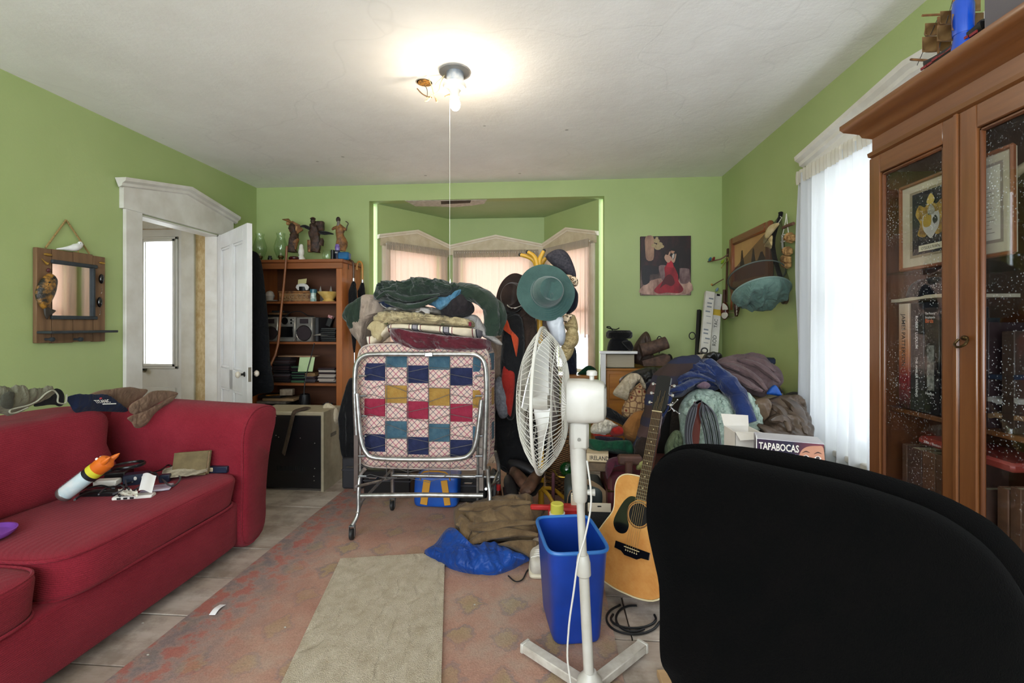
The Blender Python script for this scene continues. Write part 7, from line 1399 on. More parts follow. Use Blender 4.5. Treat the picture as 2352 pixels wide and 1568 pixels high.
# straps, maraca, birds
LTH = mat('tan_leather', '#7A4420', '#96582C', sc=14, rough=.45); LTH2 = mat('dark_leather', '#3A2014', '#52301E', sc=14, rough=.5)
t = thing('leather_belt', n7(390, 900), 'tan leather belt with brass buckle hanging by the picture frame', 'belt'); B().tube([n7(395, 430, .02), n7(400, 700, .025), n7(395, 1000, .03), n7(390, 1300, .03)], .026, 4, sm=3, flat=.14, up=(-1, 0, 0)).build('strap', LTH, t); B().tube([n7(350, 1325, .04), n7(430, 1330, .04), n7(430, 1395, .04), n7(355, 1390, .04)], .005, 6, closed=True).build('buckle', mat('buckle', '#C9C4A8', rough=.3, metal=.8), t)
t = thing('wooden_paddle', n7(330, 900), 'dark wooden paddle hanging nearest the room corner', 'paddle'); B().tube([n7(345, 510, .02), n7(335, 800, .03), n7(325, 1200, .03)], .02, 6, flat=.5).build('handle', LTH2, t)
t = thing('maraca', n7(300, 1300), 'dark red wooden maraca with white painted shapes', 'maraca'); b = B(); b.sph(n7(305, 1310, .06), (.035, .05, .085), 20, 14); b.build('body', mat('maraca_red', '#4A140E', '#5E2016', sc=8, rough=.3), t); B().tube([n7(300, 1040, .05), n7(300, 1220, .06)], .014, 10).build('handle', LTH2, t)
B().lump([n7(x, y, .097) for x, y in ((280, 1210), (330, 1240), (345, 1290), (300, 1295), (275, 1290))], (-1, -.2, 0), .004, fold=0).build('white_shape', WHP, t); B().lump([n7(x, y, .097) for x, y in ((270, 1340), (330, 1330), (345, 1370), (310, 1410), (270, 1390))], (-1, -.2, 0), .004, fold=0).build('white_shape', WHP, t)
t = thing('cuba_souvenir', n7(465, 1280), 'slim dark carved souvenir lettered CUBA below the net', 'souvenir'); B().tube([n7(455, 1120, .05), n7(460, 1250, .05), n7(455, 1380, .05)], [.012, .03, .012], 12, sm=3).build('body', mat('souv', '#34160E', rough=.4), t)
text('CUBA', n7(452, 1235, .085), (0, 0, -1), (0, -1, 0), .034, WPR, t, bold=.01)
t = thing('bird_ornament', n7(200, 680), 'twig ornament with tiny painted birds in the corner', 'ornament')
B().tube([n7(70, 680, .14), n7(180, 660, .12), n7(260, 640, .08), n7(350, 580, .03)], .006, 6, sm=3).build('twig', mat('twig', '#6A4A3A'), t); B().tube([n7(110, 1010, .1), n7(200, 950, .08), n7(290, 900, .04)], .005, 6, sm=3).build('twig', MATS['twig'], t)
for x, y, o, c_ in ((160, 645, .13, '#7A2A22'), (115, 650, .14, '#3A6A84'), (275, 680, .09, '#8AA828'), (205, 1040, .09, '#7A94A8'), (130, 985, .1, '#B08A4A')):
    q = n7(x, y, o); o_ = B().tube([q + V((0, .03, -.012)), q, q + V((0, -.02, .012)), q + V((0, -.03, .018))], [.004, .014, .01, .003], 10, sm=3).build('bird', mat('bird_' + c_[1:], c_, rough=.6), t)
B().tube([n7(320, 640, .05), n7(345, 620, .05), n7(350, 660, .05), n7(310, 690, .05), n7(260, 760, .07)], .004, 6, sm=3).build('vine', mat('vine', '#8A7A3A', rough=.8), t)
# ================================================================ THE HEAP
s6 = lambda *p: mp(p, 1320, 660, .28056); s5 = lambda *p: mp(p, 1330, 800, .20408)
TRK = mat('trunk_black', '#1A1816', '#24201C', sc=8, rough=.6)
t = thing('storage_trunk', (1.1, 3.65, 0), 'dark storage trunk buried under the heap of clothes', 'trunk'); B().bx(.62, 1.6, 3.42, 3.95, .005, .66, .01).build('body', TRK, t); B().bx(.61, 1.61, 3.41, 3.96, .66, .7, .008).build('lid', TRK, t)
for x_ in (.8, 1.4): B().box((x_, 3.405, .64), (.05, .012, .07), .003).build('hasp', BRASS, t)
MSC = mat('suitcase_maroon', '#3E1218', '#52202A', sc=7, rough=.4); sx0, sx1 = at(1397, 1100, Y=2.62).x, 1.05
t = thing('suitcase', (.75, 2.8, 0), 'maroon hard suitcase lying behind the guitar body', 'suitcase'); zS = at(1430, 1085, Y=2.62).z
B().bx(sx0, sx1, 2.62, 3.05, .005, zS, .02).build('shell', MSC, t); B().bx(sx0 - .004, sx1 + .004, 2.616, 3.054, zS - .11, zS - .10, .002).build('seam', BRASS, t); B().tube([(.7, 2.615, zS - .06), (.72, 2.59, zS - .06), (.84, 2.59, zS - .06), (.86, 2.615, zS - .06)], .01, 8, sm=3).build('handle', BKP, t)
def heap(name, pts, m, Y, T, label, cat_, n=(0, -1, .35), **kw):
    return lmp(name, pts, m, ('Y', *Y) if isinstance(Y, tuple) else ('Y', Y), n, T, None, label, cat_, **kw)
heap('black_leather_jacket', s5((450, 380), (520, 300), (700, 230), (860, 215), (960, 240), (940, 330), (850, 420), (760, 480), (640, 560), (540, 560)), mat('leather_black', '#0E0E0E', '#1C1A1A', sc=12, rough=.4), (3.62, 3.5), .08, 'black leather jacket slumped against the dresser', 'jacket', fold=.4, sd=2, Tb=.15)
heap('umbrella_bundle', s5((240, 720), (280, 650), (380, 690), (500, 770), (600, 840), (560, 900), (460, 850), (330, 790)), BLC, (3.1, 3.05), .04, 'black folded umbrella lying behind the fan motor', 'umbrella', fold=.4, fr=20, ang=.6, sd=3)
t = thing('sheepskin_coat', at(1450, 940, Y=3.1), 'patterned coat with fleece collar and tan suede lying on the heap', 'coat')
FLC = mat('fleece_cream', '#9A8C74', '#B8AA92', sc=40, rough=1, bump=1, bsc=140)
k = NT('coat_lattice'); vec = k.coord(); vo = k.n('ShaderNodeTexVoronoi', feature='DISTANCE_TO_EDGE'); vo.inputs['Scale'].default_value = 26; vo.inputs['Randomness'].default_value = .35; k.l(vec, vo.inputs['Vector']); vd = k.n('ShaderNodeTexVoronoi'); vd.inputs['Scale'].default_value = 26; vd.inputs['Randomness'].default_value = .35; k.l(vec, vd.inputs['Vector'])
k.l(k.mix(k.ramp(vd.outputs['Distance'], [(.2, (1, 1, 1)), (.3, (0, 0, 0))]), k.ramp(vo.outputs['Distance'], [(.06, '#6A4A34'), (.12, '#A88860')]), '#6E2E1E'), k.b.inputs['Base Color']); k.b.inputs['Roughness'].default_value = .95; LAT = k.m
L_ = lambda nm, pts, m, Y, T=.04, **kw: lmp(nm, s5(*pts), m, ('Y', Y), (0, -1, .35), T, t, **kw)
L_('patterned_body', ((480, 680), (560, 520), (640, 420), (720, 390), (770, 560), (815, 620), (790, 740), (720, 830), (600, 800), (500, 780)), LAT, 3.1, .06, fold=.15, sd=3)
L_('fleece_collar', ((380, 510), (450, 400), (550, 295), (640, 280), (700, 330), (640, 400), (600, 470), (550, 510), (545, 580), (480, 565)), FLC, 3.04, .05, fold=.2, fr=30, sd=4)
L_('fleece_edge', ((640, 280), (690, 310), (740, 390), (762, 445), (735, 450), (700, 400), (660, 350), (630, 320)), FLC, 3.05, .025, fold=.2, fr=30, sd=5)
L_('suede_flap', ((555, 780), (660, 700), (770, 720), (740, 820), (700, 930), (690, 1085), (600, 1045), (520, 1005), (468, 930)), fabric('suede_tan', '#7E5228', '#9A6A3A', 9), 2.98, .05, fold=.12, sd=6)
t = thing('santa_hat', at(1380, 985, Y=2.95), 'red hat with white fur trim on the green shirt', 'hat'); lmp('fur_trim', s5((130, 940), (140, 870), (220, 815), (330, 805), (400, 850), (440, 870), (380, 900), (350, 950), (260, 970), (180, 965)), mat('white_fur', '#B8AE9C', '#D8D0C0', sc=40, rough=1, bump=1, bsc=140), ('Y', 2.92), (0, -1, .4), .06, t, fold=.25, fr=40, sd=2); lmp('red_cloth', s5((340, 950), (370, 900), (450, 880), (490, 920), (490, 980), (400, 990)), fabric('santa_red', '#8E1A14', '#B02A20', 9), ('Y', 2.93), (0, -1, .4), .05, t, fold=.4, sd=3); lmp('red_cloth', s5((150, 960), (260, 985), (380, 980), (360, 1010), (200, 1000)), MATS['santa_red'], ('Y', 2.94), (0, -1, .4), .03, t, fold=.3)
heap('plum_scarf', s5((180, 990), (300, 1000), (480, 1010), (470, 1045), (320, 1060), (210, 1040)), fabric('plum', '#1E1422', '#2E1E30', 9), 2.93, .06, 'dark plum scarf between the red hat and green shirt', 'scarf', fold=.3)
heap('green_shirt', s5((85, 1040), (130, 1020), (300, 1045), (500, 1035), (590, 1060), (630, 1200), (480, 1190), (300, 1170), (160, 1180), (95, 1120)), fabric('green_jersey', '#0E3A26', '#164A32', 8), 2.92, .10, 'folded bright green shirt under the red hat', 'shirt', fold=.2, p=4, sd=4, Tb=.12)
def flatbook(px0, px1, pyt, pyb, Y, cover, label, d=.2, rz=0, txt=None, cat_='book'):
    a_, e_ = at(px0, pyb, Y=Y), at(px1, pyb, Y=Y); zt = at(px0, pyt, Y=Y).z; zb_ = a_.z; w_ = (e_ - a_).length; c_ = (a_ + e_) / 2 + V((0, d / 2, 0)); h_ = zt - zb_; M_ = Matrix.Rotation(rz, 3, 'Z'); t = thing('book', V((c_.x, c_.y, zb_)), label, cat_)
    B().box(V((c_.x, c_.y, zb_ + h_ / 2)), (w_ - .006, d - .01, h_ * .86), .001, M=M_).build('page_block', MATS['old_pages'], t)
    for z in (zb_ + h_ * .05, zt - h_ * .05): B().box(V((c_.x, c_.y, z)), (w_, d, h_ * .1), .001, M=M_).build('cover', cover, t)
    B().box(V((c_.x, c_.y, zb_ + h_ / 2)) + M_ @ V((0, -d / 2 + .002, 0)), (w_, .004, h_), .001, M=M_).build('spine', cover, t)
    if txt: text(txt, V((c_.x, c_.y, zb_ + h_ * .28)) + M_ @ V((-w_ * .36, -d / 2 - .0006, 0)), M_ @ V((1, 0, 0)), (0, 0, 1), h_ * .62, INK, t, sx=.8, bold=.01)
    return t
CRMB = mat('cover_cream', '#C4B090', '#B09A78', sc=10, rough=.6)
flatbook(1352, 1402, 1040, 1062, 2.78, CRMB, 'cream book lettered IRELAND under the green shirt', txt='IRELAND', rz=-.12)
flatbook(1356, 1404, 1062, 1082, 2.76, mat('cover_brown', '#4A3A26', '#6A543A', sc=14, rough=.6), 'brown book beneath the cream lettered book', rz=-.08)
heap('maroon_cloth', s5((300, 1300), (340, 1240), (440, 1215), (520, 1230), (520, 1300), (420, 1330), (350, 1370), (320, 1470), (298, 1400)), fabric('maroon_cotton', '#3A1420', '#4E2030', 8), (2.66, 2.6), .03, 'maroon cloth draped over the suitcase corner', 'cloth', fold=.4, sd=4)
t = thing('wooden_mallet', at(1442, 1060, Y=2.6), 'old brown wooden mallet lying on the maroon suitcase', 'mallet'); B().tube([at(x, y, Y=2.57) for x, y in s5((560, 1280), (560, 1400), (545, 1480))], [.022, .019, .021], 12, sm=3).build('handle', wood('mallet_wood', '#3A2218', '#56362A', 'z', .6, 0), t); B().box(at(*s5((570, 1250))[0], Y=2.62), (.13, .06, .05), .01).build('head', MATS['mallet_wood'], t)
heap('yellow_knit', s5((640, 1330), (680, 1270), (790, 1260), (800, 1340), (720, 1365), (650, 1365)), mat('knit_yellow', '#8A8A50', '#A8A870', sc=30, rough=1, bump=1, bsc=100), 2.62, .04, 'pale yellow-green knit on the suitcase behind the guitar neck', 'knit', fold=.4, fr=30)
t = thing('striped_cardigan', at(1500, 1000, Y=2.9), 'brown and navy striped cardigan sleeve hanging down the heap', 'cardigan')
CST = stripes('cardigan_stripes', [(0, '#2E1E1A'), (.3, '#181C34'), (.55, '#3E2A28'), (.8, '#1E1A2A')], 4.2, 2)
B().tube([at(x, y, Y=Y) for (x, y), Y in zip(s6((1010, 610), (880, 650), (770, 740), (690, 880), (650, 1040), (610, 1180), (580, 1290), (570, 1390)), (3.1, 3.05, 2.98, 2.92, 2.88, 2.84, 2.8, 2.78))], [.05, .07, .075, .07, .062, .06, .058, .052], 18, sm=4, wob=.4, sd=3).build('sleeve', CST, t)
B().tube([at(x, y, Y=Y) for (x, y), Y in zip(s6((595, 1250), (570, 1330), (560, 1410)), (2.79, 2.77, 2.76))], [.055, .058, .05], 16, sm=2, wob=.2).build('ribbed_cuff', fabric('cuff_brown', '#1E1512', '#2E221C', 60), t)
t = thing('blue_sweater', at(1640, 860, Y=3.1), 'navy blue ribbed sweater sprawled across the top of the heap', 'sweater'); BSW = fabric('sweater_blue', '#121C40', '#24386C', 7, sheen=.2)
lmp('body', s6((700, 860), (740, 780), (820, 690), (900, 630), (1060, 600), (1170, 640), (1210, 760), (1215, 800), (1130, 790), (1040, 775), (960, 800), (880, 860), (780, 872)), BSW, ('Y', 3.18, 2.96), (0, -.75, .65), .07, t, fold=.4, fr=9, ang=.5, sd=2, Tb=.12, rings=18)
B().tube([at(x, y, Y=Y) for (x, y), Y in zip(s6((1080, 640), (1200, 740), (1280, 820), (1340, 900), (1380, 1000), (1430, 1110)), (3.1, 3.0, 2.93, 2.88, 2.84, 2.81))], [.05, .06, .058, .052, .05, .045], 16, sm=4, wob=.3, sd=7).build('sleeve', BSW, t)
lmp('under_sleeve', s6((760, 880), (800, 870), (780, 950), (740, 1040), (700, 1090), (700, 1020)), BSW, ('Y', 2.85), (0, -1, .1), .03, t, fold=.3); lmp('mauve_lining', s6((1000, 800), (1060, 770), (1110, 800), (1080, 830), (1010, 820)), fabric('mauve_soft', '#5E4A58', '#7A6470', 9), ('Y', 2.92), (0, -1, .3), .02, t, fold=.4)
heap('dark_blanket', s6((560, 800), (640, 760), (720, 740), (720, 880), (640, 900), (590, 930), (580, 860)), fabric('dark_navy', '#0A0A16', '#141424', 8), 3.08, .06, 'dark navy garment bunched beside the fleece collar', 'garment', fold=.4, sd=3)
MINT = mat('mint_yarn', '#8FA396', '#B4C4B8', sc=24, rough=1, bump=1, bsc=70)
t = thing('crochet_blanket', at(1640, 960, Y=2.9), 'pale mint chunky crochet blanket spilling down the heap', 'blanket')
lmp('main_fall', s6((850, 1000), (900, 900), (980, 840), (1060, 830), (1180, 860), (1300, 930), (1380, 1010), (1400, 1150), (1300, 1180), (1240, 1300), (1230, 1500), (1000, 1560), (850, 1500), (830, 1330), (860, 1150)), MINT, ('Y', 3.02, 2.86), (0, -.9, .4), .07, t, fold=.35, fr=26, sd=5, rings=20, Tb=.1)
lmp('side_fall', s6((1340, 860), (1420, 870), (1470, 960), (1500, 1060), (1530, 1140), (1480, 1180), (1380, 1120), (1350, 1000)), MINT, ('Y', 2.96, 2.88), (0, -.9, .4), .06, t, fold=.35, fr=26, sd=7)
lmp('bottom_fall', s6((740, 1290), (800, 1180), (860, 1180), (880, 1300), (860, 1400), (790, 1420), (740, 1380)), mat('olive_yarn', '#4E5A42', '#6A765A', sc=24, rough=1, bump=1, bsc=70), ('Y', 2.84), (0, -1, .2), .06, t, fold=.4, fr=26, sd=8)
b = B()
for i in range(90):
    u_ = random.random(); v_ = random.random(); q = at(1320 + (900 + 560 * u_) * .28056, 660 + (860 + 120 * u_ + 260 * v_) * .28056, Y=2.925 - .075 * v_ + .02 * u_); b.sph(q, random.uniform(.012, .018), 8, 6)
o = b.build('bobbles', MINT, t); o['kind'] = 'stuff'
heap('mauve_trousers', s6((1140, 640), (1200, 590), (1300, 578), (1420, 570), (1540, 600), (1640, 680), (1700, 740), (1700, 790), (1640, 810), (1570, 870), (1480, 850), (1350, 830), (1230, 740)), fabric('mauve_cotton', '#4E3E40', '#6E5A5A', 7), (3.3, 3.05), .07, 'greyish mauve trousers folded on top of the heap', 'trousers', n=(0, -.6, .8), fold=.3, fr=8, ang=.8, sd=6, Tb=.1, rings=18)
heap('black_handbag', s6((1040, 600), (1060, 550), (1120, 535), (1200, 560), (1190, 600), (1150, 640), (1090, 610)), mat('leather_black', '#0E0E0E'), 3.35, .06, 'black leather handbag strap at the top of the heap', 'bag', fold=.3)
B().tube([at(1618 + 7 * math.cos(a), 805 + 6 * math.sin(a), Y=3.3) for a in [2 * PI * i / 20 for i in range(20)]], .005, 6, closed=True).build('metal_ring', IRON, None, 'dark metal ring standing on the handbag', 'ring')
B().box(at(1757, 829, Y=3.32), (.11, .09, .05), .012, rz=.2).build('radio', NB2, None, 'small dark blue radio on top of the mauve trousers', 'radio')
heap('blue_cloth', s6((1570, 870), (1600, 820), (1640, 800), (1680, 860), (1690, 890), (1620, 880)), mat('bright_blue', '#0E4A9A', rough=.6), (3.02, 3.0), .02, 'bright blue cloth under the mauve trousers', 'cloth', fold=.4)
a_, b_, c_, d_ = [at(x, y, Z=.80) for x, y in s6((1340, 850), (1720, 935), (1690, 800), (1380, 780))]
t = thing('picture_board', (a_ + c_) / 2, 'thin framed board lying under the mauve trousers', 'board'); B().prism([at(x, y, Z=z) for (x, y), z in zip(s6((1350, 850), (1720, 932), (1690, 800), (1400, 780)), (.80, .80, .80, .80))], (0, 0, -.03)).build('board', mat('board_cream', '#A89878', '#8A7A5C', sc=8, rough=.6), t)
BLTH = mat('leather_brown', '#3E3228', '#5E4E40', sc=9, rough=.45, bump=.1, bsc=40)
t = thing('leather_jacket', at(1800, 960, Y=2.95), 'brown leather jacket slumped on the heap beside the sheer curtain', 'jacket')
lmp('jacket_body', s6((1480, 960), (1600, 915), (1720, 890), (1820, 900), (1880, 1000), (1910, 1150), (1925, 1300), (1760, 1330), (1600, 1260), (1520, 1160), (1490, 1060)), BLTH, ('Y', 3.1, 2.8), (0, -.85, .5), .09, t, fold=.5, fr=7, ang=.7, sd=4, rings=18, Tb=.12)
lmp('sleeve_roll', s6((1465, 930), (1560, 905), (1595, 950), (1580, 1030), (1540, 1100), (1500, 1080), (1475, 1010)), mat('leather_tan', '#5A4838', '#7A6650', sc=9, rough=.5), ('Y', 2.9), (0, -1, .3), .05, t, fold=.4, sd=8)
heap('brown_coat', s6((1720, 880), (1820, 860), (1880, 980), (1930, 1200), (1900, 1230), (1840, 1060), (1780, 960)), fabric('coat_umber', '#241C18', '#342A24', 8), (3.3, 3.1), .06, 'dark brown coat between the leather jacket and the curtain', 'coat', fold=.3)
heap('heap_blanket', [(1560, 900), (1680, 860), (1780, 880), (1810, 960), (1800, 1100), (1750, 1160), (1600, 1180), (1540, 1050)], fabric('heap_grey', '#2A2624', '#3A3430', 6), (3.35, 3.15), .1, 'grey blanket forming the base of the heap', 'blanket', fold=.3, Tb=.1)
# wooden post with cable coil
xp = at(1600, 1000, Y=2.72).x; t = thing('wooden_post', (xp, 2.74, 0), 'reddish wooden upright post in front of the crochet blanket', 'post'); zp = at(1608, 924, Y=2.72).z
zq = zS + .002; B().loft([[V((xp - .02 + dx, 2.72 + dy, zq)) for dx, dy in ((-.022, 0), (.022, 0), (.022, .03), (-.022, .03))], [V((xp + .012 + dx, 2.72 + dy, zp)) for dx, dy in ((-.018, 0), (.02, 0), (.02, .03), (-.018, .03))]]).build('upright', wood('post_red', '#4A1C14', '#6A2C20', 'z', .35, .3), t); B().box((xp - .02, 2.735, zq + .015), (.16, .08, .03), .004).build('foot', MATS['post_red'], t)
for i in range(9):
    f_ = i / 8; xl_, xr_ = 1578 + 14 * f_, 1625 + 34 * f_; m = (CG, CB, mat('cable_silver', '#5A5A60', rough=.4))[i % 3]
    B().tube([at(xl_ + 6, 1060, Y=2.69), at(xl_ - 4, 1000, Y=2.69), at(xl_ + 2 + 4 * f_, 950, Y=2.69), at(1598 + 4 * f_, 924 + 3 * f_, Y=2.69), at(1612 + 4 * f_, 922 + 3 * f_, Y=2.69), at(xr_ - 18, 950, Y=2.69), at(xr_ - 6, 1000, Y=2.69), at(xr_, 1070, Y=2.69)], .004, 6, sm=5).build('cable_loop', m, None, 'long cable looped over the reddish wooden post', 'cable', 'cables looped over the post')
t = thing('key_ring', at(1540, 935, Y=2.83), 'metal ring with hooks hanging above the guitar neck', 'ring'); B().tube([at(1533 + 8 * math.cos(a), 935 + 9 * math.sin(a), Y=2.82) for a in [2 * PI * i / 24 for i in range(24)]], .003, 6, closed=True).build('ring', CHR, t)
for x, y in ((1545, 925), (1556, 918), (1548, 944), (1560, 950)): B().tube([at(1540, 935, Y=2.82), at(x, y, Y=2.81)], .003, 6).build('hook', CHR, t); B().sph(at(x, y, Y=2.81), .006, 8, 6).build('knob', CHR, t)
# boxes on the small table behind the chair
ta = thing('side_table', (.72, 1.68, 0), 'small side table behind the office chair', 'table'); B().bx(.58, .86, 1.45, 1.93, .745, .775, .004).build('table_top', CWY, ta)
for x_ in (.62, .82):
    for y_ in (1.49, 1.89): B().bx(x_ - .02, x_ + .02, y_ - .02, y_ + .02, 0, .745, .003).build('leg', CW, ta)
MB = NT('mask_box_print'); x = MB.sepxyz(MB.coord(kind='Generated')); MB.l(MB.ramp(x[0], [(.1, '#2A1430'), (.45, '#16142E'), (.75, '#6A2A3A'), (.95, '#5A2030')]), MB.b.inputs['Base Color']); MB.b.inputs['Roughness'].default_value = .35
Yb = 1.52; a_, e_ = at(1737, 1060, Y=Yb + .06), at(1893, 1060, Y=Yb); zt = at(1760, 1011, Y=Yb + .04).z
ub = (e_ - a_); ub.z = 0; wB = ub.length; ub.normalize(); nB = V((ub.y, -ub.x, 0)); M_ = Matrix((ub, -nB, V((0, 0, 1)))).transposed(); hB = zt - .777; dB = .10
t = thing('mask_box', (a_ + e_) / 2, 'printed face mask box lettered TAPABOCAS behind the office chair', 'box'); W[t] = V(((a_.x + e_.x) / 2, Yb, .777)); t.location = W[t]
cB = V(((a_.x + e_.x) / 2, (a_.y + e_.y) / 2, .777 + hB / 2)) - nB * dB / 2
B().box(cB, (wB, dB, hB), .0015, M=M_).build('carton', MB.m, t)
B().box(cB + V((0, 0, hB / 2 + .0008)), (wB, dB, .0014), M=M_).build('top_flap', mat('flap_white', '#D0CED4', '#C0BCC6', sc=6, rough=.4), t)
fB = lambda s_, h_, o=.0008: V((cB.x, cB.y, .777)) + ub * s_ + nB * (dB / 2 + o) + V((0, 0, h_))
text('TAPABOCAS', fB(-wB * .46, hB - .032), ub, (0, 0, 1), .032, mat('print_cream', '#D8D2C8', rough=.5), t, sx=.62, bold=.02); text('QUIRURGICOS DESECHABLES', fB(-wB * .46, hB - .047), ub, (0, 0, 1), .0125, mat('print_lilac', '#8FA8C8', rough=.5), t, sx=.72)
SKN = mat('print_skin', '#A87058', '#C08A70', sc=8, rough=.4)
def fp(nm, pts, m, o): 
    P = cat([fB(s_, hB - h_, .0008 + o * .0003) for s_, h_ in pts], 4, True); B().add(P, [tuple(range(len(P)))]).build(nm, m, t, recalc=False)
fp('face', ((wB * .13, .06), (wB * .16, .03), (wB * .25, .012), (wB * .4, .006), (wB * .49, .012), (wB * .49, .08), (wB * .3, .095), (wB * .16, .085)), SKN, 1)
for s_ in (.24, .41):
    fp('eye', ((wB * (s_ - .05), .045), (wB * s_, .037), (wB * (s_ + .05), .044), (wB * s_, .05)), mat('print_eye', '#D8D0CC', rough=.4), 2); fp('iris', [(wB * s_ + .005 * math.cos(a), .0438 + .005 * math.sin(a)) for a in [2 * PI * q / 8 for q in range(8)]], mat('print_iris', '#3A2A28', rough=.4), 3)
    fp('brow', ((wB * (s_ - .06), .033), (wB * s_, .024), (wB * (s_ + .06), .03), (wB * s_, .028)), mat('print_brow', '#3A2018', rough=.4), 2)
fp('side_stripe', ((-wB * .5, .0), (-wB * .49, .0), (-wB * .49, hB), (-wB * .5, hB)), WPR, 2)
t = thing('open_carton', at(1715, 1010, Y=1.75), 'open white cardboard box beside the mask box', 'carton'); WCB = mat('white_card', '#C9C2B8', '#D4CEC6', sc=8, rough=.7)
a_, e_ = at(1680, 1030, Y=1.78), at(1757, 1030, Y=1.72); z1_ = at(1700, 990, Y=1.76).z; cx_, cy_ = (a_.x + e_.x) / 2, 1.80
W[t] = V((cx_, cy_, .777)); t.location = W[t]; w2 = (e_.x - a_.x) / 2; d2 = .055
for q in ((cx_ - w2, cx_ - w2 + .003, cy_ - d2, cy_ + d2), (cx_ + w2 - .003, cx_ + w2, cy_ - d2, cy_ + d2), (cx_ - w2, cx_ + w2, cy_ - d2, cy_ - d2 + .003), (cx_ - w2, cx_ + w2, cy_ + d2 - .003, cy_ + d2)): B().bx(*q, .777, z1_, .001).build('side', WCB, t)
B().bx(cx_ - w2, cx_ + w2, cy_ - d2, cy_ + d2, .776, .779).build('bottom', WCB, t)
B().prism([(cx_ - w2, cy_ + d2, z1_), (cx_ + w2, cy_ + d2, z1_), (cx_ + w2 + .01, cy_ + d2 + .03, z1_ + .035), (cx_ - w2, cy_ + d2 + .03, z1_ + .04)], (0, .0015, 0)).build('flap', WCB, t); B().prism([(cx_ - w2, cy_ - d2, z1_), (cx_ + w2, cy_ - d2, z1_), (cx_ + w2, cy_ - d2 - .045, z1_ - .012), (cx_ - w2, cy_ - d2 - .045, z1_ - .02)], (0, 0, .0015)).build('flap', WCB, t)
# ================================================================ CABINET CONTENTS
B().bx(CX + .03, XR - .036, Y0 + .021, Y1 - .021, 1.455, 1.461).build('glass_shelf', glass('shelf_glass', (.9, .96, .94)), cb)
XC = 1.42
def cbook(px0, px1, pyt, z0, m, label, txts=(), X=1.345, d=.16, par=None):
    y1_, y0_ = at(px0, 800, X=X).y, at(px1, 800, X=X).y; zt = at((px0 + px1) / 2, pyt, X=X).z; t = thing('book', (X + d / 2, (y0_ + y1_) / 2, z0), label, 'book')
    B().bx(X + .004, X + d - .004, y0_ + .003, y1_ - .003, z0 + .003, zt - .004).build('page_block', MATS['old_pages'], t); B().bx(X, X + .005, y0_, y1_, z0 + .0005, zt, .002).build('spine', m, t)
    for y_ in (y0_, y1_ - .003): B().bx(X + .002, X + d, y_, y_ + .003, z0 + .0005, zt, .001).build('cover', m, t)
    for s_, zf, size, mm in txts: text(s_, (X - .0012, (y0_ + y1_) / 2 + .3 * size, zt - (zt - z0) * zf), (0, 0, -1), (0, -1, 0), size, mm, t, sx=.9, bold=.005)
    return t
TRD = mat('print_crimson', '#8E1420', rough=.5); TWH = WPR
zsb = SH_[2] + .001
k = NT('spine_flame'); z_ = k.sepxyz(k.coord(kind='Generated'))[2]; k.l(k.ramp(z_, [(.0, '#2A0E12'), (.3, '#7A1420'), (.55, '#B06A3A'), (1, '#C9B49A')]), k.b.inputs['Base Color']); FLM = k.m
SK2 = mat('spine_charcoal', '#1E1E20', rough=.5); SK3 = mat('spine_black', '#0C0E12', rough=.3)
cbook(2064, 2087, 697, zsb, FLM, 'orange and crimson novel spine in the upper row of the cabinet', (('JAMES PATTERSON', .1, .026, INK), ('CROSS', .62, .03, TRD)))
cbook(2091, 2121, 695, zsb, SK2, 'charcoal novel spine in the middle of the upper cabinet row', (('ROBERT LUDLUM', .12, .017, TWH), ('THE AMBLER WARNING', .5, .015, TWH)))
o = cbook(2123, 2157, 706, zsb, SK3, 'black bird encyclopedia spine in the upper cabinet row'); yq = at(2140, 720, X=1.345)
text('The Pictorial', (1.3438, at(2126, 720, X=1.345).y, at(2126, 722, X=1.345).z), (0, -1, 0), (0, 0, 1), .011, TWH, o, sx=.75); text('Encyclopedia', (1.3438, at(2126, 728, X=1.345).y, at(2126, 731, X=1.345).z), (0, -1, 0), (0, 0, 1), .011, TWH, o, sx=.75); text('Birds', (1.3438, at(2126, 740, X=1.345).y, at(2126, 741, X=1.345).z), (0, -1, 0), (0, 0, 1), .02, mat('print_orange', '#C85A2A', rough=.5), o, sx=.85, bold=.02); text('Hamlyn', (1.3438, at(2126, 905, X=1.345).y, at(2126, 905, X=1.345).z), (0, -1, 0), (0, 0, 1), .014, TWH, o, sx=.9)
B().box((1.3444, (at(2126, 800, X=1.345).y + at(2150, 800, X=1.345).y) / 2, at(2140, 845, X=1.345).z), (.001, .03, .16)).build('spine_photo', mat('spine_photo', '#8A8A80', '#3A3A34', sc=60, rough=.5), o)
for i, (p_, q_, tp, c_, lab) in enumerate(((2160, 2180, 730, '#16181E', 'slim dark volume beside the bird encyclopedia'), (2182, 2200, 745, '#1E2430', 'second slim dark volume near the cabinet door stile'), (2240, 2270, 740, '#2A1A1A', 'dark brown volume behind the second cabinet door'), (2300, 2330, 760, '#3A2A20', 'brown volume deep behind the second cabinet door'))): cbook(p_, q_, tp, zsb, mat('spine_%d' % i, c_, rough=.5), lab)
z_ = at(2120, 690, X=1.36).z; y1_, y0_ = at(2050, 690, X=1.34).y, at(2197, 690, X=1.34).y
B().slab(lambda u, v: (1.335 + .2 * v, y0_ + (y1_ - y0_) * u, z_ + .002 + .004 * math.sin(u * 5)), 10, 3, (0, 0, .012)).build('magazine', mat('mag_cream', '#B8A88C', rough=.7), None, 'cream magazine lying across the cabinet books', 'magazine')
B().lump([(1.40 + .07 * math.sin(a), (y0_ + y1_) / 2 + .02 + .1 * math.cos(a), z_ + .014) for a in [2 * PI * q / 12 for q in range(12)]], (0, 0, 1), .06, .002, fold=.15, sd=2).build('dark_beret', BFELT, None, 'black beret on the magazine inside the cabinet', 'hat')
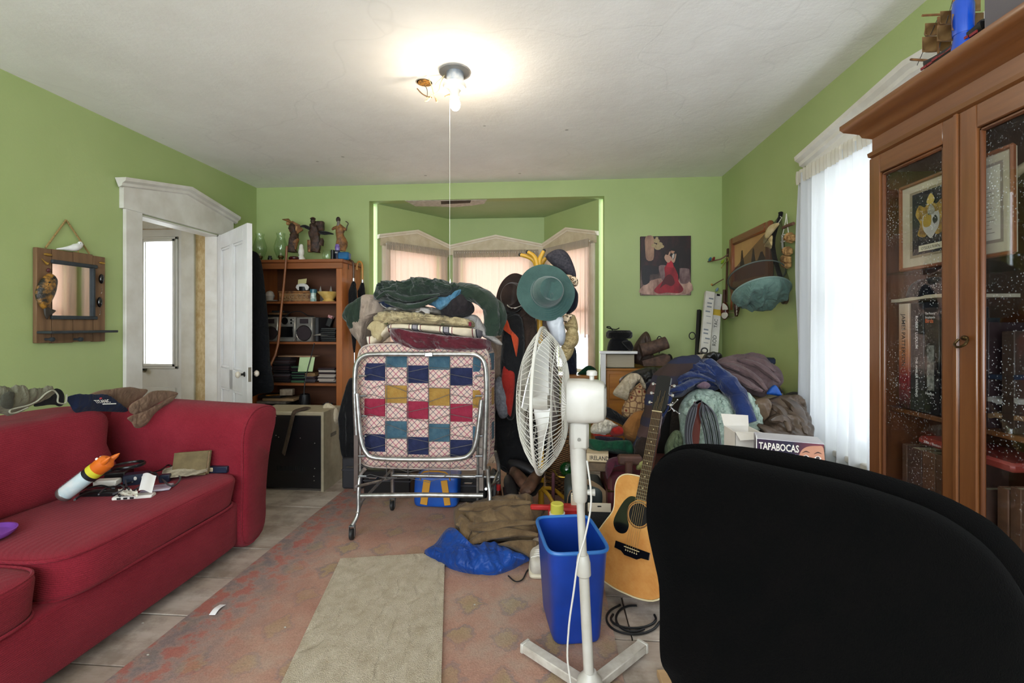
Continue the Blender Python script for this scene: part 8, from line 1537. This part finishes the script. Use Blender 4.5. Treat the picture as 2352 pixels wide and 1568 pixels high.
# framed crest
pbl, pbr, ptl = at(2075, 625, X=1.335), at(2330, 585, X=1.335), at(2047, 449, X=1.335); ue = (pbr - pbl).normalized(); ve = (ptl - pbl); ve = (ve - ue * ve.dot(ue)); hE = ve.length; ve.normalize(); wE = .43; nE = V((-1, 0, 0))
pbl.z = max(pbl.z, 1.465); E_ = lambda u, v, o=0: pbl + ue * u * wE + ve * v * hE + nE * o
t = thing('framed_crest', pbl, 'framed coat of arms with banner behind the cabinet glass', 'picture')
Me = Matrix((ue, nE, ve)).transposed()
B().box(E_(.5, .5, .0), (wE, .012, hE), .002, M=Me).build('mount_board', mat('mount_cream', '#BCAE92', '#AC9C80', sc=6, rough=.6), t)
for a_, e_ in (((0, 0), (1, 0)), ((0, 1), (1, 1)), ((0, 0), (0, 1)), ((1, 0), (1, 1))): B().tube([E_(*a_, .008), E_(*e_, .008)], .007, 6).build('frame_bar', FRW, t)
def ep(nm, pts, c_, o, c2=None): P = cat([E_(u, v, .0065 + o * .0006) for u, v in pts], 3, True); B().add(P, [tuple(range(len(P)))]).build(nm, mat('crest_' + nm, c_, c2, sc=40, rough=.5), t, recalc=False)
def er(nm, u0, u1, v0, v1, c_, o): B().add([E_(u, v, .0065 + o * .0006) for u, v in ((u0, v0), (u1, v0), (u1, v1), (u0, v1))], [(0, 1, 2, 3)]).build(nm, mat('crest_' + nm, c_, rough=.5), t, recalc=False)
er('border', .10, .545, .12, .90, '#8A7A5E', 1); er('ground', .13, .515, .15, .87, '#15161A', 2); er('banner', .20, .46, .18, .25, '#C9BE9E', 4)
text("O'SULLIVAN", E_(.225, .195, .0095), ue, ve, .016, INK, t, sx=.95)
ep('mantling', ((.17, .62), (.21, .72), (.27, .68), (.32, .75), (.38, .68), (.43, .72), (.47, .62), (.43, .5), (.46, .38), (.38, .34), (.33, .42), (.27, .34), (.19, .38), (.22, .5)), '#A8842A', 5, '#6A4A1A'); ep('shield', ((.25, .58), (.33, .6), (.41, .58), (.41, .44), (.37, .36), (.33, .31), (.29, .36), (.25, .44)), '#A8A296', 6); ep('shield_field', ((.26, .575), (.33, .59), (.33, .46), (.26, .46)), '#9A7A22', 7); ep('helmet', ((.3, .63), (.33, .70), (.37, .63), (.36, .58), (.31, .58)), '#8A8270', 7); ep('crest_lion', ((.29, .74), (.33, .82), (.37, .75), (.35, .7), (.31, .7)), '#B89A4A', 7); ep('charge', ((.35, .52), (.38, .56), (.4, .5), (.37, .46)), '#1A1A1A', 8)
er('scroll_border', .60, .93, .12, .90, '#8A7A6A', 1); er('scroll', .62, .91, .15, .87, '#C4B8A0', 2)
for i in range(12): er('scroll_line', .66, .87 - .02 * (i % 3), .22 + i * .04, .225 + i * .04, '#7A6A5A', 3)
er('scroll_seal', .66, .74, .72, .82, '#6A3A3A', 3)
# lower cabinet rows
zl = SH_[1] + .001; OB = [mat('old_spine_%d' % i, a, e, sc=14, rough=.7) for i, (a, e) in enumerate((('#4A2E1C', '#5E3E28'), ('#3E2618', '#56382A'), ('#52321E', '#6A462E')))]
for i, (p_, q_) in enumerate(((2072, 2083), (2084, 2116), (2118, 2147), (2149, 2182), (2184, 2198))): cbook(p_, q_, 1020 + i * 9, zl, OB[i % 3], ('thin brown leather volume at the end of the lower cabinet row', 'first broad brown leather volume in the lower cabinet row', 'second broad brown leather volume in the lower cabinet row', 'third broad brown leather volume in the lower cabinet row', 'dark leather volume beside the door stile in the lower row')[i])
for i, (p_, q_) in enumerate(((2238, 2262), (2290, 2316), (2320, 2345))): cbook(p_, q_, 1120, zl, OB[(i + 1) % 3], ('brown leather volume behind the cabinet door pull', 'brown leather volume under the grey papers', 'brown leather volume at the far end under the papers')[i])
ya_, yb2 = at(2110, 1010, X=1.34).y, at(2330, 1010, X=1.34).y; zr = at(2110, 1018, X=1.34).z
t = thing('red_album', (1.42, (ya_ + yb2) / 2, zr), 'red album lying on the brown leather volumes in the cabinet', 'album'); B().bx(1.335, 1.5, yb2, ya_, zr + .002, zr + .03, .008).build('cover', mat('album_red', '#8A3226', '#9A3E30', sc=10, rough=.5), t); text('2006 - Boston York', (1.3343, ya_ - .03, zr + .011), (0, -1, 0), (0, 0, 1), .013, TWH, t)
for i, (pa_, pb_, py_, m, lab) in enumerate(((2240, 2350, 900, mat('paper_grey2', '#8A8278', '#B0A898', sc=10, rough=.8), 'stack of grey papers behind the second cabinet door'), (2245, 2345, 850, mat('folder_blue', '#1A2434', rough=.6), 'dark blue folder above the grey papers in the cabinet'), (2250, 2350, 935, mat('folder_tan', '#7A5A3A', rough=.7), 'tan folder below the grey papers in the cabinet'))):
    z_ = at(pa_, py_, X=1.36).z; y1_, y0_ = at(pa_, py_, X=1.36).y, at(pb_, py_, X=1.36).y
    B().slab(lambda u, v: (1.345 + .2 * v, y0_ + (y1_ - y0_) * u, z_ + .012 * noise.noise(V((u * 4, v * 4, i))) - .01 * u), 10, 6, (0, 0, -.014)).build('papers', m, None, lab, 'papers')
t = thing('rolled_scroll', at(2320, 400, X=1.42), 'rolled parchment leaning behind the second cabinet door', 'scroll'); B().tube([at(2305, 420, X=1.40), at(2350, 385, X=1.40), at(2420, 340, X=1.42)], .013, 10).build('roll', mat('parchment', '#B09A74', rough=.8), t); B().tube([at(2303, 422, X=1.40), at(2308, 418, X=1.40)], .0145, 10).build('end', mat('parchment', '#B09A74'), t)
# plaid cloth and dark jars lower shelf
zf = SH_[0] + .001
for i in range(5):
    B().lathe([(.002, 0), (.045, 0), (.05, .05), (.05, .14), (.03, .18), (.028, .21), (.002, .21)], (1.42, 1.85 - i * .13, zf), 18).build('jar', mat('jar_dark', '#1C2230', '#2A2A3A', sc=9, rough=.2), None, 'dark glass jar on the lowest cabinet shelf', 'jar', 'jars on the lowest cabinet shelf')
# ---------------------------------------------------------------- on top of the cabinet
ZK = 2.092
def k7(x, y, X=1.42): return at(2090 + x * .11481, y * .11481, X=X)
t = thing('model_ship', k7(560, 1430), 'model sailing ship with brown sails on the cabinet top', 'model ship'); HUL = mat('hull_black', '#0E0C0C', rough=.4)
yA, yB_ = 1.69, 1.48; XS = 1.275
rings = []
for i in range(9):
    f_ = i / 8; y_ = yA + (yB_ - yA) * f_; w_ = .026 * math.sin(PI * min(.98, .08 + f_ * .85)) ** .6 + .003; zt = ZK + .04 + .02 * (2 * f_ - 1) ** 2; zb_ = ZK + .004 + .03 * (1 - math.sin(PI * min(1, .15 + f_ * .8))) 
    rings.append([V((XS + w_ * c__, y_, zb_ + (zt - zb_) * s__)) for c__, s__ in ((-.2, 0), (-.8, .35), (-1, .8), (-.95, 1), (.95, 1), (1, .8), (.8, .35), (.2, 0))])
B().loft(rings).build('hull', HUL, t); b = B()
for i in range(8): b.box((XS - .026 if 1 < i < 7 else XS - .021, yA + (yB_ - yA) * (i + .5) / 8, ZK + .032), (.004, .024, .008))
b.build('red_stripe', mat('hull_red', '#7A1A1E', rough=.5), t)
B().tube([(XS, yA - .02, ZK + .05), (XS - .01, yA + .06, ZK + .10)], .004, 6).build('bowsprit', CARV2, t)
SAIL = mat('sail_brown', '#7A5834', '#A0804E', sc=16, rough=.8)
for i, y_ in enumerate((1.645, 1.585, 1.53)):
    h_ = (.13, .16, .12)[i]; B().cyl((XS, y_, ZK + .04), (XS, y_, ZK + .05 + h_), .0035, n=8).build('mast', CARV2, t)
    for j, (za_, zb_, wd) in enumerate(((.07, .12, .05), (.125, .165, .04))): B().slab(lambda u, v: (XS - wd * .9 + 1.8 * wd * u, y_ + .04 * math.sin(u * PI) * math.sin(v * PI) + .006, ZK + za_ + (zb_ - za_) * v), 10, 6, (0, .0015, 0)).build('sail', SAIL, t)
    B().tube([(XS, y_, ZK + .05 + h_), (XS, y_ + (.09 if i == 0 else .06), ZK + .07)], .0012, 4).build('rigging', CB, t)
    B().tube([(XS - .05, y_, ZK + .09 + h_ * .75), (XS + .05, y_, ZK + .09 + h_ * .75)], .004, 6).build('yard', CARV2, t)
pc = at(2205, 150, X=1.31); pc = V((1.262, at(2212, 120, X=1.262).y, ZK)); t = thing('blue_bottle', pc, 'shiny blue metal bottle on the front edge of the cabinet top', 'bottle')
BM = mat('blue_metal', '#0A3CA0', '#124CB8', sc=4, rough=.18, coat=.4); B().lathe([(.002, 0), (.03, 0), (.028, .02), (.023, .05), (.0235, .055)], pc, 24).build('flared_base', BM, t); B().lathe([(.002, .055), (.0255, .055), (.026, .06), (.0275, .14), (.026, .146), (.026, .158), (.023, .162), (.002, .162)], pc, 24).build('body', BM, t)
B().tube([pc + V((.0, 0, .16)), pc + V((0, 0, .178))], .007, 8).build('stopper', CARV2, t)
gb = thing('grey_box', (1.47, 1.2, ZK), 'grey box with white trimmed lid on the cabinet top', 'box'); ye = at(2245, 60, X=1.265).y
B().bx(1.265, 1.6, .75, ye - .02, ZK, ZK + .13, .003).build('box', mat('box_grey', '#5A5456', '#625C5E', sc=5, rough=.7), gb); B().bx(1.258, 1.608, .742, ye - .012, ZK + .13, ZK + .147, .003).build('lid_trim', mat('trim_white', '#C9C2AE', rough=.6), gb); B().bx(1.30, 1.58, .8, ye - .08, ZK + .148, ZK + .21, .003).build('dark_lid', BKP, gb)
B().sph((1.29, ye + .012, ZK + .04), (.022, .022, .04), 14, 10).build('dark_vase', BKP, None, 'small dark vase between the blue bottle and grey box', 'vase')
# small shelf in the bay
sx_, ex_ = at(1300, 865, Y=4.6).x, at(1372, 865, Y=4.6).x; t = thing('rattan_shelf', ((sx_ + ex_) / 2 - .1, 4.75, 0), 'low rattan shelf in the bay beside the dresser', 'shelf'); zr_ = at(1330, 862, Y=4.6).z
B().bx(sx_ - .3, ex_, 4.6, 4.9, zr_ - .03, zr_, .004).build('top', DRS, t)
for x_ in (sx_ - .28, ex_ - .02):
    for y_ in (4.62, 4.88): B().cyl((x_, y_, 0), (x_, y_, zr_ - .03), .018, n=10).build('leg', DRS, t)
B().cyl((sx_ - .28, 4.6, zr_ - .06), (ex_, 4.6, zr_ - .06), .014, n=10).build('rail', DRS, t)
lmp('green_cloth', [(1325, 862), (1335, 850), (1350, 840), (1366, 845), (1372, 860), (1350, 864)], fabric('green_jersey', '#0E3A26'), ('Y', 4.72), (0, -1, .3), .06, None, 'green cloth lying on the rattan shelf', 'cloth', fold=.25)
lmp('blue_bundle', [(1292, 830), (1305, 800), (1322, 800), (1325, 840), (1322, 862), (1295, 862)], fabric('bundle_blue', '#1C2234', '#2A3248', 8), ('Y', 4.75), (0, -1, .1), .06, None, 'dark blue cloth bundle on the rattan shelf', 'cloth', fold=.3)
# ================================================================ heavier folds on the bulkiest garments
def creases(par, fn, paths, m, r, ya, yb, pa, pb, flat=.6):
    """rolled folds lying on a garment whose surface depth runs from ya (pixel row pa) to yb (row pb)"""
    for i, pts in enumerate(paths):
        P = [at(x, y, Y=ya + (yb - ya) * max(0, min(1, (y - pa) / (pb - pa)))) for x, y in fn(*pts)]
        B().tube(P, [r * .35, r, r * 1.1, r * .8, r * .3], 12, sm=5, wob=.35, sd=i + 3, flat=flat).build('fold', m, par)
def find(label): return next(o for o in bpy.data.objects if o.get('label', '').startswith(label))
creases(find('brown canvas work trousers'), s9, (((290, 335), (430, 320), (620, 290), (800, 290)), ((275, 440), (450, 470), (640, 440), (850, 430)), ((330, 600), (480, 530), (680, 500), (850, 520)), ((300, 380), (340, 460), (330, 560))), KHA, .034, 2.725, 2.405, 1135, 1265)
creases(find('blue nylon drawstring'), s9, (((120, 610), (250, 640), (400, 710), (510, 770)), ((240, 490), (300, 580), (430, 660), (450, 720)), ((560, 600), (600, 680), (580, 780)), ((300, 560), (480, 630), (640, 650), (760, 690))), BLN, .028, 2.525, 2.295, 1210, 1330)
creases(find('dark green sweatshirt'), s2, (((560, 210), (760, 190), (960, 190), (1200, 130), (1500, 160)), ((500, 330), (640, 250), (800, 300), (950, 330), (1150, 300), (1350, 270)), ((620, 370), (800, 420), (950, 440), (1150, 390), (1330, 310))), GRN, .032, 2.80, 2.76, 642, 708)
creases(find('brown leather jacket'), s6, (((1560, 940), (1660, 990), (1730, 1070), (1760, 1180)), ((1700, 905), (1800, 980), (1860, 1080), (1890, 1200)), ((1500, 1120), (1620, 1190), (1760, 1230), (1880, 1250)), ((1600, 1090), (1680, 1070), (1780, 1100))), BLTH, .04, 2.965, 2.675, 905, 1030)
creases(find('navy blue ribbed sweater'), s6, (((860, 660), (960, 640), (1080, 650), (1160, 720)), ((760, 790), (880, 730), (1000, 720), (1150, 770)), ((760, 850), (880, 820), (980, 770), (1080, 760))), BSW, .032, 3.075, 2.855, 828, 905)
MVE = MATS['mauve_cotton']; mv = find('greyish mauve trousers')
creases(mv, s6, (((1180, 620), (1330, 660), (1480, 740), (1570, 840)), ((1330, 590), (1480, 630), (1600, 710), (1680, 780)), ((1220, 700), (1340, 750), (1450, 810), (1540, 850)), ((1400, 580), (1540, 620), (1640, 690))), MVE, .038, 3.165, 2.945, 820, 905)
